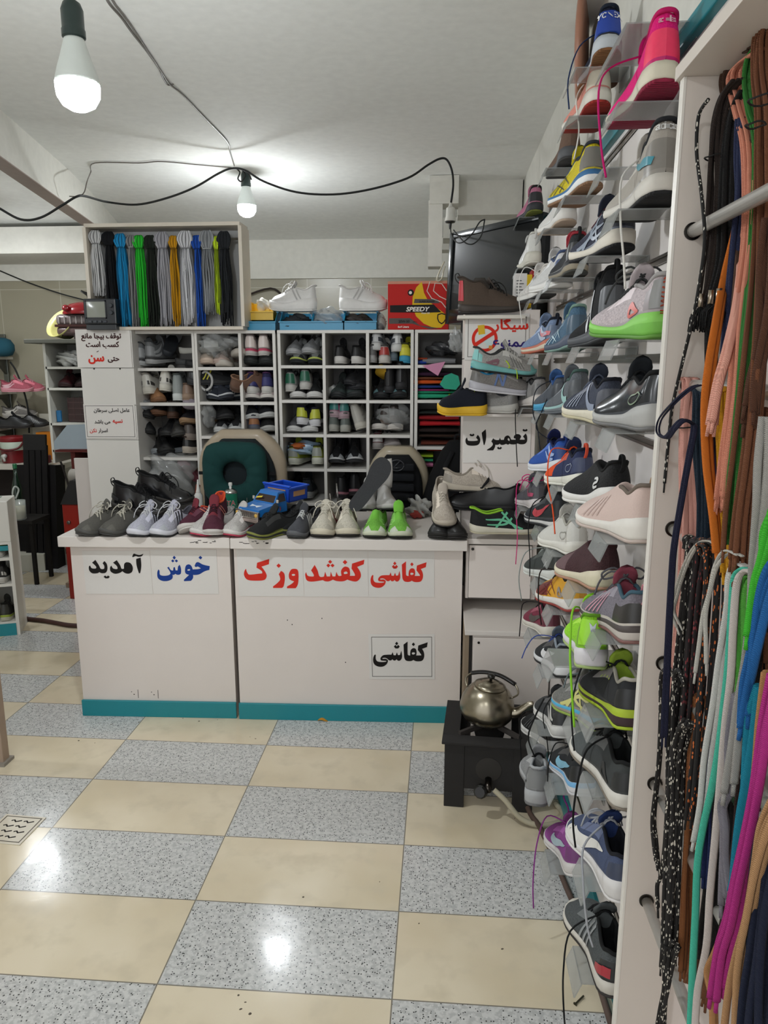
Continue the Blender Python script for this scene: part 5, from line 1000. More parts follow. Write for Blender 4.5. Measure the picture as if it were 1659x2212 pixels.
pairs((640, 676), (861, 861), 'black canvas shoe with thick white sole', W(1, 0), 'toe', (0, 0), up='#1c1d1e', sole='#c7c6c4', lin_='#101011', L=.25)
put(692, 855, 'white sandal stood on edge '+W(1, 0), 'heel', 0, 0, 60, up='#b9b9b6', sole='#c9c9c6', lin_='#77797a', nolace=True, W=.07, dy=.04)
pairs((747, 775), (835, 845), 'black boot lying across', W(1, 1), 'toe', (-35, 20), up='#17181b', upk='leather', sole='#232427', lin_='#0c0c0d', hi=.04)
pairs((724, 768), (861, 860), 'dark green-grey shoe toe-out', W(1, 1), 'toe', (-12, 14), up='#2f3634', toe='#3c4644', sole='#26292a', lin_='#131515')
put(812, 838, 'navy yellow-soled shoe hung by its lace '+W(1, 2), 'toe', -30, 25, 0, up='#1d2026', sole='#c29a2c', lin_='#101216', L=.2, W=.085, hang=[[(.0, .02, .03), (-.01, .03, .09)]])
pairs((840, 866), (850, 842), 'tall black boot', W(1, 2), 'heel', (0, 6), up='#131315', upk='leather', sole='#2a2a2c', lin_='#0a0a0b', hi=.05)
pairs((819, 861), (862, 861), 'black shoe with a pale teal toe', W(1, 2), 'toe', (-6, 8), up='#1b1d1f', toe='#5f7f84', sole='#1f2123', lin_='#101112')
pairs((647, 683), (918, 922), 'lime, black and white trainer tipped heel-up', W(2, 0), 'heel', (-18, 22), up='#23232e', upk='mesh', heel='#a9ad32', hl='#b0b436', sole='#c4c4c6', lin_='#1a1826', hi=.01)
pairs((630, 668), (935, 935), 'dark grey trainer with white toe arch', W(2, 0), 'toe', (-8, 8), up='#505153', upk='mesh', sole='#c0c0be', toe='#38393b', lin_='#222', logo='lines', lc='#b5b5b3')
pairs((719, 745), (903, 906), 'pink and teal striped trainer', W(2, 1), 'heel', (-14, 20), up='#8a5a70', hl='#2c6a66', heel='#9a4a6c', sole='#a08a90', lin_='#4a3440', L=.24)
put(777, 928, 'tall pale grey trainer leaning on the side '+W(2, 1), 'heel', -10, 0, -18, up='#a5a29a', upk='leather', sole='#b4b0a6', lin_='#6d6a64', hi=.05, logo='wing', lc='#8b8880')
pairs((718, 745), (933, 934), 'small grey-green canvas shoe', W(2, 1), 'heel', (-4, 6), up='#77807a', sole='#9a9a92', lin_='#4c524e', L=.23, W=.08, hi=.01)
pairs((828, 852), (918, 914), 'dark brown shoe inside a clear bag', W(2, 2), 'heel', (-15, 10), up='#3b342f', upk='leather', sole='#5c5048', lin_='#241f1c')
pairs((815, 853), (931, 931), 'black shoe with a white zigzag toe', W(2, 2), 'toe', (-8, 8), dy=-.006, up='#1c1b1b', sole='#c0bbb5', lin_='#101010', wave=.004)
lump('plastic_bag', 'clear plastic bag around brown shoes in the third cubby of the last column', cell(845, 932)+Vector((0, .07, 0)), (.085, .08, .075), PLB, 12, rough=.25, n=18)
pairs((631, 684), (1005, 1004), 'lime heel trainer with a grey panel', W(3, 0), 'heel', (-6, 4), up='#8f9a2e', heel='#a5ac4a', sole='#bfc0b4', lin_='#33361c', hl='#8d918a', hi=.01)
lump('paper_bag', 'pale blue printed bag with something orange in the fourth cubby', cell(650, 985)+Vector((0, .09, 0)), (.085, .08, .035), M('#8fa6bb', 'gloss'), 13, rough=.4, n=16)
lump('orange_cloth', 'orange bundle inside the pale blue bag', cell(642, 972)+Vector((0, .045, 0)), (.042, .05, .018), M('#a85a2c', 'fabric'), 14, 'cloth')
pairs((722, 765), (1003, 1002), 'black sock trainer with a silver toe', W(3, 1), 'toe', (-6, 4), up='#151618', toe='#8f9294', sole='#2b2c2e', band='#b4b5b5', lin_='#0c0c0d', hi=.06)
put(815, 972, 'red and white shoe with a blue emblem behind the driver seat', 'heel', 0, up='#6f2f34', hl='#b5b3b0', sole='#8f8a86', lin_='#2f2426')
put(852, 970, 'grey-pink shoe behind the driver seat', 'toe', 20, up='#7d7674', sole='#98918e', lin_='#443f3e')
put(662, 1078, 'dark blue-black trainer on a grey sole '+W(4, 0), 'heel', 5, up='#20272e', sole='#7b7c7b', lin_='#0f1215', hi=.02)
put(630, 1075, 'brown-black shoe deep in '+W(4, 0)[3:], 'heel', -5, dy=.06, up='#1c1815', sole='#1a1918', lin_='#0c0b0a')
pairs((733, 766), (1078, 1072), 'black studded boot', W(4, 1), 'heel', (-14, 8), up='#171719', upk='leather', sole='#2a2628', band='#8a5a64', lin_='#0d0d0e', hi=.03, logo='dots', lc='#c4c4c4')
# folded cloth in the narrow rack
def fold(px, py, w_, h_, col, label, seed=0, dy=0, kind='fabric'):
    p = cell(px, py, SY+.03+dy); r = random.Random(seed+int(px)); rows = []
    n = 14
    for i in range(9):
        u = i/8; row = []
        for j in range(n):
            a = 2*PI*j/n; ex = math.copysign(abs(math.cos(a))**.35, math.cos(a)); ez = math.copysign(abs(math.sin(a))**.7, math.sin(a))
            row.append(Vector((-w_/2+w_*u+.002*r.uniform(-1, 1), .11+ex*.11, h_/2+ez*h_/2*(1+.15*math.sin(u*5+seed)))))
        rows.append(row)
    mb = MB(); mb.grid(rows, 0, True); mb.f += [tuple(range(n))[::-1], tuple(8*n+j for j in range(n))]; mb.mi += [0, 0]
    o = mb.build('folded_cloth', M(col, kind), None, 'auto', p); tag(o, label, 'cloth', 'folded cloths in the narrow rack'); return o
for px, py, w_, h_, col, d_ in ((948, 787, .17, .033, '#7d7e80', 'grey roll of cloth under the black plastic bag'), (910, 787, .05, .022, '#27449a', 'blue folded cloth at the top shelf edge'), (912, 778, .05, .014, '#a8482c', 'rust-orange strip of cloth on the blue fold'),
    (943, 861, .24, .026, '#2a9a74', 'green-teal felt at the bottom of the second shelf'), (943, 850, .24, .012, '#2ea37c', 'second layer of green-teal felt'), (930, 845, .19, .010, '#b53a78', 'magenta felt above the green layers'), (930, 839, .19, .016, '#22407f', 'navy felt in the second shelf stack'), (930, 830, .18, .022, '#d2561f', 'bright orange felt in the second shelf stack'), (930, 820, .19, .013, '#7d4a30', 'brown felt on the orange layer'), (935, 813, .19, .022, '#3a1f38', 'dark plum cloth topping the second shelf stack'), (982, 858, .06, .016, '#a8c22e', 'lime felt beside the green layers'),
    (950, 962, .2, .02, '#5f2a1e', 'dark rust cloth low in the third shelf'), (948, 945, .21, .014, '#3c2a22', 'dark brown cloth in the third shelf'), (948, 935, .21, .022, '#2b211f', 'near-black cloth under the red ones'), (950, 921, .21, .026, '#b01d24', 'bright red cloth in the third shelf'), (948, 908, .21, .024, '#8c1b20', 'deep red cloth on the bright red one'), (948, 895, .21, .014, '#2c3330', 'dark green-grey cloth topping the reds'),
    (915, 1010, .1, .024, '#c9789e', 'pink felt behind the black seat'), (915, 998, .1, .014, '#2f9a68', 'green felt on the pink one'), (915, 989, .1, .014, '#a3c42f', 'lime felt on the green one'), (955, 975, .16, .014, '#c4483a', 'coral felt at the shelf bottom')):
    fold(px, py, w_, h_, col, d_, seed=px)
mb = MB(); a = [cell(912, 790, SY-.012), cell(962, 781, SY-.012), cell(946, 812, SY-.03)]; mb.add(a+[q+Vector((0, .003, 0)) for q in a], [(0, 1, 2), (5, 4, 3), (0, 3, 4, 1), (1, 4, 5, 2), (2, 5, 3, 0)])
tag(mb.build('felt_flap', M('#c98aa8', 'fabric')), 'pink felt corner hanging over the shelf edge', 'cloth')
mb = MB(); a = [cell(*q, SY-.02) for q in ((950, 830), (960, 812), (975, 806), (990, 812), (994, 830), (985, 842), (960, 840))]; k = len(a); mb.add(a+[q+Vector((0, .012, 0)) for q in a], [tuple(range(k)), tuple(range(k, 2*k))[::-1]]+[(i, (i+1) % k, k+(i+1) % k, k+i) for i in range(k)])
tag(mb.build('felt_flap', M('#39a587', 'fabric')), 'teal felt flap drooping in front of the stack', 'cloth')
lump('plastic_bag', 'shiny black plastic bag on the top shelf under the oil box', cell(952, 768)+Vector((0, .08, 0)), (.075, .08, .035), M('#3b3c3e', 'gloss'), 21, rough=.35, n=18)
lump('plastic_bag', 'clear knotted bag hanging beside the cigarette sign', at_y(986, 760, 3.5), (.035, .05, .05), PLB, 22, rough=.35)
# ------------------------------------------------------------------ on top of the racks
TOPZ = ZT
def bin_(label, loc, col, w=.165, d=.2, h=.095, name='storage_bin'):
    t = thing(name, label, 'bin', loc, (0, 0, 0), 'parts bins on top of the racks' if col != '#d9b01c' else None); m = M(col, 'plastic'); th = .003
    MB().box((-w/2, 0, 0), (w/2, d, th)).build('floor_panel', m, t)
    for s_ in (-1, 1):
        x = s_*w/2; poly = [(0, 0), (d, 0), (d, h), (d*.35, h), (.0, h*.45)]
        MB().prism(poly, th, 0, Matrix(((0, 0, -s_, x), (1, 0, 0, 0), (0, 1, 0, 0), (0, 0, 0, 1)))).build('side_wall', m, t)
    MB().box((-w/2, -.002, 0), (w/2, th, h*.45)).box((-w/2-.004, -.012, h*.40), (w/2+.004, .001, h*.47)).build('front_wall', m, t)
    MB().box((-w/2, d-th, 0), (w/2, d, h)).build('back_wall', m, t)
    mb = MB()
    for s_ in (-1, 1): mb.box((s_*w/2-.006, d*.3, h-.004), (s_*w/2+.006, d, h+.004))
    mb.build('rim', m, t); return t
BINS = [(560, 714), (640, 714), (708, 714), (777, 714)]
for (x, y), d_ in zip(BINS, ('blue parts bin holding the yellow bin', 'blue parts bin under the first white sneaker', 'blue parts bin full of clear plastic bags', 'blue parts bin under the second white sneaker')):
    p = at_y(x, y, SY+.03); bin_(d_+' on the racks', (p.x, p.y, TOPZ+.001), '#1b87ae', w=.172)
p = at_y(560, 690, SY+.07); bin_('yellow parts bin stacked in the first blue bin', (p.x, p.y, TOPZ+.055), '#d9b01c', w=.150, d=.17)
lump('plastic_bag', 'small clear bag of screws in the yellow bin', Vector((p.x+.01, p.y+.06, TOPZ+.10)), (.035, .04, .035), M('#c9c6bc', 'gloss'), 31, rough=.35, n=14)
p = at_y(708, 700, SY+.1); lump('plastic_bag', 'heap of crumpled clear bags in the third blue bin', Vector((p.x, p.y, TOPZ+.02)), (.075, .07, .05), PLB, 32, rough=.4, n=20)
p = at_y(640, 700, SY+.1); lump('shoe_heel_pads', 'dark rubber heel pieces heaped in the second blue bin', Vector((p.x, p.y, TOPZ+.01)), (.072, .07, .034), M('#25282c', 'rubber'), 33, 'rubber pads', rough=.5, n=14)
p = at_y(777, 700, SY+.1); lump('shoe_heel_pads', 'dark and tan sole pieces heaped in the fourth blue bin', Vector((p.x, p.y, TOPZ+.01)), (.072, .07, .036), M('#35302c', 'rubber'), 34, 'rubber pads', rough=.5, n=14)
CH = dict(up='#cdcbc8', upk='leather', sole='#d9d7d4', lin_='#bdbab6', tongue='#c9c7c4', lace='#dedcd9', heelz=.062, mid=.055, toez=.04, L=.25, W=.105, wave=.004, flare=1.06, sub=1, vamp=1.05, collar=.125, bow=True, logo='slash', lc='#a9a7a4', name='chunky_sneaker')
p = at_y(684, 668, SY+.09); shoe('chunky white sneaker over the second blue bin, toe towards the yellow bin', Vector((p.x, p.y, TOPZ+.098)), 84, **CH)
p = at_y(733, 668, SY+.09); shoe('chunky white sneaker over the fourth blue bin, toe towards the red box', Vector((p.x, p.y, TOPZ+.098)), -86, **CH)
# oil box
p = at_y(903, 708, SY+.05); t = thing('oil_box', 'red cardboard motor oil box with a yellow swoosh on the racks', 'box', (p.x, SY+.03, TOPZ+.001), (0, 0, -.03)); bw, bh = .155, .238
CB = M('#b8231f', 'paper')
MB().box((-bw, 0, 0), (bw, .2, bh), 0, None, .002).build('carton', CB, t)
MB().box((-bw, -.0005, bh-.012), (bw, .2, bh+.0015)).build('lid_edge', M('#c98a74', 'paper'), t)
def decal(name, pts, mat, y): 
    mb = MB(); mb.add([Vector((x, y, z)) for x, z in pts], [tuple(range(len(pts)))]); return mb.build(name, mat, t)
fx = lambda x: (x-1040)/313*.31; fz = lambda y: (1108-y)/260*.238
YEL = M('#d9b020', 'paper'); GR = M('#55504d', 'paper'); BKP = M('#191717', 'paper'); WHP = M('#e2ddd4', 'paper')
swp = [Vector((fx(x), fz(y))) for x, y in ((1058, 850), (1030, 880), (1012, 930), (1010, 980), (1030, 1035), (1070, 1075), (1120, 1098), (1160, 1098), (1185, 1070), (1175, 1020), (1130, 985), (1090, 950), (1070, 910))]
decal('yellow_swoosh', [(a.x, a.y) for a in swp], YEL, -.0012)
decal('grey_band', [(fx(x), fz(y)) for x, y in ((1022, 942), (1140, 944), (1150, 966), (1018, 964))], GR, -.0018)
decal('black_band', [(fx(x), fz(y)) for x, y in ((895, 975), (1120, 972), (1160, 1014), (1100, 1016), (895, 1013))], BKP, -.0018)
decal('grey_band', [(fx(x), fz(y)) for x, y in ((890, 1045), (1000, 1045), (1050, 1085), (1150, 1100), (1100, 1104), (1010, 1075), (890, 1075))], GR, -.0016)
mb = MB(); mb.tube([Vector((fx(x), -.001, fz(y))) for x, y in ((1100, 850), (1085, 900), (1110, 940), (1160, 960), (1190, 1000), (1185, 1060))], .0022, 4); mb.tube([Vector((fx(x), -.001, fz(y))) for x, y in ((1185, 900), (1160, 862), (1125, 860), (1118, 900), (1150, 930), (1190, 950))], .0022, 4); mb.build('outline_stripe', WHP, t)
text('SPEEDY', .030, WHP, t, (fx(1035), -.0022, fz(1008)), name='lettering', bold=.03, shear=.25, sx=1.15); text('Motor Oil', .010, WHP, t, (fx(1078), -.0022, fz(1022)), bold=.02, shear=.2)
text('SUPER POWER', .012, INK, t, (fx(1085), -.0022, fz(961)), bold=.02, shear=.15); text('20W-50', .017, BKP, t, (fx(968), -.0022, fz(1069)), bold=.02); text('API SL', .009, BKP, t, (fx(1025), -.0022, fz(1069)))
text('6x4 Liters', .014, WHP, t, (fx(965), -.0022, fz(1097)), bold=.02)
mb = MB(); mb.lathe([(.016, 0), (.016, .0006)], 20, 0, rotM(90, 0, 0, (fx(1002), -.0006, fz(908)))); mb.build('round_emblem', BKP, t)
mb = MB(); mb.lathe([(.008, 0), (.008, .0006)], 14, 0, rotM(90, 0, 0, (fx(1000), -.0014, fz(908)))); mb.build('round_emblem', WHP, t)
decal('shield_emblem', [(fx(x), fz(y)) for x, y in ((1140, 1025), (1162, 1018), (1184, 1025), (1186, 1050), (1175, 1070), (1162, 1080), (1146, 1068), (1138, 1048))], BKP, -.002)
decal('shield_emblem', [(fx(x), fz(y)) for x, y in ((1145, 1030), (1162, 1024), (1179, 1030), (1180, 1050), (1171, 1066), (1162, 1072), (1150, 1064), (1144, 1047))], YEL, -.0024)
p = at_y(822, 700, SY+.12); lump('plastic_bag', 'crumpled clear sleeve between the last blue bin and the red box', Vector((p.x, p.y, TOPZ)), (.03, .06, .04), PLB, 36, rough=.3)
pp = [at_y(x, y, 5.86) for x, y in ((505, 648), (545, 640), (584, 622), (590, 640), (594, 655))]
tag(MB().tube(crv([at_y(500, 660, 5.8)]+[at_y(x, y, 5.86) for x, y in ((530, 640), (584, 623), (612, 640), (640, 670))], 4), .008, 6).build('wall_wire', M('#2a211c', 'rubber'), None, True), 'dark wire hung over a nail on the back wall above the yellow bin', 'cable')
# lace display box
XL0, XL1 = at_y(180, 482, SY-.06).x, at_y(517, 482, SY-.06).x; z1 = at_y(340, 481, SY-.06).z; z0 = TOPZ
t = thing('lace_display_box', 'open white box frame standing on the racks full of hanging lace hanks', 'display box', ((XL0+XL1)/2, SY-.06, z0+.001)); hw = (XL1-XL0)/2; H_ = z1-z0; FRM = M('#ccc3b4', 'paint')
MB().box((-hw, 0, H_-.018), (hw, .15, H_), 0, None, .001).build('top_board', FRM, t); MB().box((-hw, 0, 0), (hw, .15, .016), 0, None, .001).build('bottom_board', FRM, t)
for s_ in (-1, 1): MB().box((s_*hw-.009, 0, .016), (s_*hw+.009, .15, H_-.018), 0, None, .001).build('side_board', FRM, t)
MB().box((-hw, .15, 0), (hw, .156, H_)).build('back_panel', M('#a5a5a3', 'paint'), t)
mb = MB().tube([(-hw+.01, .05, H_-.075), (hw-.01, .05, H_-.075)], .006, 8); mb.build('hanging_rod', M('#8e8e8a', 'metal'), t, True)
def hank(label, px, ptop, ptie, pbot, wpx, col, n=30, seed=0, two=None):
    y0 = SY-.06+.05; s = y0*1.02/FPX
    x = at_y(px, 600, y0-.02).x; zt, zi, zb = (at_y(px, p, y0-.02).z for p in (ptop, ptie, pbot)); w = wpx*s/2
    two = two or [v*.62 for v in [int(col[i:i+2], 16)/255 for i in (1, 3, 5)]]
    t = thing('lace_hank', label, 'laces', (x, y0-.01, zi), (0, 0, 0), 'hanks of laces in the display box'); r = random.Random(seed)
    mb = MB()
    for k in range(n):
        a = 2*PI*k/n*1.0+r.uniform(-.2, .2); q = math.sqrt(r.uniform(.15, 1)); ux, uy = math.cos(a)*q, math.sin(a)*q
        L_ = (zb-zi)*(1-.10*r.random()**2*2)
        ph, am = r.uniform(0, 6), r.uniform(.001, .004)
        pts = [Vector((ux*w*.62, uy*.016, .004))]
        for i in range(1, 9): u = i/8; pts.append(Vector((ux*w*(.62+.38*min(1, u*3))+am*math.sin(ph+u*7), uy*.022-.002, L_*u)))
        mb.tube(pts, .0032, 5, 1 if (two and k % 3 == 0) else 0)
    mb.build('hanging_strands', [M(col, 'lace'), M(two or col, 'lace')], t, True)
    mb = MB(); th = zt-zi
    for k in range(int(n*.55)):
        a = PI*k/(n*.55); ux = math.cos(a); pts = [Vector((ux*w*.55, -.012+.004*r.random(), 0)), Vector((ux*w*1.02, -.018, th*.45)), Vector((ux*w*.85, -.012, th*.8)), Vector((ux*w*.4, .0, th*(.97+.04*r.random()))), Vector((ux*w*.5, .014, th*.6)), Vector((ux*w*.4, .01, 0))]
        mb.tube(crv(pts, 3), .0034, 5, 1 if (two and k % 3 == 0) else 0)
    mb.build('looped_top', [M(col, 'lace'), M(two or col, 'lace')], t, True)
    mb = MB(); mb.tube([Vector((w*.68*math.cos(a), .017*math.sin(a)-.002, .002)) for a in [2*PI*i/14 for i in range(15)]], .0028, 6); mb.build('tie', M(two or col, 'lace'), t, True)
    return t
for i, a in enumerate((('white hank, short and first on the rod', 212, 497, 527, 640, 27, '#cfcfcf', 30, None), ('black hank next to the short white one', 240, 500, 530, 712, 27, '#0d0f14', 30, None), ('sky blue hank of long laces', 265, 504, 535, 709, 25, '#1c8fc8', 30, None), ('grey hank behind the blue and green ones', 287, 508, 535, 709, 18, '#5f6062', 22, '#9a9a98'),
     ('bright green hank of long laces', 304, 508, 537, 709, 24, '#28c232', 30, None), ('dark green-black hank of laces', 328, 508, 537, 708, 25, '#1d241c', 28, None), ('light grey hank beside the dark green one', 354, 500, 537, 708, 30, '#a9a8ae', 32, '#77767c'), ('golden yellow hank of laces', 378, 509, 537, 708, 18, '#cf9414', 24, None),
     ('long bright white hank beside the yellow one', 404, 498, 537, 706, 32, '#d6d6da', 36, None), ('royal blue hank of laces', 428, 508, 538, 709, 20, '#1b4fae', 26, None), ('mid grey hank with paler strands', 450, 497, 538, 680, 29, '#7d8083', 30, '#a4a6a8'), ('neon yellow hank, the thinnest one', 469, 510, 540, 680, 11, '#c6e22a', 14, None), ('charcoal hank at the end of the rod', 487, 499, 538, 704, 27, '#25282c', 32, None))):
    hank(*a[:8], seed=i, two=a[8])
# mini television with tube
p = at_y(218, 710, SY-.1); t = thing('portable_television', 'small old black tube television on the sign column', 'television', (p.x, SY-.10, TOPZ+.0), (0, 0, .0)); BLK = M('#23262a', 'plastic')
MB().box((-.085, .0, .028), (.085, .05, .155), 0, None, .006).build('front_case', BLK, t)
mb = MB(); rows = []
for y, sx, zl, zh in ((.05, .083, .03, .153), (.12, .075, .032, .148), (.17, .055, .035, .12), (.2, .045, .04, .10)):
    rows.append([Vector((x*sx, y, z)) for x, z in ((-1, zl), (1, zl), (1, zh), (-1, zh))])
mb.grid(rows, 0, True); mb.f.append((12, 13, 14, 15)); mb.mi.append(0); mb.build('rear_case', BLK, t)
mb = MB(); rows = [[Vector((-.068+.098*u/8, -.001-.006*math.sin(PI*u/8)*math.sin(PI*v/6), .062+.078*v/6)) for u in range(9)] for v in range(7)]; mb.grid(rows); mb.build('picture_tube', M('#8f9288', 'gloss'), t, True)
mb = MB(); mb.box((-.074, -.003, .056), (.036, .001, .062)); mb.box((-.074, -.003, .14), (.036, .001, .146)); mb.box((-.074, -.003, .056), (-.068, .001, .146)); mb.box((.03, -.003, .056), (.036, .001, .146)); mb.build('screen_bezel', M('#1a1c1f', 'plastic'), t)
for i in range(4): MB().box((-.06+.026*i, -.006, .036), (-.044+.026*i, .001, .046), 0, None, .001).build('button', M('#3a3e44', 'plastic'), t)
for z in (.12, .085): MB().lathe([(.011, 0), (.009, .010)], 14, 0, rotM(90, 0, 0, (.062, .0, z))).build('dial_knob', M('#2f3338', 'plastic'), t, 'auto')
MB().box((-.08, .005, 0), (.08, .15, .027), 0, None, .003).build('stand_base', M('#2b2e31', 'plastic'), t)
# ------------------------------------------------------------------ shoes and clutter on the counter
CT = .833
def on_counter(px, py, y=None):
    p = at_z(px, py, CT); return p
def cshoe(px, py, label, face='toe', yaw=0, z=CT, back=0, **k):
    """toe (or heel) tip at the pixel on the worktop"""
    k.setdefault('L', .275); k.setdefault('W', .102)
    p = at_z(px, py, z)
    if z > CT+.001: p = at_y(px, py, back); 
    yw = 180+yaw if face == 'toe' else yaw; p = p - Vector((0, .028 if back == 0 else .01, 0))
    loc = p + (Vector((k['L']*math.sin(rad(yw)), -k['L']*math.cos(rad(yw)), 0)) if face == 'toe' else Vector())
    return shoe(label, loc, yw, k.pop('pitch', 0), k.pop('roll', 0), sub=1, **k)
SU = dict(up='#55534e', upk='suede', sole='#4a4946', out='#3c3b39', lin_='#2d2b29', lace='#b9b4a6', tongue='#4f4d48', toe='#605e58', collar=.095, hi=.012, bow=True, L=.28, W=.108)
cshoe(172, 1157, 'grey suede work shoe at the outer end of the counter', yaw=-34, **SU)
cshoe(224, 1157, 'grey suede work shoe under the black boots', yaw=-30, **SU)
BT = dict(up='#131315', upk='gloss', sole='#2a2724', out='#1c1a19', lin_='#141414', lace='#0e0e0f', tongue='#161618', collar=.118, hi=.0, ankle=.010, heelz=.034, L=.27, W=.105, logo='heelbar', lc='#1b1b1d', loop='#161617', cat='boot', name='ankle_boot', bow=True)
shoe('shiny black laced boot resting across the grey suede pair', at_y(243, 1098, 3.10), -96, -6, 0, sub=1, **BT)
shoe('shiny black laced boot behind its partner on the counter', at_y(296, 1074, 3.22), -96, -6, 0, sub=1, **BT)
LV = dict(up='#a9a9b4', upk='mesh', toe='#a6a8ad', sole='#c9c9d0', out='#222326', lin_='#55545c', lace='#c6c6c8', logo='stripes', lc='#2a2b2e', tongue='#a2a2ae', bow=True, toez=.024)
cshoe(288, 1160, 'lavender-grey runner with black sole tip beside the suede pair', yaw=-16, **LV)
cshoe(336, 1160, 'lavender-grey runner with three black stripes in the middle of the counter', yaw=-20, **LV)
MR = dict(up='#4a1f2e', upk='mesh', sole='#bdb8b2', lin_='#c2452c', tongue='#6f2a34', lace='#3a1622', logo='slash', lc='#d9806e', hi=.01)
cshoe(393, 1152, 'maroon runner tipped on its side beside the glue bottle', yaw=-28, roll=28, z=CT+.012, back=2.97, **MR)
cshoe(455, 1140, 'maroon runner with an orange lining on top of the raspberry-soled pair', yaw=5, z=CT+.03, back=2.93, pitch=-9, hang=[[(-.02, -.01, .0)]], **dict(MR, collarc='#d2542f', hi=.02))
WP = dict(up='#b0aca8', upk='mesh', toe='#b5b2ad', sole='#c9c5c0', out='#b23a52', lin_='#8b8884', lace='#cfccc8', mud='#b23a52')
cshoe(420, 1157, 'white and raspberry runner under the maroon shoe', yaw=-30, L=.24, **WP)
cshoe(492, 1159, 'white and raspberry runner beside the spray can', yaw=-22, L=.25, **WP)
cshoe(540, 1164, 'dark shoe with olive sole under the toy truck', yaw=-40, up='#1e1f1f', sole='#2b2c2a', band='#767a35', out='#6f7334', lin_='#141414', L=.27, mud='#5d612c')
cshoe(592, 1150, 'second dark olive-soled shoe behind the toy truck wheel', yaw=-55, up='#1f2020', sole='#2b2c2a', band='#6a6c33', lin_='#141414', L=.25)
cshoe(632, 1163, 'charcoal trainer with white stripes beside the toy truck', yaw=-18, up='#46474b', upk='suede', sole='#56575a', out='#2c2d2f', lin_='#26272a', lace='#b9bab8', logo='stripes', lc='#b5b6b4', L=.24, W=.09, tongue='#3a3b3f')
CRM = dict(up='#b9b3a4', upk='mesh', toe='#a5a092', sole='#c4bca8', out='#2b2826', lin_='#8f8a7e', lace='#c9c3b4', logo='form', lc='#7a2c34', bow=True, W=.108, toez=.026)
cshoe(691, 1161, 'cream runner with dark sole tips, nearer the toy truck', yaw=-6, **CRM)
cshoe(750, 1160, 'cream runner with a red side flash, nearer the lime pair', yaw=4, **CRM)
LIM = dict(up='#6fae42', upk='mesh', toe='#c3c8b8', eye='#86c95a', sole='#c2c6ae', out='#22241f', lin_='#33361f', tongue='#6fb53f', lace='#2a2c28', logo='net', lc='#b9dc9a', mud='#23261f', W=.104, hi=.006, nolace=True)
cshoe(806, 1163, 'lime green runner without laces, on the side of the cream pair', yaw=-3, **dict(LIM, notongue=True))
cshoe(865, 1164, 'lime green runner with its tongue raised, beside the black pair', yaw=4, **LIM)
WG = dict(up='#a8a6a2', upk='leather', sole='#b9b6b1', out='#2c2b2a', lin_='#6b6965', nolace=True, tongue='#b0aeaa', collar=.10, hi=.02)
cshoe(785, 1107, 'pale grey trainer under the loose felt insole', yaw=-6, z=CT+.03, back=3.18, **WG)
s_ = cshoe(838, 1106, 'pale grey trainer with its long tongue pulled up', yaw=8, z=CT+.03, back=3.17, **dict(WG, notongue=True))
rows = [[Vector((.028*x*(1+.12*math.sin(PI*u)), .135+.03*u-.05*u*u, .085+.13*u+.004*x*x)) for x in (-1, -.5, 0, .5, 1)] for u in (0, .2, .4, .6, .8, 1)]
mb = MB(); ring = [r+[p+Vector((0, .005, 0)) for p in r][::-1] for r in rows]; mb.grid(ring, 0, True); mb.f += [tuple(range(10)), tuple(50+i for i in range(10))]; mb.mi += [0, 0]; mb.build('tongue', M('#b4b1ac', 'leather'), s_, True)
# felt insole leaning over
G = Geo(L=.27, W=.09); pts = [(G.cx(t)-G.w(t), t*.27) for t in TS]+[(G.cx(t)+G.w(t), t*.27) for t in TS[::-1][1:-1]]
A = at_y(768, 1090, 3.08); B = at_y(825, 1012, 3.14); ax = (B-A).normalized(); zx = Vector((.25, -.9, .25)); xx = ax.cross(zx).normalized(); zx = xx.cross(ax)
MM = Matrix((xx, ax, zx)).transposed().to_4x4(); MM.translation = A-ax*.03
tag(MB().prism(pts, .005, 0, MM).build('felt_insole', M('#3f4042', 'suede')), 'loose dark grey felt insole leaning over the pale grey pair', 'insole')
cshoe(942, 1164, 'black leather shoe at the foot of the beige trainer', yaw=-14, up='#171717', upk='leather', sole='#1f1e1d', lin_='#0d0d0d', lace='#101010', L=.27)
cshoe(985, 1166, 'black leather shoe at the end of the counter', yaw=6, up='#191817', upk='leather', sole='#22201f', lin_='#0d0d0d', lace='#101010', L=.27)
BG = dict(up='#b0a699', upk='mesh', toe='#a99f92', sole='#b5ab9c', out='#262422', lin_='#8f867a', lace='#c0b7aa', tongue='#b5ab9f', logo='lines', lc='#9a9084', bow=False, toez=.026)
shoe('beige trainer standing toe down on the black pair', at_y(950, 1066, 3.20), 180+6, -27, 0, sub=1, L=.25, **BG)
shoe('beige trainer lying across the black leather shoe', at_y(955, 1058, 3.10), -80, -3, 0, sub=1, L=.28, hang=None, **dict(BG, bow=True))
shoe('large black leather shoe under the beige trainer in the corner', at_y(1120, 1108, 3.08), 84, 3, 0, sub=1, L=.31, W=.11, up='#151416', upk='leather', sole='#1b1a1b', lin_='#0c0c0d', lace='#101011', collar=.105, hi=.01)
shoe('black runner with mint crossing stripes on the white locker', at_y(1014, 1150, 2.98), -84, 0, 0, sub=1, L=.30, W=.105, up='#1b1c1d', upk='mesh', sole='#c4bfae', out='#b0a991', lin_='#7fae2c', collarc='#8abf34', lace='#222', nolace=True, notongue=True, logo='cross', lc='#63b58e', collar=.10, tt=.5, toe='#2a2b2c')
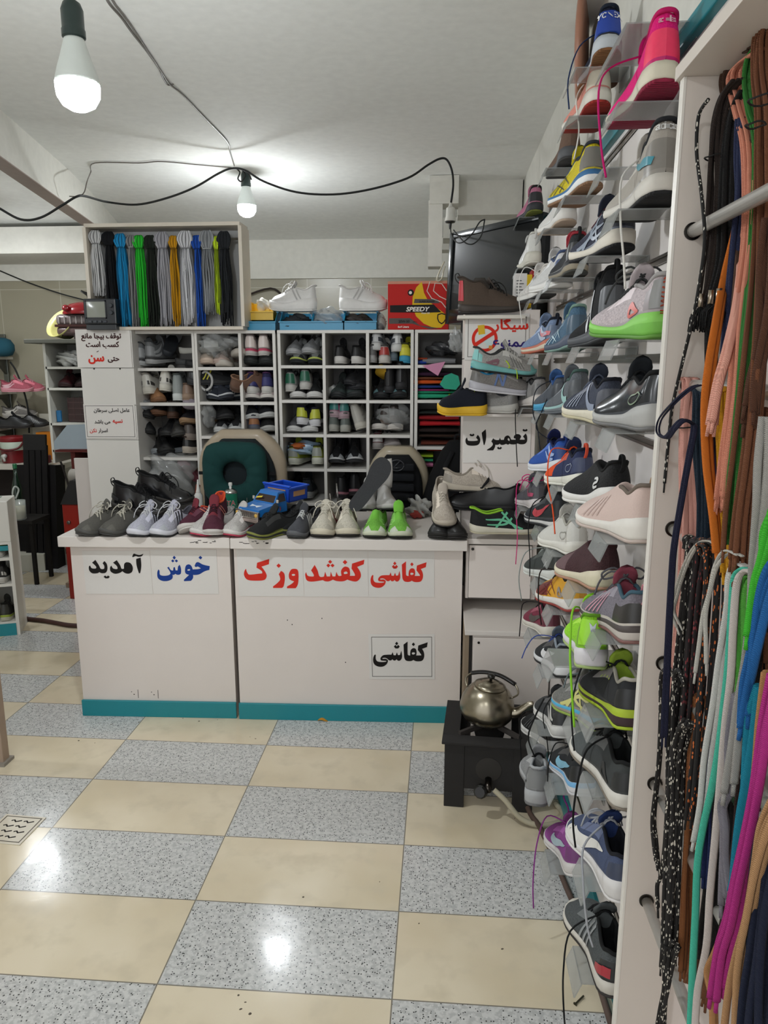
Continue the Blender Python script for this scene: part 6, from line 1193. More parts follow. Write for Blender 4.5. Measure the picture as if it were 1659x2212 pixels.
# stacked shoes in the corner over the locker panels (ledge of the slat wall)
tag(MB().box((.02, 3.00, at_y(1070, 893, 3.02).z-.012), (.40, 3.09, at_y(1070, 893, 3.02).z), 0, None, .001).build('ledge_board', LAM), 'thin white ledge above the repairs sign carrying stacked shoes', 'shelf')
shoe('navy shoe with a thick yellow sole over the repairs sign', at_y(1052, 900, 2.99)+Vector((0, 0, .004)), 86, 0, 0, sub=1, L=.20, W=.09, up='#1a1c24', upk='suede', sole='#c99f24', out='#c99f24', lin_='#14161c', nolace=True, heelz=.04, mid=.036, toez=.03, hi=.02)
shoe('grey runner with neon laces low in the corner stack', at_y(1118, 893, 2.98), 68, 0, 0, sub=1, L=.25, W=.095, up='#7c7a77', upk='mesh', sole='#a5a29c', lin_='#33353a', lace='#b7d334', bow=True, logo='lines', lc='#b8b6b1')
shoe('grey runner with a blue lining and lime laces mid-stack', at_y(1012, 843, 2.98), -80, -6, 0, sub=1, L=.26, W=.1, up='#77736f', upk='mesh', sole='#a9a7ad', out='#c2c0c4', lin_='#1f6f96', lace='#b8d428', bow=True, logo='N', lc='#5a6f9a', collarc='#1f6f96')
shoe('black runner filling the back of the corner stack', at_y(1125, 866, 3.04), 70, 0, 0, sub=1, L=.22, W=.09, up='#1b1b1d', sole='#242426', lin_='#111', logo='stripes', lc='#b9b9b8')
shoe('mint and grey runner with a pentagon patch topping the corner stack', at_y(1016, 800, 2.98), -78, -7, 0, sub=1, L=.27, W=.1, up='#9a9893', upk='mesh', heel='#79b5b0', toe='#74aaa6', sole='#6fa9a6', out='#20211f', lin_='#333', lace='#b5b3ae', logo='tri', lc='#7d5a62', logo2='lines', lc2='#6a6864', hl='#7fbab6')
# hiking boot in front of the television
t = tag(MB().box((-.08, 0, 0), (.19, .12, .014), 0, None, .001).build('small_board', M('#cfc9bd', 'paint'), None, False, at_y(1032, 684, 3.05)+Vector((0, 0, -.008))), 'pale board under the brown hiking boot', 'board')
shoe('brown hiking boot with a red heel patch in front of the television', at_y(990, 679, 3.08), -80, 2, 0, sub=1, L=.28, W=.1, up='#51453c', upk='suede', toe='#463d36', sole='#3f3833', out='#2a2623', lin_='#27211d', lace='#1d1b19', hl='#b3343c', collar=.118, hi=.02, tongue='#453c36', collarc='#3a322c', bow=True, cat='boot', name='hiking_boot', loop='#1e1c1a')
tag(MB().prism([(-.03, 0), (.03, 0), (.04, .07), (.02, .1), (-.02, .1), (-.04, .07)], .006, 0, Matrix(((.97, 0, .2, 0), (.2, 0, -.97, 0), (0, 1, 0, 0), (0, 0, 0, 1)))).build('boot_tongue_lining', M('#4a4541', 'fabric'), None, True, at_y(1035, 655, 3.16)), 'dark teal-edged flap standing up behind the hiking boot', 'shoe part')
# glue, spray can, truck, bits
p = at_z(413, 1110, CT); t = thing('glue_bottle', 'white nozzle bottle of glue behind the maroon runner', 'bottle', (p.x, p.y+.12, CT))
MB().lathe([(.02, 0), (.021, .004), (.021, .07), (.012, .085)], 18).build('bottle_body', M('#cfcfca', 'plastic'), t, True); MB().lathe([(.011, .083), (.012, .09), (.009, .10), (.004, .14), (.003, .15)], 14).build('nozzle', M('#d9d8d3', 'plastic'), t, True)
p = at_z(498, 1118, CT); t = thing('spray_can', 'green and white spray can behind the maroon runner', 'spray can', (p.x, p.y+.02, CT))
MB().lathe([(.030, 0), (.031, .003), (.031, .115)], 28).build('can_body', M('#12694f', 'plastic'), t, 'auto'); MB().lathe([(.031, 0), (.0313, .001), (.0313, .04)], 28).build('can_lower_band', M('#26332f', 'plastic'), t, 'auto')
MB().lathe([(.031, .115), (.032, .118), (.030, .124), (.022, .132), (.014, .136)], 28).build('can_shoulder', M('#b8b8b4', 'metal'), t, 'auto'); MB().lathe([(.006, .135), (.006, .15), (.009, .151), (.009, .163), (.007, .165)], 14).build('spray_nozzle', M('#d6d6d2', 'plastic'), t, 'auto')
def wrapcan(x, y, z): a = x/.0315-PI/2; r = .0318+z*.2; return Vector((r*math.cos(a), r*math.sin(a), .062+y))
text('ATA', .032, M('#cfcfcd', 'plastic'), t, (0, 0, 0), (0, 0, 0), .03, fn=lambda x, y, z: wrapcan(x*1.0-.002, y-.001, z)); text('ATA', .030, M('#a9282c', 'plastic'), t, (0, 0, 0), (0, 0, 0), .0, fn=lambda x, y, z: wrapcan(x*1.04-.002, y, z+.004))
# toy truck
p = at_y(565, 1120, 3.02); t = thing('toy_truck', 'blue toy pickup truck with a chrome grille parked on dark shoes', 'toy truck', (p.x, 3.14, at_y(565, 1133, 3.02).z), (0, rad(3), rad(-28)))
BLU = M('#1563a8', 'plastic'); DKB = M('#123fa5', 'plastic'); CHR = M('#c4bdb5', 'metal'); TY = M('#181818', 'rubber')
# local: -y is the front; length 0.30
def tr(name, mb, mat, parent=t, sm=False): return mb.build(name, mat, parent, sm)
tr('hood', MB().add([Vector(v) for v in ((-.062, -.13, .038), (.062, -.13, .038), (.066, -.03, .038), (-.066, -.03, .038), (-.056, -.125, .066), (.056, -.125, .066), (.062, -.03, .078), (-.062, -.03, .078))], [(0, 1, 2, 3), (4, 7, 6, 5), (0, 4, 5, 1), (1, 5, 6, 2), (2, 6, 7, 3), (3, 7, 4, 0)]), BLU)
cab = tr('cab', MB().add([Vector(v) for v in ((-.066, -.03, .038), (.066, -.03, .038), (.066, .05, .038), (-.066, .05, .038), (-.062, -.03, .08), (.062, -.03, .08), (.062, .05, .08), (-.062, .05, .08), (-.050, .005, .125), (.050, .005, .125), (.052, .05, .125), (-.052, .05, .125))], [(0, 1, 2, 3), (0, 4, 5, 1), (1, 5, 6, 2), (3, 7, 4, 0), (2, 6, 7, 3), (4, 8, 9, 5), (5, 9, 10, 6), (7, 11, 8, 4), (6, 10, 11, 7), (8, 11, 10, 9)]), BLU)
tr('windscreen', MB().add([Vector(v) for v in ((-.054, -.0285, .084), (.054, -.0285, .084), (.046, .0025, .121), (-.046, .0025, .121))], [(0, 1, 2, 3)]), M('#2a1c18', 'gloss'), cab)
for s_ in (-1, 1): tr('side_window', MB().add([Vector((s_*.0628, -.018, .084)), Vector((s_*.0628, .042, .084)), Vector((s_*.0535, .042, .118)), Vector((s_*.0535, .008, .118))], [(0, 1, 2, 3)]), M('#2a1c18', 'gloss'), cab)
tr('windscreen_sticker', MB().add([Vector(v) for v in ((-.05, -.026, .092), (-.015, -.026, .099), (-.013, -.021, .106), (-.048, -.021, .099))], [(0, 1, 2, 3)]), M('#c9b23a', 'paper'), cab)
gr = MB(); gr.box((-.064, -.139, .030), (.064, -.128, .06), 0, None, .001)
g_ = tr('grille', gr, CHR); mb = MB()
for i in range(9): mb.box((-.044+.0105*i, -.1405, .034), (-.041+.0105*i, -.139, .056))
for i in range(3): mb.box((-.046, -.1405, .037+.007*i), (.046, -.139, .038+.007*i))
tr('grille_slots', mb, M('#55504c', 'matte'), g_)
for s_ in (-1, 1): tr('headlight', MB().lathe([(.008, 0), (.008, .003), (.005, .005)], 14, 0, rotM(90, 0, 0, (s_*.053, -.139, .046))), M('#c9a04a', 'gloss'), g_, 'auto')
tr('bumper', MB().box((-.070, -.146, .014), (.070, -.132, .030), 0, None, .003), M('#b9aaa4', 'metal'))
tr('chassis', MB().box((-.05, -.12, .018), (.05, .16, .04)), M('#1b1b1c', 'plastic'))
tb = MB(); x, y0, y1, zb, zt_ = .072, .055, .185, .075, .135
for A, B in (((-x, y0, zb), (x, y1, zb+.004)), ((-x, y0, zb), (-x+.004, y1, zt_)), ((x-.004, y0, zb), (x, y1, zt_)), ((-x, y0, zb), (x, y0+.004, zt_+.012)), ((-x, y1-.004, zb), (x, y1, zt_))): tb.box(A, B)
bed = tr('tipper_bed', tb, DKB); mb = MB()
for A, B in (((-x-.006, y0-.006, zt_+.008), (x+.006, y0+.006, zt_+.014)), ((-x-.006, y0, zt_), (-x+.004, y1+.004, zt_+.006)), ((x-.004, y0, zt_), (x+.006, y1+.004, zt_+.006)), ((-x-.006, y1-.004, zt_), (x+.006, y1+.006, zt_+.006))): mb.box(A, B)
tr('bed_rim', mb, M('#1a50c4', 'plastic'), bed)
for s_ in (-1, 1): tr('bed_sticker', MB().box((s_*x-.0008, y0+.03, zb+.022), (s_*x+.0008, y1-.02, zb+.046)), M('#a8805c', 'paper'), bed)
tr('bed_sticker', MB().box((-.05, y0-.0012, zb+.034), (.05, y0, zb+.054)), M('#a8805c', 'paper'), bed)
for s_ in (-1, 1):
    for yy in (-.085, .115):
        wh = tr('wheel', MB().lathe([(.012, -.013), (.028, -.013), (.032, -.009), (.032, .009), (.028, .013), (.012, .013)], 22, 0, rotM(0, 90, 0, (s_*.062, yy, .022))), TY, t, 'auto')
        tr('hub', MB().lathe([(.013, 0), (.010, .003)], 12, 0, rotM(0, 90*s_, 0, (s_*.075, yy, .022))), M('#8f8f90', 'metal'), wh, 'auto')
for s_ in (-1, 1): tr('wing_mirror', MB().box((s_*.068-.006, -.022, .084), (s_*.068+.006, -.016, .098), 0, None, .002), M('#b5b0a4', 'plastic'), cab)
text('3', .024, M('#b8443c', 'paper'), t, (-.0672, .0, .048), (PI/2, 0, -PI/2), .02); text('3', .024, M('#b8443c', 'paper'), t, (.0672, .0, .048), (PI/2, 0, PI/2), .02)
tr('hood_sticker', MB().add([Vector((x_, y_, .0668+(y_+.125)*.126+.0006)) for x_, y_ in ((-.02, -.10), (0, -.085), (.02, -.10), (.03, -.07), (0, -.08), (-.03, -.07))], [(0, 1, 4, 5), (1, 2, 3, 4)]), M('#c9d2da', 'paper'))
p = at_z(905, 1122, CT); lump('plastic_bag', 'crumpled clear bag with a red print behind the lime shoe', Vector((p.x, p.y+.07, CT)), (.05, .05, .045), M('#a9a9a4', 'gloss'), 41, rough=.4, n=16)
lump('red_wrapper', 'red wrapper lying behind the lime shoe', Vector((p.x-.01, p.y+.03, CT)), (.03, .03, .02), M('#a8443e', 'paper'), 42, 'wrapper', rough=.4)
# awl, tweezers and strips on the back of the counter
p = at_z(722, 1110, CT)-Vector((0, .1, 0)); tag(MB().tube([p+Vector((0, .1, 0)), p+Vector((-.015, .1, .06))], .006, 8).tube([p+Vector((-.015, .1, .06)), p+Vector((-.02, .1, .10))], .0022, 6).build('awl', M('#b5aea4', 'plastic'), None, True), 'pale-handled awl standing among the tools behind the cream pair', 'tool')
mb = MB(); mb.tube([p+Vector((.02, .1, 0)), p+Vector((.012, .1, .15))], .0025, 6); mb.tube([p+Vector((.028, .1, 0)), p+Vector((.014, .1, .15))], .0025, 6)
tag(mb.build('tweezers', M('#8e8c88', 'metal'), None, True), 'thin steel tweezers standing upright behind the cream pair', 'tool')
for i, (px, py, c, ln, d_) in enumerate(((640, 1098, '#3d2a22', .16, 'dark brown leather strip on the back of the counter'), (675, 1090, '#b59a6a', .09, 'tan wooden stick lying behind the toy truck'), (700, 1102, '#6f4a4a', .12, 'dull pink leather scrap by the awl'), (655, 1108, '#c2a43a', .07, 'yellow scrap under the toy truck bed'), (375, 1105, '#6b7f86', .05, 'grey-green eraser block behind the lavender runners'))):
    q_ = at_z(px, py, CT); tag(MB().box((-ln/2, -.014, 0), (ln/2, .014, .012), 0, None, .002).build('leather_strip' if i != 1 else 'wooden_stick', M(c, 'leather'), None, False, (q_.x, min(q_.y, 3.44), CT+.001), (0, 0, (.3, -.2, .5, .1, 0)[i])), d_, 'scrap')
q_ = at_z(520, 1112, CT); tag(MB().tube(crv([q_+Vector((-.03, .05, .02)), q_+Vector((.03, .05, .03)), q_+Vector((.035, .05, .045)), q_+Vector((-.02, .05, .045)), q_+Vector((-.03, .05, .025))], 4), .002, 6).tube([q_+Vector((.02, .05, .0)), q_+Vector((.02, .05, .075))], .0016, 6).build('wire_clip', M('#6f6d6a', 'metal'), None, True), 'bent steel wire clip beside the spray can', 'wire')
# ------------------------------------------------------------------ seats behind the counter
def seat_back(label, cx, cy0, cy1, wpx, Y, col, cover, extra):
    """a padded car-seat style back; pixel centre, top and bottom rows"""
    top = at_y(cx, cy0, Y); bot = at_y(cx, cy1, Y); w = wpx*(Y*1.0)/FPX; h = top.z-bot.z
    t = thing('office_chair', label, 'chair', (top.x, Y, 0)); z0 = bot.z
    def shell(w_, z_lo, z_hi, d0, d1, mat, name, bulge=.02, n=16, ew=.45):
        rows = []
        for i in range(13):
            u = i/12; z = z_lo+(z_hi-z_lo)*u; ww = w_/2*(1-max(0, (u-.55)/.45)**2.6*(1-ew)); 
            r = []
            for j in range(n):
                a = 2*PI*j/n; ex = math.copysign(abs(math.cos(a))**.5, math.cos(a)); ey = math.copysign(abs(math.sin(a))**.6, math.sin(a))
                r.append(Vector((ww*ex, (d0+d1)/2+(d1-d0)/2*ey-bulge*(0 if ey > 0 else 1)*math.sin(PI*min(1, max(0, u)))*(1-abs(ex)), z)))
            rows.append(r)
        mb = MB(); mb.grid(rows, 0, True); mb.f += [tuple(range(n)), tuple(12*n+j for j in range(n))]; mb.mi += [0, 0]
        return mb.build(name, mat, t, True)
    shell(w, z0-.15, z0+h, 0, .08, M(col, 'fabric'), 'backrest')
    cv = shell(w*1.22, z0-.1, z0+h*1.10+.01, .06, .15, M(cover, 'leather'), 'seat_cover', 0)
    shell(w*1.24, z0-.1, z0+h*1.10+.012, .055, .155, glassy('#c9c2b0', .22, .12), 'plastic_wrap', 0)
    MB().box((-w*.45, .02, .46), (w*.45, .24, .56), 0, None, .03).build('seat', M(col, 'fabric'), t, True)
    MB().tube([(0, .12, .08), (0, .12, .46)], .03, 12).build('column', M('#1a1a1b', 'plastic'), t, True)
    for k in range(5):
        a = 2*PI*k/5; MB().tube([(0, .12, .09), (.14*math.cos(a), .12+.14*math.sin(a), .04)], .018, 8).build('base_leg', M('#1a1a1b', 'plastic'), t, True)
    extra(t, w, z0, h); return t
def ex1(t, w, z0, h):
    cz = at_y(512, 1022, 3.55).z; rx, rz = 72*3.6/FPX, 70*3.6/FPX; rows = []
    for i in range(40):
        a = 2*PI*i/40; r = []
        k = 1/((abs(math.cos(a))**4+abs(math.sin(a))**4)**.25)
        for j in range(12):
            b = 2*PI*j/12; m = (1+.365)/2; e = (1-.365)/2*(1+.02*math.sin(a*14)*1); rr = m+e*math.cos(b)
            kk = k if rr > .6 else 1+(k-1)*.2
            r.append(Vector((rx*rr*kk*math.cos(a), -.045-.042*math.sin(b)*(1+.10*math.sin(a*13)), cz+rz*rr*kk*math.sin(a))))
        rows.append(r)
    rows.append(rows[0]); mb = MB(); mb.grid(rows, 0, True)
    o = mb.build('cushion', M('#103836', 'fabric'), None, True, t.location); tag(o, 'dark green ring cushion with a round hole strapped to the chair back', 'cushion')
    mb = MB(); mb.box((-w*.52, -.012, cz-.012), (-.055, -.006, cz+.004)); mb.box((.055, -.012, cz-.012), (w*.52, -.006, cz+.004)); mb.build('cushion_strap', M('#141516', 'fabric'), t)
    MB().tube(crv([(-w*.55, .0, z0-.05), (-w*.545, -.02, z0+.04), (-w*.52, -.03, z0+.09)], 4), .012, 8).build('side_piping', M('#7a3420', 'fabric'), t, True)
seat_back('office chair with a beige wrapped cover holding the green ring cushion', 510, 950, 1085, 166, 3.58, '#1b2326', '#a6937a', ex1)
def ex2(t, w, z0, h):
    for k in range(4):
        z = z0+h*(.16+.19*k); MB().box((-w*.34, -.030, z), (w*.34, -.008, z+h*.14), 0, None, .008).build('padded_rib', M('#15171b', 'fabric'), t, True)
    c = at_y(858, 1005, 3.60).z; mb = MB(); mb.tube([Vector((.035*math.cos(a), -.030, c+.027*math.sin(a))) for a in [2*PI*k/24 for k in range(25)]], .0035, 6); mb.tube([(-.016, -.030, c-.012), (.014, -.030, c+.02)], .004, 6); mb.tube([(-.018, -.030, c-.012), (.022, -.030, c-.012)], .004, 6)
    mb.build('round_emblem', M('#2b2d31', 'plastic'), t, True)
seat_back('black ribbed seat back with a beige wrapped cover and round emblem', 858, 985, 1100, 112, 3.62, '#101114', '#a89a80', ex2)
p = at_y(925, 1090, 3.66); t = thing('backpack', 'black bag leaning between the ribbed seat and the repairs panels', 'bag', (p.x+.05, 3.68, p.z-.12), (0, rad(14), 0))
mb = MB(); rows = []
for z, w_, d_ in ((0, .10, .08), (.1, .115, .09), (.25, .11, .085), (.38, .085, .07), (.44, .06, .05), (.455, .03, .03)):
    rows.append([Vector((w_*math.copysign(abs(math.cos(a))**.6, math.cos(a)), d_*math.copysign(abs(math.sin(a))**.6, math.sin(a)), z)) for a in [2*PI*j/16 for j in range(16)]])
mb.grid(rows, 0, True); mb.f += [tuple(range(16)), tuple(80+j for j in range(16))]; mb.mi += [0, 0]; mb.build('bag_body', M('#0e0e10', 'fabric'), t, True)
MB().tube(crv([(-.03, -.07, .40), (-.05, -.10, .30), (-.06, -.10, .15), (-.05, -.09, .02)], 4), .012, 8, flat=.4).build('shoulder_strap', M('#151517', 'fabric'), t, True)
MB().tube(crv([(-.03, 0, .445), (-.03, -.01, .48), (.03, -.01, .48), (.03, 0, .445)], 4), .006, 8).build('carry_handle', M('#151517', 'fabric'), t, True)
# ------------------------------------------------------------------ flat television standing over the corner panels
a = at_y(962, 700, 3.80); c = at_y(960, 503, 3.80); bR = .405
t = thing('flat_television', 'large black flat screen television turned towards the room in the corner', 'television', (a.x, 3.80, a.z+.0), (0, 0, 0))
yR = 3.30; ang = math.atan2(yR-3.80, bR-a.x); wT = math.hypot(bR-a.x, yR-3.80); hT = c.z-a.z; t.rotation_euler = (rad(-3), 0, ang)
PB = M('#15191b', 'plastic')
MB().box((0, .012, 0), (wT, .075, hT), 0, None, .008).build('rear_case', PB, t, 'auto')
mb = MB(); f = .028
for A, B in (((0, -.004, 0), (f, .02, hT)), ((wT-f, -.004, 0), (wT, .02, hT)), ((f, -.004, hT-f), (wT-f, .02, hT)), ((f, -.004, 0), (wT-f, .02, f*2.4))): mb.box(A, B, 0, None, .002)
mb.build('bezel', M('#1b2023', 'gloss'), t, 'auto')
MB().box((f, .004, f*2.4), (wT-f, .010, hT-f)).build('screen', M('#0c0f11', 'gloss'), t)
MB().box((.12, .0, -.10), (wT-.12, .10, .0), 0, None, .004).build('stand', PB, t)
tag(MB().box((.10, 3.10, a.z-.125), (.40, 3.84, a.z-.10)).build('television_ledge', CARC), 'white ledge under the flat television behind the cigarette sign', 'shelf')
p = at_y(1133, 640, 3.1); t = thing('shoe_box', 'upright white, red and yellow carton beside the television', 'box', (p.x, 3.14, at_y(1133, 680, 3.1).z))
MB().box((-.035, 0, 0), (.012, .1, .165)).build('carton', M('#cfccc8', 'paper'), t); MB().box((-.0355, -.001, 0), (.0125, .1, .055)).build('red_band', M('#a81f26', 'paper'), t); MB().box((.0121, -.0008, .03), (.032, .1, .16)).build('yellow_panel', M('#c9a820', 'paper'), t); MB().box((.032, -.0006, .05), (.046, .1, .18)).build('red_panel', M('#8f1c22', 'paper'), t)
mb = MB()
for i in range(6): mb.box((-.030, -.0012, .075+.012*i), (-.030+.03*(1-.3*(i % 2)), 0, .078+.012*i))
mb.build('print_lines', M('#3a3a3c', 'paper'), t)
tag(MB().tube(crv([at_y(x, y, 3.85) for x, y in ((960, 565), (950, 585), (944, 603), (948, 607), (955, 600), (958, 585), (962, 575))], 4), .004, 6).build('white_cable', M('#bdb59f', 'plastic'), None, True), 'loop of cream cord dangling beside the television', 'cable')
# ------------------------------------------------------------------ far room: shelves, desk, boxes
YW = 5.88
def P3(x, y, Y): return at_y(x, y, Y)
t = thing('wall_shelf', 'bracketed white wall shelves with a grey upright rail in the far room', 'shelf', (P3(25, 900, YW).x, YW, 0)); ox = t.location.x
zt, zb = P3(30, 722, YW).z, P3(30, 930, YW).z
MB().box((-.02, -.02, zb-.25), (.02, 0, zt), 0, None, .002).build('upright_rail', M('#6f716c', 'metal'), t)
for yy in (770, 847, 925):
    z = P3(20, yy, 5.6).z; MB().box((-.6, -.30, z-.022), (.07, -.012, z), 0, None, .002).build('shelf_board', M('#bdb9ae', 'paint'), t)
    MB().prism([(-.02, z-.022), (-.28, z-.022), (-.28, z-.035), (-.10, z-.07), (-.02, z-.14)], .02, 0, Matrix(((0, 0, 1, -.01), (1, 0, 0, 0), (0, 1, 0, 0), (0, 0, 0, 1)))).build('bracket', M('#6b6d69', 'metal'), t)
z1, z2, z3 = (P3(20, yy, 5.6).z for yy in (770, 847, 925))
p = P3(2, 740, 5.7); mb = MB(); mb.lathe([(.03, 0), (.075, .01), (.095, .05), (.095, .09), (.07, .13), (.03, .145), (.001, .147)], 24); o = mb.build('round_bag', M('#1e4a58', 'fabric'), None, True, (p.x, 5.7, z1)); tag(o, 'dark teal round bag on the top wall shelf', 'bag')
for i, (px, d_) in enumerate(((8, 'pink running shoe with its heel to the rail, at the shelf end'), (22, 'second pink running shoe pointing to the rail'))):
    p = P3(px, 843, 5.62); shoe(d_, (p.x-.02, 5.62+.07*i, z2), -75, 0, 0, L=.24, up='#b05a68', upk='mesh', sole='#c98a94', lin_='#8a4450', lace='#c08a94', logo='wing', lc='#d0a8ae')
for i, (px, d_, up_, yw) in enumerate(((3, 'black leather shoe on the lowest wall shelf', '#17181a', -80), (24, 'black shoe with faded lettering on the lowest wall shelf', '#1d1c1c', -70))):
    p = P3(px, 920, 5.6); shoe(d_, (p.x-.03, 5.60+.08*i, z3), yw, 0, 0, L=.27, up=up_, upk='leather', sole='#2a2827', lin_='#0e0e0e', lace='#111', logo='lines' if i else None, lc='#8a8a88')
p = P3(15, 895, 5.68); shoe('grey and white trainer heaped behind the black shoes', (p.x-.04, 5.68, z3+.075), -60, 0, 0, L=.26, up='#77736e', upk='mesh', sole='#a5a098', lin_='#45423e', logo='wing', lc='#b5b0a6')
cable('power_cable', 'black cord running from the wall shelf rail down to the desk', [P3(x, y, 5.72) for x, y in ((22, 782), (34, 800), (48, 835), (58, 870), (62, 900), (63, 935))], .007, CBL)
# desk
YD = 5.42; zd = P3(60, 1003, YD).z
t = thing('desk', 'white workbench against the back wall in the far room', 'desk', (P3(60, 1003, YD).x, YD, 0)); ox = t.location.x
xr = P3(120, 1003, YD).x-ox
MB().box((-.9, 0, zd-.045), (xr+.02, .45, zd), 0, None, .003).build('worktop', M('#c4c0b5', 'paint'), t)
MB().box((xr-.01, .01, 0), (xr+.01, .45, zd-.045)).build('side_panel', M('#a9a79f', 'paint'), t)
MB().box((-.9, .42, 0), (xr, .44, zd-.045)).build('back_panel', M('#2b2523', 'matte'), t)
p = P3(33, 1000, YD+.12); t = thing('water_cooler_jug', 'red and white insulated water jug with a white tap on the desk', 'water jug', (p.x, YD+.12, zd))
MB().lathe([(.085, 0), (.09, .005), (.093, .095), (.094, .10)], 28).build('lower_body', M('#6f1218', 'plastic'), t, 'auto'); MB().lathe([(.094, .10), (.096, .102), (.096, .165), (.094, .168)], 28).build('upper_body', M('#b9c4b5', 'plastic'), t, 'auto'); MB().lathe([(.097, .166), (.099, .17), (.099, .195), (.09, .205), (.03, .21), (.001, .21)], 28).build('jug_lid', M('#7d141c', 'plastic'), t, 'auto')
MB().tube([(-.02, -.09, .06), (-.02, -.125, .055)], .018, 10).tube([(-.02, -.115, .06), (-.01, -.12, .02)], .009, 8).build('tap', M('#c4c4bd', 'plastic'), t, True)
MB().tube(crv([(-.097, -.01, .17), (-.08, -.075, .12), (0, -.105, .105), (.08, -.075, .12), (.097, -.01, .17)], 5), .008, 8).build('carry_handle', M('#5a0f16', 'plastic'), t, True)
p = P3(97, 988, YD+.1); tag(MB().lathe([(.04, 0), (.046, .004), (.046, .055), (.04, .06)], 20).build('red_tin', M('#5f1a1c', 'plastic'), None, 'auto', (p.x, YD+.1, zd)), 'dark red round tin at the desk end', 'tin')
cable('power_cable', 'dark cord drooping from the desk end to the red toolbox', [P3(x, y, 5.36) for x, y in ((122, 985), (132, 1000), (142, 1030), (153, 1065), (158, 1085))], .008, M('#241d1a', 'rubber'))
p = P3(97, 965, YD+.3); t = thing('paper_bag', 'bright orange paper bag standing at the back of the desk', 'bag', (p.x+.02, YD+.28, zd))
MB().box((-.075, 0, 0), (.075, .10, .22)).build('bag_body', M('#c4761c', 'paper'), t)
p = P3(90, 925, YD+.42); tag(MB().box((-.10, 0, 0), (.10, .012, .36)).build('white_board', M('#b9b5a6', 'paint'), None, False, (p.x+.02, YD+.42, zd)), 'cream board leaning on the wall behind the orange bag', 'board')
# black slatted board leaning on the desk
a, b = P3(62, 938, YD-.06), P3(97, 1180, YD-.22); t = thing('slatted_board', 'tall black slotted rack leaning against the desk', 'rack', (P3(76, 1190, 5.2).x, 5.22, 0), (rad(-7), 0, 0))
h_ = P3(78, 938, 5.36).z/math.cos(rad(7)); w2 = .088; BKM = M('#0f0c0c', 'matte')
for x in (-.072, -.024, .024, .072): MB().box((x-.017, -.012, 0), (x+.024, .012, h_-.08), 0, None, .002).build('slat', BKM, t)
MB().box((-w2, -.014, h_-.12), (w2, .014, h_), 0, None, .003).build('head_rail', M('#1f1e1d', 'matte'), t); MB().box((-w2, -.014, .35), (w2, .014, .42), 0, None, .003).build('cross_rail', BKM, t)
MB().box((-.17, .03, .0), (.14, .17, .80)).build('dark_filler', M('#0e0b0b', 'matte'), t)  # added black block that darkens the space behind the slats
# bottle and glass jug on a low stool seen past the shelf
p = P3(34, 1120, 4.9); zs = p.z; t = thing('side_table', 'small dark table carrying the glass mug behind the shoe cabinet', 'table', (p.x, 4.95, 0))
MB().box((-.16, -.12, zs-.025), (.16, .12, zs)).build('table_top', M('#15120f', 'matte'), t)
for sx in (-1, 1):
    for sy in (-1, 1): MB().box((sx*.14-.012, sy*.1-.012, 0), (sx*.14+.012, sy*.1+.012, zs-.025)).build('leg', M('#15120f', 'matte'), t)
p = P3(32, 1010, 5.0); t = thing('glass_bottle', 'dark green glass bottle with a green cap', 'bottle', (p.x, 5.0, zs))
hh = P3(32, 1003, 5.0).z-zs; MB().lathe([(.03, 0), (.034, .01), (.034, hh*.55), (.014, hh*.78), (.012, hh-.02)], 20).build('bottle_body', M('#0c2418', 'gloss'), t, True); MB().lathe([(.0145, hh-.03), (.0145, hh), (.010, hh+.004)], 14).build('cap', M('#17603a', 'plastic'), t, 'auto')
p = P3(43, 1105, 4.86); t = thing('glass_mug', 'clear glass mug with a pale drink and tall handle', 'mug', (p.x, 4.86, zs))
MB().lathe([(.035, 0), (.04, .005), (.042, .14), (.039, .14), (.037, .01), (.001, .01)], 24).build('mug_body', glassy('#c9cfc8', .35, .05), t, True); MB().lathe([(.001, .011), (.035, .011), (.037, .10), (.001, .10)], 20).build('drink', M('#a59a70', 'gloss'), t, True); MB().tube(crv([(-.005, -.042, .13), (-.004, -.06, .20), (.01, -.05, .245), (.025, -.03, .22), (.005, -.045, .16)], 5), .006, 8).build('handle', glassy('#d3d9d2', .5, .05), t, True)
# tall shelf with basin and case
YS = 4.92; x0, x1 = P3(108, 900, YS).x, P3(200, 900, YS).x; zt = P3(140, 742, YS).z; zb = P3(140, 985, YS).z
t = thing('tall_shelf', 'narrow white shelf cabinet beside the sign column in the far room', 'shelf', ((x0+x1)/2, YS, 0)); hw = (x1-x0)/2; SHW = M('#c0bfb6', 'paint')
for s_ in (-1, 1): MB().box((s_*hw-.009, 0, 0 if s_ > 0 else zb-.05), (s_*hw+.009, .30, zt)).build('upright_board', SHW, t)
for yy in (792, 838, 914, 972): z = P3(140, yy, YS).z; MB().box((-hw, 0, z-.016), (hw, .30, z)).build('shelf_board', SHW, t)
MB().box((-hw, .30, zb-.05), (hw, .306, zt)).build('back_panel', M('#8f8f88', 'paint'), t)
MB().box((-hw-.11, -.05, zt), (hw+.05, .34, zt+.028), 0, None, .004).build('top_board', M('#55554d', 'matte'), t)
ZTT = zt+.028
p = P3(122, 705, YS+.1); mb = MB(); rows = [[Vector((r*math.cos(a), r*.92*math.sin(a), z)) for a in [2*PI*j/28 for j in range(28)]] for r, z in ((.001, .0), (.07, .0), (.10, .075), (.118, .10), (.118, .105), (.096, .076), (.066, .008), (.001, .008))]; mb.grid(rows, 0, True)
tag(mb.build('wash_basin', M('#bdb773', 'plastic'), None, True, (p.x+.07, YS+.16, ZTT+.055), (rad(58), 0, rad(-25))), 'yellow plastic basin tipped behind the brown case', 'basin')
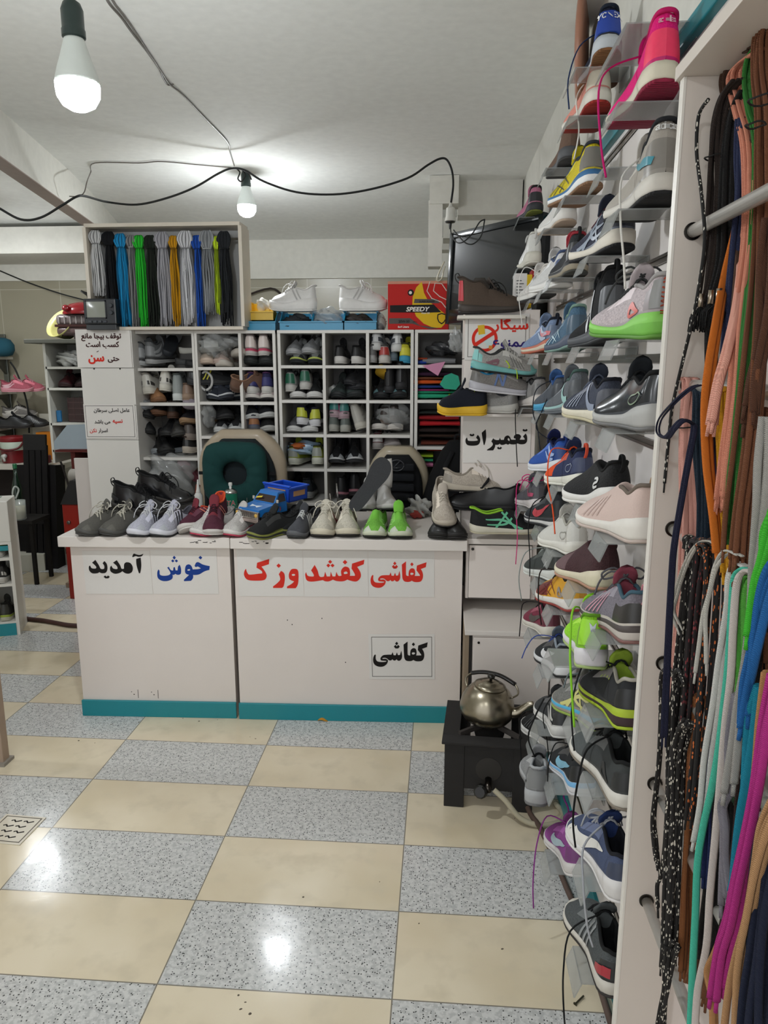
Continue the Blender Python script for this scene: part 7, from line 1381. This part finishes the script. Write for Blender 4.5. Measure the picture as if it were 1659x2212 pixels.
p = P3(150, 705, YS); t = thing('hard_suitcase', 'small brown ribbed hard case on the tall shelf', 'suitcase', (p.x+.04, YS+.02, ZTT+.002))
MB().box((-.15, 0, .02), (.15, .2, .085), 0, None, .025).build('lower_shell', M('#564543', 'gloss'), t, True); MB().box((-.15, 0, .09), (.15, .2, .165), 0, None, .025).build('upper_shell', M('#6a5f5e', 'gloss'), t, True); MB().box((-.152, -.003, .080), (.152, .203, .096)).build('seam_band', M('#3a1d18', 'matte'), t)
for i in range(7): x = -.12+.04*i; MB().box((x-.005, -.006, .10), (x+.005, .0, .15), 0, None, .003).build('rib', M('#8d8583', 'gloss'), t)
MB().box((-.02, -.01, 0), (.02, .01, .03)).build('foot', M('#2a201d', 'plastic'), t)
p = P3(160, 680, YS); t = thing('red_helmet', 'shiny red plastic lid or helmet on top of the brown case', 'helmet', (p.x+.05, YS+.09, ZTT+.165))
mb = MB(); rows = [[Vector((r*1.15*math.cos(a), r*.8*math.sin(a), z)) for a in [2*PI*j/28 for j in range(28)]] for r, z in ((.14, 0), (.146, .01), (.13, .045), (.10, .07), (.05, .082), (.001, .084))]; mb.grid(rows, 0, True); mb.build('red_shell', M('#7d0d16', 'gloss'), t, True)
MB().lathe([(.02, 0), (.024, .008), (.02, .02), (.006, .026)], 14, 0, rotM(70, 0, 0, (-.10, -.09, .035))).build('knob', M('#7d0d16', 'gloss'), t, True)
p = P3(183, 640, 4.3); tag(MB().tube([p+Vector((-.02, 0, .03)), p+Vector((.02, 0, .01)), p+Vector((.05, 0, -.05)), Vector((p.x+.06, p.y, 1.0)), Vector((p.x+.06, p.y, 0))], [.006, .012, .02, .012, .012], 8).build('walking_stick', M('#121212', 'plastic'), None, True), 'black walking stick handle poking out beside the lace box', 'stick')
zs_ = [P3(140, yy, YS).z for yy in (792, 838, 914, 972)]
lump('plastic_bag', 'crumpled white plastic bag in the top of the tall shelf', ((x0+x1)/2-.01, YS+.12, zs_[0]), (.10, .10, .055), M('#a9aaa5', 'gloss'), 51, rough=.4, n=18)
for i in (0, 1): shoe(('dark maroon shoe', 'black-red shoe')[i]+' on the second level of the tall shelf', ((x0+x1)/2-.06+.09*i, YS+.28, zs_[1]), 180+8*i, 0, 0, L=.26, up=('#3a1418', '#1c1414')[i], upk='leather', sole='#2e1a1a', lin_='#110a0a', lace='#1a1010', logo='lines', lc='#6d3a3c')
t = thing('parts_organizer', 'dark red see-through parts box on the tall shelf', 'box', ((x0+x1)/2+.02, YS+.10, zs_[2])); MB().box((-.09, 0, 0), (.09, .15, .17)).build('case', M('#35171a', 'gloss'), t)
mb = MB()
for i in range(4):
    z = .01+.042*i; mb.box((-.09, -.002, z), (.09, .001, z+.003))
    for j in range(4): mb.box((-.09+.045*j, -.002, z), (-.088+.045*j, .001, z+.042))
mb.build('compartment_grid', M('#5f4244', 'gloss'), t)
tag(MB().box((-.016, 0, 0), (.016, .02, .08), 0, None, .004).build('blue_case', M('#246a9a', 'plastic'), None, False, (x0+.03, YS+.06, zs_[2]+.003)), 'bright blue slim case inside the tall shelf', 'case')
q = [(117, 965), (117, 953), (145, 918), (200, 916), (200, 970), (117, 970)]; pts = [P3(x, y, 4.80) for x, y in q]; mb = MB(); k = len(pts); mb.add(pts+[v+Vector((0, .012, 0)) for v in pts], [tuple(range(k))[::-1], tuple(range(k, 2*k))]+[(i, (i+1) % k, k+(i+1) % k, k+i) for i in range(k)])
tag(mb.build('grey_board', M('#8f9ba3', 'plastic')), 'pale blue-grey board with a cut corner in front of the tall shelf', 'board')
a = P3(118, 972, 4.8); tag(MB().box((0, 0, -.012), (.5, .30, 0)).box((.1, .02, -.55), (.13, .28, -.012)).build('red_ledge', M('#57231f', 'matte'), None, False, (a.x, 4.80, a.z-.002)), 'dark red ledge under the blue-grey board', 'shelf')
p = P3(163, 1028, 4.7); t = thing('tape_roll', 'pale roll hanging under the red ledge', 'roll', (p.x, 4.7, p.z)); MB().lathe([(.018, -.03), (.045, -.03), (.047, -.026), (.047, .026), (.045, .03), (.018, .03)], 24, 0, rotM(0, 90, 0)).build('roll', M('#8d8880', 'paper'), t, 'auto')
p = P3(162, 1140, 4.6); t = thing('toolbox', 'red metal box with a black lid behind the sign column', 'toolbox', (p.x+.02, 4.55, 0)); zr = P3(160, 1083, 4.55).z
MB().box((-.07, 0, 0), (.12, .3, zr-.02), 0, None, .004).build('body', M('#8f1f14', 'plastic'), t); MB().add([Vector(v) for v in ((-.075, -.01, zr-.02), (.125, -.01, zr-.02), (.125, .31, zr-.02), (-.075, .31, zr-.02), (-.02, .03, zr+.13), (.1, .03, zr+.13), (.1, .25, zr+.13), (-.02, .25, zr+.13))], [(0, 1, 2, 3), (4, 7, 6, 5), (0, 4, 5, 1), (1, 5, 6, 2), (2, 6, 7, 3), (3, 7, 4, 0)]).build('lid', M('#1f1d1c', 'matte'), t)
MB().lathe([(.012, 0), (.012, .012), (.006, .016)], 12, 0, rotM(90, 0, 0, (-.03, 0, zr-.14))).build('knob', M('#6b6661', 'metal'), t, 'auto')
p = P3(178, 1050, 4.3); tag(MB().box((-.04, 0, 0), (.05, .02, P3(175, 990, 4.3).z), 0, None, .001).build('white_board', M('#c9c1bc', 'paint'), None, False, (p.x, 4.3, 0)), 'narrow white board standing just behind the sign column', 'board')
# cardboard boxes on the floor
def carton(label, px, py, w_, d_, h_, rz, ink):
    p = at_z(px, py, 0); t = thing('carton', label, 'box', (p.x, p.y, 0), (0, 0, rz)); m = M('#b5b3a6', 'paper')
    MB().box((-w_, 0, 0), (0, d_, h_), 0, None, .002).build('carton_body', m, t)
    mb = MB()
    if ink != 2:
        mb.box((-.0005, d_*.2, h_*.35), (.001, d_*.5, h_*.6)); mb.box((-w_*.9, -.001, h_*.55), (-w_*.75, .001, h_*.8))
    mb.box((-w_*.85, d_*.2, h_-.001), (-w_*.6, d_*.45, h_+.001)); mb.box((-w_*.5, d_*.5, h_-.001), (-w_*.3, d_*.7, h_+.001))
    mb.build('print_patch', M('#4a4844', 'paper'), t)
    MB().box((-w_, d_*.49, h_), (0, d_*.51, h_+.0008)).build('tape_seam', M('#99968a', 'paper'), t)
carton('long white carton nearer the shoe cabinet, on the far room floor', 98, 1233, .34, .22, .13, .25, 2)
carton('white carton with small printed blocks behind the long one', 128, 1220, .18, .30, .15, -.22, 0)
carton('white carton mostly hidden behind the counter', 205, 1222, .26, .30, .16, -.05, 1)
p = at_z(160, 1270, 0); tag(MB().box((-.06, 0, 0), (.09, .05, .035), 0, None, .002).build('wood_block', M('#9c8a78', 'suede'), None, False, (p.x, p.y, 0)), 'small pale wood block on the far floor beside the counter', 'block')
pts = [at_z(x, y, .014) for x, y in ((40, 1332), (62, 1337), (90, 1340), (118, 1345), (145, 1350), (172, 1352), (200, 1352))]
tag(MB().tube(crv(pts, 6), .013, 10).build('floor_hose', M('#3f2620', 'rubber'), None, True), 'dark brown hose crossing the far floor towards the counter', 'hose')
# shoe cabinet at the picture edge
YC_ = 3.87; xr = at_z(45, 1370, 0).x; zt = P3(30, 1085, YC_).z; zm = P3(30, 1172, YC_).z
t = thing('shoe_cabinet', 'white open shoe cabinet with a teal plinth at the picture border', 'cabinet', (xr, YC_+.02, 0), (0, 0, rad(20))); WHC = M('#cfccc4', 'paint')
MB().box((-.018, .0, 0), (.0, .21, zm)).build('upright_board', WHC, t); MB().box((-.6, 0, 0), (-.582, .21, zm)).build('upright_board', WHC, t)
dr = MB().box((-.6, .0, zm), (.0, .21, zt), 0, None, .003).build('upper_chest', WHC, t); MB().box((-.58, .03, zt), (-.06, .18, zt+.002)).build('glass_inset', M('#8fa8a0', 'gloss'), dr)
zc = [P3(30, yy, YC_).z for yy in (1182, 1252, 1330)]
for z, nm in ((zm, 'shelf_board'), (P3(20, 1206, YC_).z, 'shelf_board'), (P3(20, 1262, YC_).z, 'shelf_board'), (P3(20, 1350, YC_).z+.02, 'shelf_board')): MB().box((-.582, 0, z-.016), (-.018, .20, z)).build(nm, WHC, t)
MB().box((-.582, -.004, zm-.05), (-.018, .0, zm-.022)).build('teal_rail', M('#12808a', 'plastic'), t); MB().box((-.582, -.004, 0), (-.018, .012, .072)).build('kick_strip', M('#12808a', 'plastic'), t)
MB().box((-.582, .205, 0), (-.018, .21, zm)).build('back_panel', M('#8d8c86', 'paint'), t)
zz = [P3(20, 1206, YC_).z, P3(20, 1262, YC_).z, P3(20, 1350, YC_).z+.02]
def CB_(lx, z): return Vector((xr+lx*math.cos(rad(20))-.004*math.sin(rad(20)), YC_+.02+lx*math.sin(rad(20))+.004, z))
shoe('lime green running shoe with its heel out in the white shoe cabinet', CB_(-.085, zz[0]), 20, 0, 0, L=.19, W=.088, up='#7fae2c', upk='mesh', hl='#8cc038', sole='#c4c2bc', lin_='#3a4a1c', hi=.01)
shoe('black trainer with a white heel patch in the middle of the shoe cabinet', CB_(-.082, zz[1]), 20, 0, 0, L=.19, W=.088, up='#2b2a29', upk='mesh', sole='#bdb9b2', lin_='#141414', hi=.02, logo='heelbar', lc='#c4c2bc', hl='#2f2e2d')
shoe('black and lime trainer low in the shoe cabinet', CB_(-.075, zz[2]), 20, 0, 0, L=.19, W=.085, up='#23231f', upk='mesh', sole='#b5b3a2', band='#8a9a34', lin_='#131310', hi=.02, hl='#2b2b26', logo='net', lc='#9a9c8c')
shoe('pink-grey shoe with a dangling black lace low in the shoe cabinet', CB_(-.17, zz[2]), 20, 0, 0, L=.19, up='#6b5858', sole='#a39c96', lin_='#1a1414', lace='#121212', hi=.02, hang=[[(.02, -.12, .02), (.04, -.18, -.03), (.04, -.18, -.14)]])
# ------------------------------------------------------------------ lace rack on the wall, close to the camera
YP = 1.25; XE = .362
RB = thing('lace_rack', 'white lace rack with steel rods on the wall beside the shoes', 'rack', (XW, YP, 0))
RW = M('#d0c6bc', 'paint'); ZTOP = at_y(1482, 165, YP).z
MB().box((XE-XW, 0, .0), (0, .016, ZTOP), 0, None, .001).build('side_panel', RW, RB)
MB().box((XE-XW-.003, -.001, 0), (XE-XW+.002, .017, ZTOP), 0, None, .0008).build('edge_strip', M('#ded9d0', 'plastic'), RB)
MB().box((XE-XW-.01, -1.0, ZTOP), (0, .022, ZTOP+.02), 0, None, .001).build('top_board', RW, RB)
MB().box((-.004, -1.0, .0), (.0, .0, ZTOP)).build('back_panel', M('#cbbfb9', 'paint'), RB)
RODS = [at_y(x, y, YP) for x, y in ((1496, 500), (1487, 832), (1454, 1142), (1433, 1432), (1414, 1692), (1396, 1945))]
for r in RODS:
    o = MB().tube([(r.x-XW, -.95, r.z), (r.x-XW, .004, r.z)], .0098, 18).build('rod', M('#c9c6c0', 'steel'), RB, True)
    MB().lathe([(.0098, 0), (.0135, .0), (.0135, .003), (.0098, .0035)], 20, 0, rotM(90, 0, 0, (r.x-XW, 0, r.z))).build('rod_socket', M('#3c3a37', 'metal'), o, 'auto')
hk = MB(); zhk = at_y(1590, 110, 1.0).z
hk.tube([(-.03, -.98, zhk+.02), (-.03, -.10, zhk+.02)], .0035, 8); hk.build('upper_rod', M('#8d8a85', 'metal'), RB, True)
def speck(base, fleck, sc=400, th=.70):
    key = (base, fleck, 'sp')
    if key in MC: return MC[key]
    m, N, L, b = node_mat('speckled_lace', .8); tc = N.new('ShaderNodeTexCoord'); mp = N.new('ShaderNodeMapping'); mp.inputs['Scale'].default_value = (1, 1, .35); L.new(tc.outputs['Object'], mp.inputs[0])
    vo = N.new('ShaderNodeTexVoronoi'); vo.inputs['Scale'].default_value = sc; L.new(mp.outputs[0], vo.inputs['Vector']); s_ = N.new('ShaderNodeSeparateColor'); L.new(vo.outputs['Color'], s_.inputs[0])
    g = math_n(N, L, 'MULTIPLY', math_n(N, L, 'GREATER_THAN', s_.outputs[0], th), math_n(N, L, 'LESS_THAN', vo.outputs['Distance'], .42))
    x = N.new('ShaderNodeMix'); x.data_type = 'RGBA'; x.inputs[6].default_value = lin(base)+[1]; x.inputs[7].default_value = lin(fleck)+[1]; L.new(g, x.inputs[0]); L.new(x.outputs[2], b.inputs['Base Color']); b.inputs['Roughness'].default_value = .85
    MC[key] = m; return m
def ribbon(name, label, path, n, wid, th, col, X=None, spread=.006, flat=.45, seed=0, tie=None, tip=True, fray=.03, beh=False):
    """path: (px, py[, X]) points down the bundle; strands wander around it"""
    r = random.Random(seed); X0 = X or .385
    if beh: path = [(q[0], q[1], .418 if q[1] < 560 else .418+(X0-.418)*min(1, (q[1]-560)/180)) for q in path]   # behind the top rod
    P = [at_x(q[0], q[1], q[2] if len(q) > 2 else X0) for q in path]
    t = thing(name, label, 'laces', P[0], (0, 0, 0)); mb = MB(); tips = MB()
    for k in range(n):
        o = Vector((r.uniform(-1, 1)*spread*.6, r.uniform(-1, 1)*spread, 0)) if n > 1 else Vector()
        if n > 1: o.y = ((k+.5)/n*2-1)*spread; o.x = r.uniform(-1, 1)*spread*.7
        ph = r.uniform(0, 6); pts = []
        for i, p in enumerate(P):
            u = i/(len(P)-1); w = Vector((.0025*math.sin(ph+u*5), .003*math.sin(ph*1.7+u*6), 0))*(1 if 0 < i else 0)
            pts.append(p-P[0]+o*(1+.35*u)+w-Vector((0, 0, fray*r.random()*(u > .99))))
        c = crv(pts, 6); mb.tube(c, wid, 6, 0, True, flat)
        if tip: d_ = (c[-1]-c[-2]).normalized(); tips.tube([c[-1], c[-1]+d_*.016], wid*.55, 6)
    m = col if not isinstance(col, str) else M(col, 'lace')
    mb.build('lace_strands', m, t, True)
    if tip: tips.build('lace_tips', m, t, True)
    if tie is not None:
        q = at_x(tie[0], tie[1], X0)-P[0]; mb = MB(); rr = spread*1.25+wid
        mb.tube([q+Vector((rr*.9*math.cos(a), rr*math.sin(a), .001*math.sin(3*a))) for a in [2*PI*i/14 for i in range(15)]], .0012, 5); mb.build('tie', M('#1d1b1a', 'lace'), t, True)
    return t
def over(px, py, X=None): return None
# hung from the top
ribbon('cord', 'single black cord with white flecks dangling down the rack side panel', [(1530, 215), (1512, 250), (1505, 330), (1513, 420), (1518, 520), (1505, 620), (1490, 700), (1470, 790), (1452, 880), (1445, 960), (1440, 1025)], 1, .0028, 1, speck('#141312', '#c9c4b8'), .375, flat=1)
ribbon('lace_bundle', 'dark brown-black lace bundle ending in fluffy tassels', [(1592, 175), (1568, 205), (1552, 260), (1545, 340), (1543, 430), (1540, 520), (1530, 600), (1522, 640)], 9, .0036, 1, '#2a211d', .405, .011, seed=1, tie=(1546, 340))
t = thing('tassels', 'three fluffy black tassels with metal collars hanging over the cords', 'tassel', at_x(1520, 665, .395)); r = random.Random(5)
for i, (px, py) in enumerate(((1514, 655), (1535, 648), (1552, 645))):
    q = at_x(px, py, .395)-t.location; MB().tube([q+Vector((0, 0, .014)), q+Vector((0, 0, -.006))], .0042, 10).build('collar', M('#b8aa9a', 'metal'), t, True)
    mb = MB()
    for k in range(60):
        a, u = r.uniform(0, 2*PI), r.uniform(.2, 1); e = q+Vector((.014*u*math.cos(a), .014*u*math.sin(a)+.004, -.032-.012*r.random())); mb.tube([q+Vector((0, 0, -.004)), (q+e)/2+Vector((.006*math.cos(a), .006*math.sin(a), 0)), e], .0011, 4)
    mb.build('fluff', M('#0c0b0b', 'lace'), t, True)
ribbon('lace_bundle', 'black lace bundle hanging behind the tassels', [(1605, 200), (1585, 240), (1572, 320), (1567, 450), (1565, 560), (1545, 650), (1538, 740), (1540, 830)], 8, .0038, 1, '#171616', .415, .010, seed=2)
ribbon('lace_bundle', 'thick brown lace loop drooping between the black and green laces', [(1628, 105), (1592, 120), (1568, 170), (1578, 230), (1604, 265), (1622, 285), (1616, 330), (1610, 400), (1606, 520), (1600, 640)], 6, .0038, 1, '#4a3429', .375, .008, seed=3, beh=True)
ribbon('lace_bundle', 'flat orange laces hanging in front of the rods', [(1602, 255), (1600, 330), (1602, 420), (1585, 500), (1562, 600), (1545, 700), (1532, 790), (1525, 880), (1530, 1000), (1545, 1120), (1552, 1185)], 2, .0058, 1, '#c4691f', .365, .004, flat=.35, seed=4, beh=True)
ribbon('lace_bundle', 'navy and tan laces behind the orange ones', [(1598, 255), (1592, 340), (1594, 420), (1588, 520), (1580, 640), (1575, 720)], 4, .0036, 1, '#262c48', .41, .006, seed=5)
ribbon('lace_bundle', 'peach pink laces hanging long between orange and green', [(1645, 110), (1615, 130), (1592, 165), (1605, 230), (1622, 300), (1625, 400), (1620, 520), (1605, 640), (1595, 740), (1588, 860), (1575, 980), (1568, 1060)], 10, .0034, 1, '#c9826a', .372, .010, seed=6, beh=True)
ribbon('lace_bundle', 'pale pink laces with knotted ends over the second rod', [(1612, 470), (1600, 560), (1588, 660), (1568, 760), (1552, 830), (1540, 890)], 4, .0046, 1, '#d69a88', .36, .006, seed=7, beh=True)
ribbon('lace_bundle', 'green lace bundle tied near the top of the rack', [(1640, 95), (1622, 130), (1616, 180), (1625, 240), (1638, 290), (1640, 380), (1634, 480), (1625, 600), (1612, 720), (1600, 840), (1588, 960), (1578, 1040), (1572, 1130)], 8, .0036, 1, '#2f6f2c', .368, .007, seed=8, tie=(1632, 270), beh=True)
ribbon('lace_bundle', 'long brown laces nearest the camera at the top', [(1668, 40), (1652, 80), (1648, 160), (1655, 240), (1655, 340), (1655, 460), (1650, 600), (1642, 740), (1632, 860), (1618, 1000), (1605, 1110), (1600, 1190)], 14, .0034, 1, '#6d432c', .368, .013, seed=9, tie=(1652, 215), beh=True)
ribbon('lace_bundle', 'dark brown laces ending over the second rod', [(1662, 470), (1655, 580), (1648, 680), (1638, 760), (1628, 830), (1625, 870)], 4, .0044, 1, '#4d2f20', .36, .007, seed=10)
# over the second rod
ribbon('lace_bundle', 'flat pale pink laces folded over the second rod', [(1480, 850), (1476, 825), (1492, 822), (1486, 900), (1486, 1000), (1490, 1120), (1488, 1260), (1478, 1390), (1472, 1500)], 9, .0052, 1, '#cf978a', .40, .012, flat=.3, seed=11, tie=(1486, 922))
ribbon('lace_bundle', 'navy laces looping out in front of the side panel', [(1512, 832), (1490, 840, .35), (1455, 870, .335), (1425, 905, .335), (1420, 935, .335), (1438, 945, .335), (1455, 925, .335), (1475, 908, .345), (1496, 915), (1500, 930), (1490, 990), (1475, 1080), (1460, 1180, .355), (1455, 1250, .355), (1450, 1350, .355), (1444, 1480, .355), (1440, 1580, .355)], 2, .0032, 1, '#191a30', .365, .003, seed=12)
ribbon('lace_bundle', 'dark teal-navy laces beside the pale pink ones', [(1505, 845), (1508, 835), (1513, 860), (1510, 950), (1515, 1050), (1518, 1150), (1520, 1190)], 8, .0040, 1, '#14222f', .40, .009, seed=13)
ribbon('lace_bundle', 'dark purple laces behind the orange and yellow', [(1530, 850), (1534, 835), (1540, 900), (1545, 1000), (1550, 1100), (1556, 1190)], 6, .0040, 1, '#271c35', .405, .008, seed=14)
ribbon('lace_bundle', 'golden yellow laces hanging from the second rod', [(1555, 845), (1553, 838), (1556, 880), (1562, 960), (1568, 1050), (1576, 1130), (1584, 1195)], 6, .0040, 1, '#cf951f', .385, .008, seed=15)
ribbon('lace_bundle', 'salmon laces hanging beside the yellow ones', [(1585, 845), (1592, 838), (1592, 900), (1584, 980), (1575, 1040), (1570, 1090)], 4, .0042, 1, '#c47a5e', .38, .006, seed=16)
# over the third rod
SPK = speck('#15110f', '#c9682f'); SPW = speck('#15110f', '#cfc7b8'); SPR = speck('#1a1011', '#7d2f33')
ribbon('lace_bundle', 'black and orange flecked laces spread over the third rod', [(1532, 1195), (1525, 1172), (1545, 1185), (1550, 1260), (1545, 1380), (1540, 1500), (1530, 1620), (1515, 1750)], 12, .0034, 1, SPK, .385, .022, flat=.8, seed=17)
ribbon('lace_bundle', 'black and dark red flecked laces at the third rod', [(1505, 1190), (1502, 1168), (1515, 1182), (1505, 1280), (1498, 1400), (1492, 1520), (1480, 1640), (1470, 1740)], 9, .0034, 1, SPR, .392, .014, flat=.8, seed=18)
ribbon('lace_bundle', 'black and cream flecked laces fanning below the third rod', [(1490, 1185), (1492, 1165), (1500, 1180), (1488, 1320), (1475, 1460), (1462, 1600), (1458, 1750), (1450, 1900), (1446, 2010)], 9, .0034, 1, SPW, .392, .013, flat=.8, seed=19, fray=.08)
ribbon('lace_bundle', 'pair of thin white laces curling over the third rod', [(1560, 1190), (1530, 1168), (1500, 1178), (1475, 1225), (1458, 1290), (1455, 1320), (1470, 1332)], 2, .0028, 1, '#b5b0a6', .37, .003, seed=20)
ribbon('lace_bundle', 'pair of white laces with tips crossing the orange flecked ones', [(1600, 1200), (1575, 1192), (1550, 1225), (1535, 1280), (1522, 1330), (1518, 1390), (1516, 1430)], 2, .0032, 1, '#b9b5ac', .36, .005, seed=21)
ribbon('lace_bundle', 'long white round lace next to the mint one', [(1612, 1225), (1592, 1218), (1575, 1250), (1568, 1320), (1555, 1420), (1545, 1520), (1528, 1640), (1520, 1740), (1508, 1790)], 2, .0044, 1, '#c4c2bd', .365, .004, seed=22)
ribbon('lace_bundle', 'long mint green lace hanging to the floor', [(1620, 1235), (1605, 1228), (1585, 1250), (1576, 1340), (1568, 1440), (1558, 1530), (1548, 1620), (1536, 1700), (1518, 1790), (1508, 1870), (1505, 1980), (1500, 2100), (1495, 2240)], 1, .0052, 1, '#45b096', .36, .003, seed=23)
ribbon('lace_bundle', 'long off-white lace beside the mint one', [(1632, 1240), (1615, 1235), (1598, 1265), (1588, 1360), (1580, 1460), (1565, 1560), (1552, 1680), (1540, 1800), (1528, 1930), (1522, 2040), (1505, 2140), (1502, 2240)], 1, .0052, 1, '#c2b8b2', .358, .003, seed=24)
ribbon('lace_bundle', 'white and brown laces folded over the third rod', [(1640, 1240), (1622, 1236), (1608, 1270), (1600, 1350), (1590, 1450), (1580, 1560), (1572, 1650)], 3, .0044, 1, '#b5a89c', .37, .006, seed=25)
ribbon('lace_bundle', 'lime and grey laces beside the blue ones', [(1648, 1255), (1630, 1250), (1615, 1290), (1608, 1380), (1604, 1470), (1598, 1540)], 4, .0046, 1, '#4f9a3a', .37, .006, seed=26)
ribbon('lace_bundle', 'pale grey flat lace running past the third rod', [(1655, 900), (1648, 1000), (1640, 1100), (1628, 1220), (1622, 1320), (1612, 1430), (1600, 1520), (1590, 1620), (1580, 1690)], 2, .0052, 1, '#98958f', .355, .004, flat=.3, seed=27)
ribbon('lace_bundle', 'bright green laces nearest the camera', [(1675, 1100), (1660, 1150), (1648, 1210), (1638, 1260), (1632, 1320)], 3, .0050, 1, '#3fae2e', .352, .006, seed=28)
ribbon('lace_bundle', 'bright blue laces curving down nearest the camera', [(1690, 1190), (1668, 1230), (1650, 1290), (1635, 1370), (1622, 1440), (1610, 1490), (1604, 1530)], 3, .0052, 1, '#1c5a96', .352, .006, seed=29)
# lower rods
ribbon('cord', 'black cord with white flecks looped over the fourth rod', [(1462, 1470), (1450, 1448), (1435, 1460), (1432, 1540), (1425, 1640), (1415, 1710), (1408, 1770), (1412, 1820), (1420, 1850)], 2, .0034, 1, SPW, .385, .004, flat=1, seed=30)
ribbon('cord', 'tangled black cord with white flecks hanging below the fourth rod', [(1478, 1480), (1465, 1450), (1455, 1470), (1450, 1600), (1440, 1740), (1435, 1830), (1428, 1890), (1422, 1912), (1426, 1935)], 1, .0036, 1, SPW, .375, .004, flat=1, seed=31)
ribbon('lace_bundle', 'black and cream flecked laces tied above the lowest rod', [(1490, 1560), (1475, 1580), (1462, 1640), (1458, 1740), (1455, 1850), (1452, 1960), (1450, 2040)], 8, .0036, 1, SPW, .375, .010, flat=.9, seed=32, tie=(1450, 2035), fray=.06)
ribbon('cord', 'flecked cord ends dangling below the lowest rod', [(1455, 2040), (1440, 2080), (1432, 2140), (1422, 2190), (1418, 2240)], 3, .0036, 1, SPW, .37, .010, flat=.9, seed=33)
ribbon('lace_bundle', 'caramel brown laces doubled over the fourth rod', [(1512, 1520), (1505, 1505), (1500, 1560), (1495, 1660), (1490, 1780), (1485, 1900), (1482, 2000), (1478, 2060)], 9, .0040, 1, '#7d4c2a', .395, .013, seed=34, fray=.05)
ribbon('lace_bundle', 'pink lace ends behind the flecked cords', [(1480, 1400), (1470, 1480), (1462, 1540), (1458, 1580)], 4, .0040, 1, '#c9897a', .41, .008, seed=35)
ribbon('lace_bundle', 'navy blue laces behind the mint one', [(1555, 1520), (1548, 1600), (1540, 1700), (1530, 1800), (1524, 1880)], 5, .0046, 1, '#1a2650', .385, .008, seed=36)
ribbon('lace_bundle', 'black laces hanging among the lower rods', [(1580, 1500), (1572, 1620), (1562, 1760), (1552, 1880), (1545, 1970), (1540, 2020)], 12, .0044, 1, '#141212', .40, .016, seed=37, fray=.05)
ribbon('lace_bundle', 'brown laces low behind the off-white one', [(1560, 1820), (1545, 1920), (1530, 2010), (1518, 2080), (1510, 2120)], 7, .0040, 1, '#6b432a', .40, .012, seed=38, fray=.05)
ribbon('lace_bundle', 'grey laces with white tips in the middle of the lower rack', [(1598, 1500), (1590, 1600), (1585, 1700), (1572, 1740), (1575, 1790), (1570, 1850), (1578, 1900)], 4, .0044, 1, '#77737a', .365, .007, seed=39, fray=.05)
ribbon('lace_bundle', 'teal blue flat laces beside the magenta ones', [(1645, 1480), (1632, 1560), (1622, 1660), (1610, 1760), (1600, 1850), (1592, 1900)], 3, .0058, 1, '#147a92', .365, .006, flat=.3, seed=40)
ribbon('lace_bundle', 'tan laces sweeping past the magenta ones', [(1655, 1450), (1642, 1560), (1632, 1640), (1620, 1740), (1600, 1880), (1570, 1990), (1545, 2060), (1532, 2100), (1545, 2160), (1550, 2240)], 2, .0044, 1, '#a87a4e', .355, .005, seed=41)
ribbon('lace_bundle', 'magenta pink laces crossing low in the rack', [(1675, 1460), (1655, 1560), (1638, 1680), (1618, 1800), (1600, 1900), (1585, 1990), (1565, 2060), (1555, 2110)], 5, .0050, 1, '#a82a78', .352, .008, seed=42, fray=.06)
ribbon('lace_bundle', 'light tan laces nearest the camera at the bottom', [(1690, 1720), (1660, 1790), (1640, 1880), (1620, 1990), (1600, 2080), (1590, 2160), (1585, 2240)], 5, .0046, 1, '#a9815a', .35, .008, seed=43)
ribbon('lace_bundle', 'dark navy bundle in the bottom corner', [(1690, 1750), (1668, 1850), (1655, 1950), (1645, 2060), (1635, 2160), (1630, 2250)], 9, .0050, 1, '#171c30', .36, .016, seed=44)
ribbon('lace_bundle', 'dark brown laces behind the tan ones at the bottom', [(1630, 1620), (1618, 1720), (1608, 1820), (1600, 1930), (1590, 2030)], 8, .0046, 1, '#3a2a28', .40, .014, seed=45)
ribbon('lace_bundle', 'brown and dark laces behind the blue ones', [(1650, 880), (1642, 980), (1636, 1080), (1632, 1180), (1640, 1300), (1645, 1420)], 9, .0044, 1, '#5f3a26', .41, .014, seed=46)
ribbon('lace_bundle', 'black laces between the blue and white ones', [(1640, 1330), (1630, 1420), (1622, 1520), (1612, 1620), (1605, 1700)], 9, .0044, 1, '#1a1716', .405, .014, seed=47)
ribbon('lace_bundle', 'dark green laces behind the grey ones', [(1618, 1480), (1610, 1560), (1605, 1640), (1598, 1700)], 5, .0044, 1, '#23402a', .40, .010, seed=48)
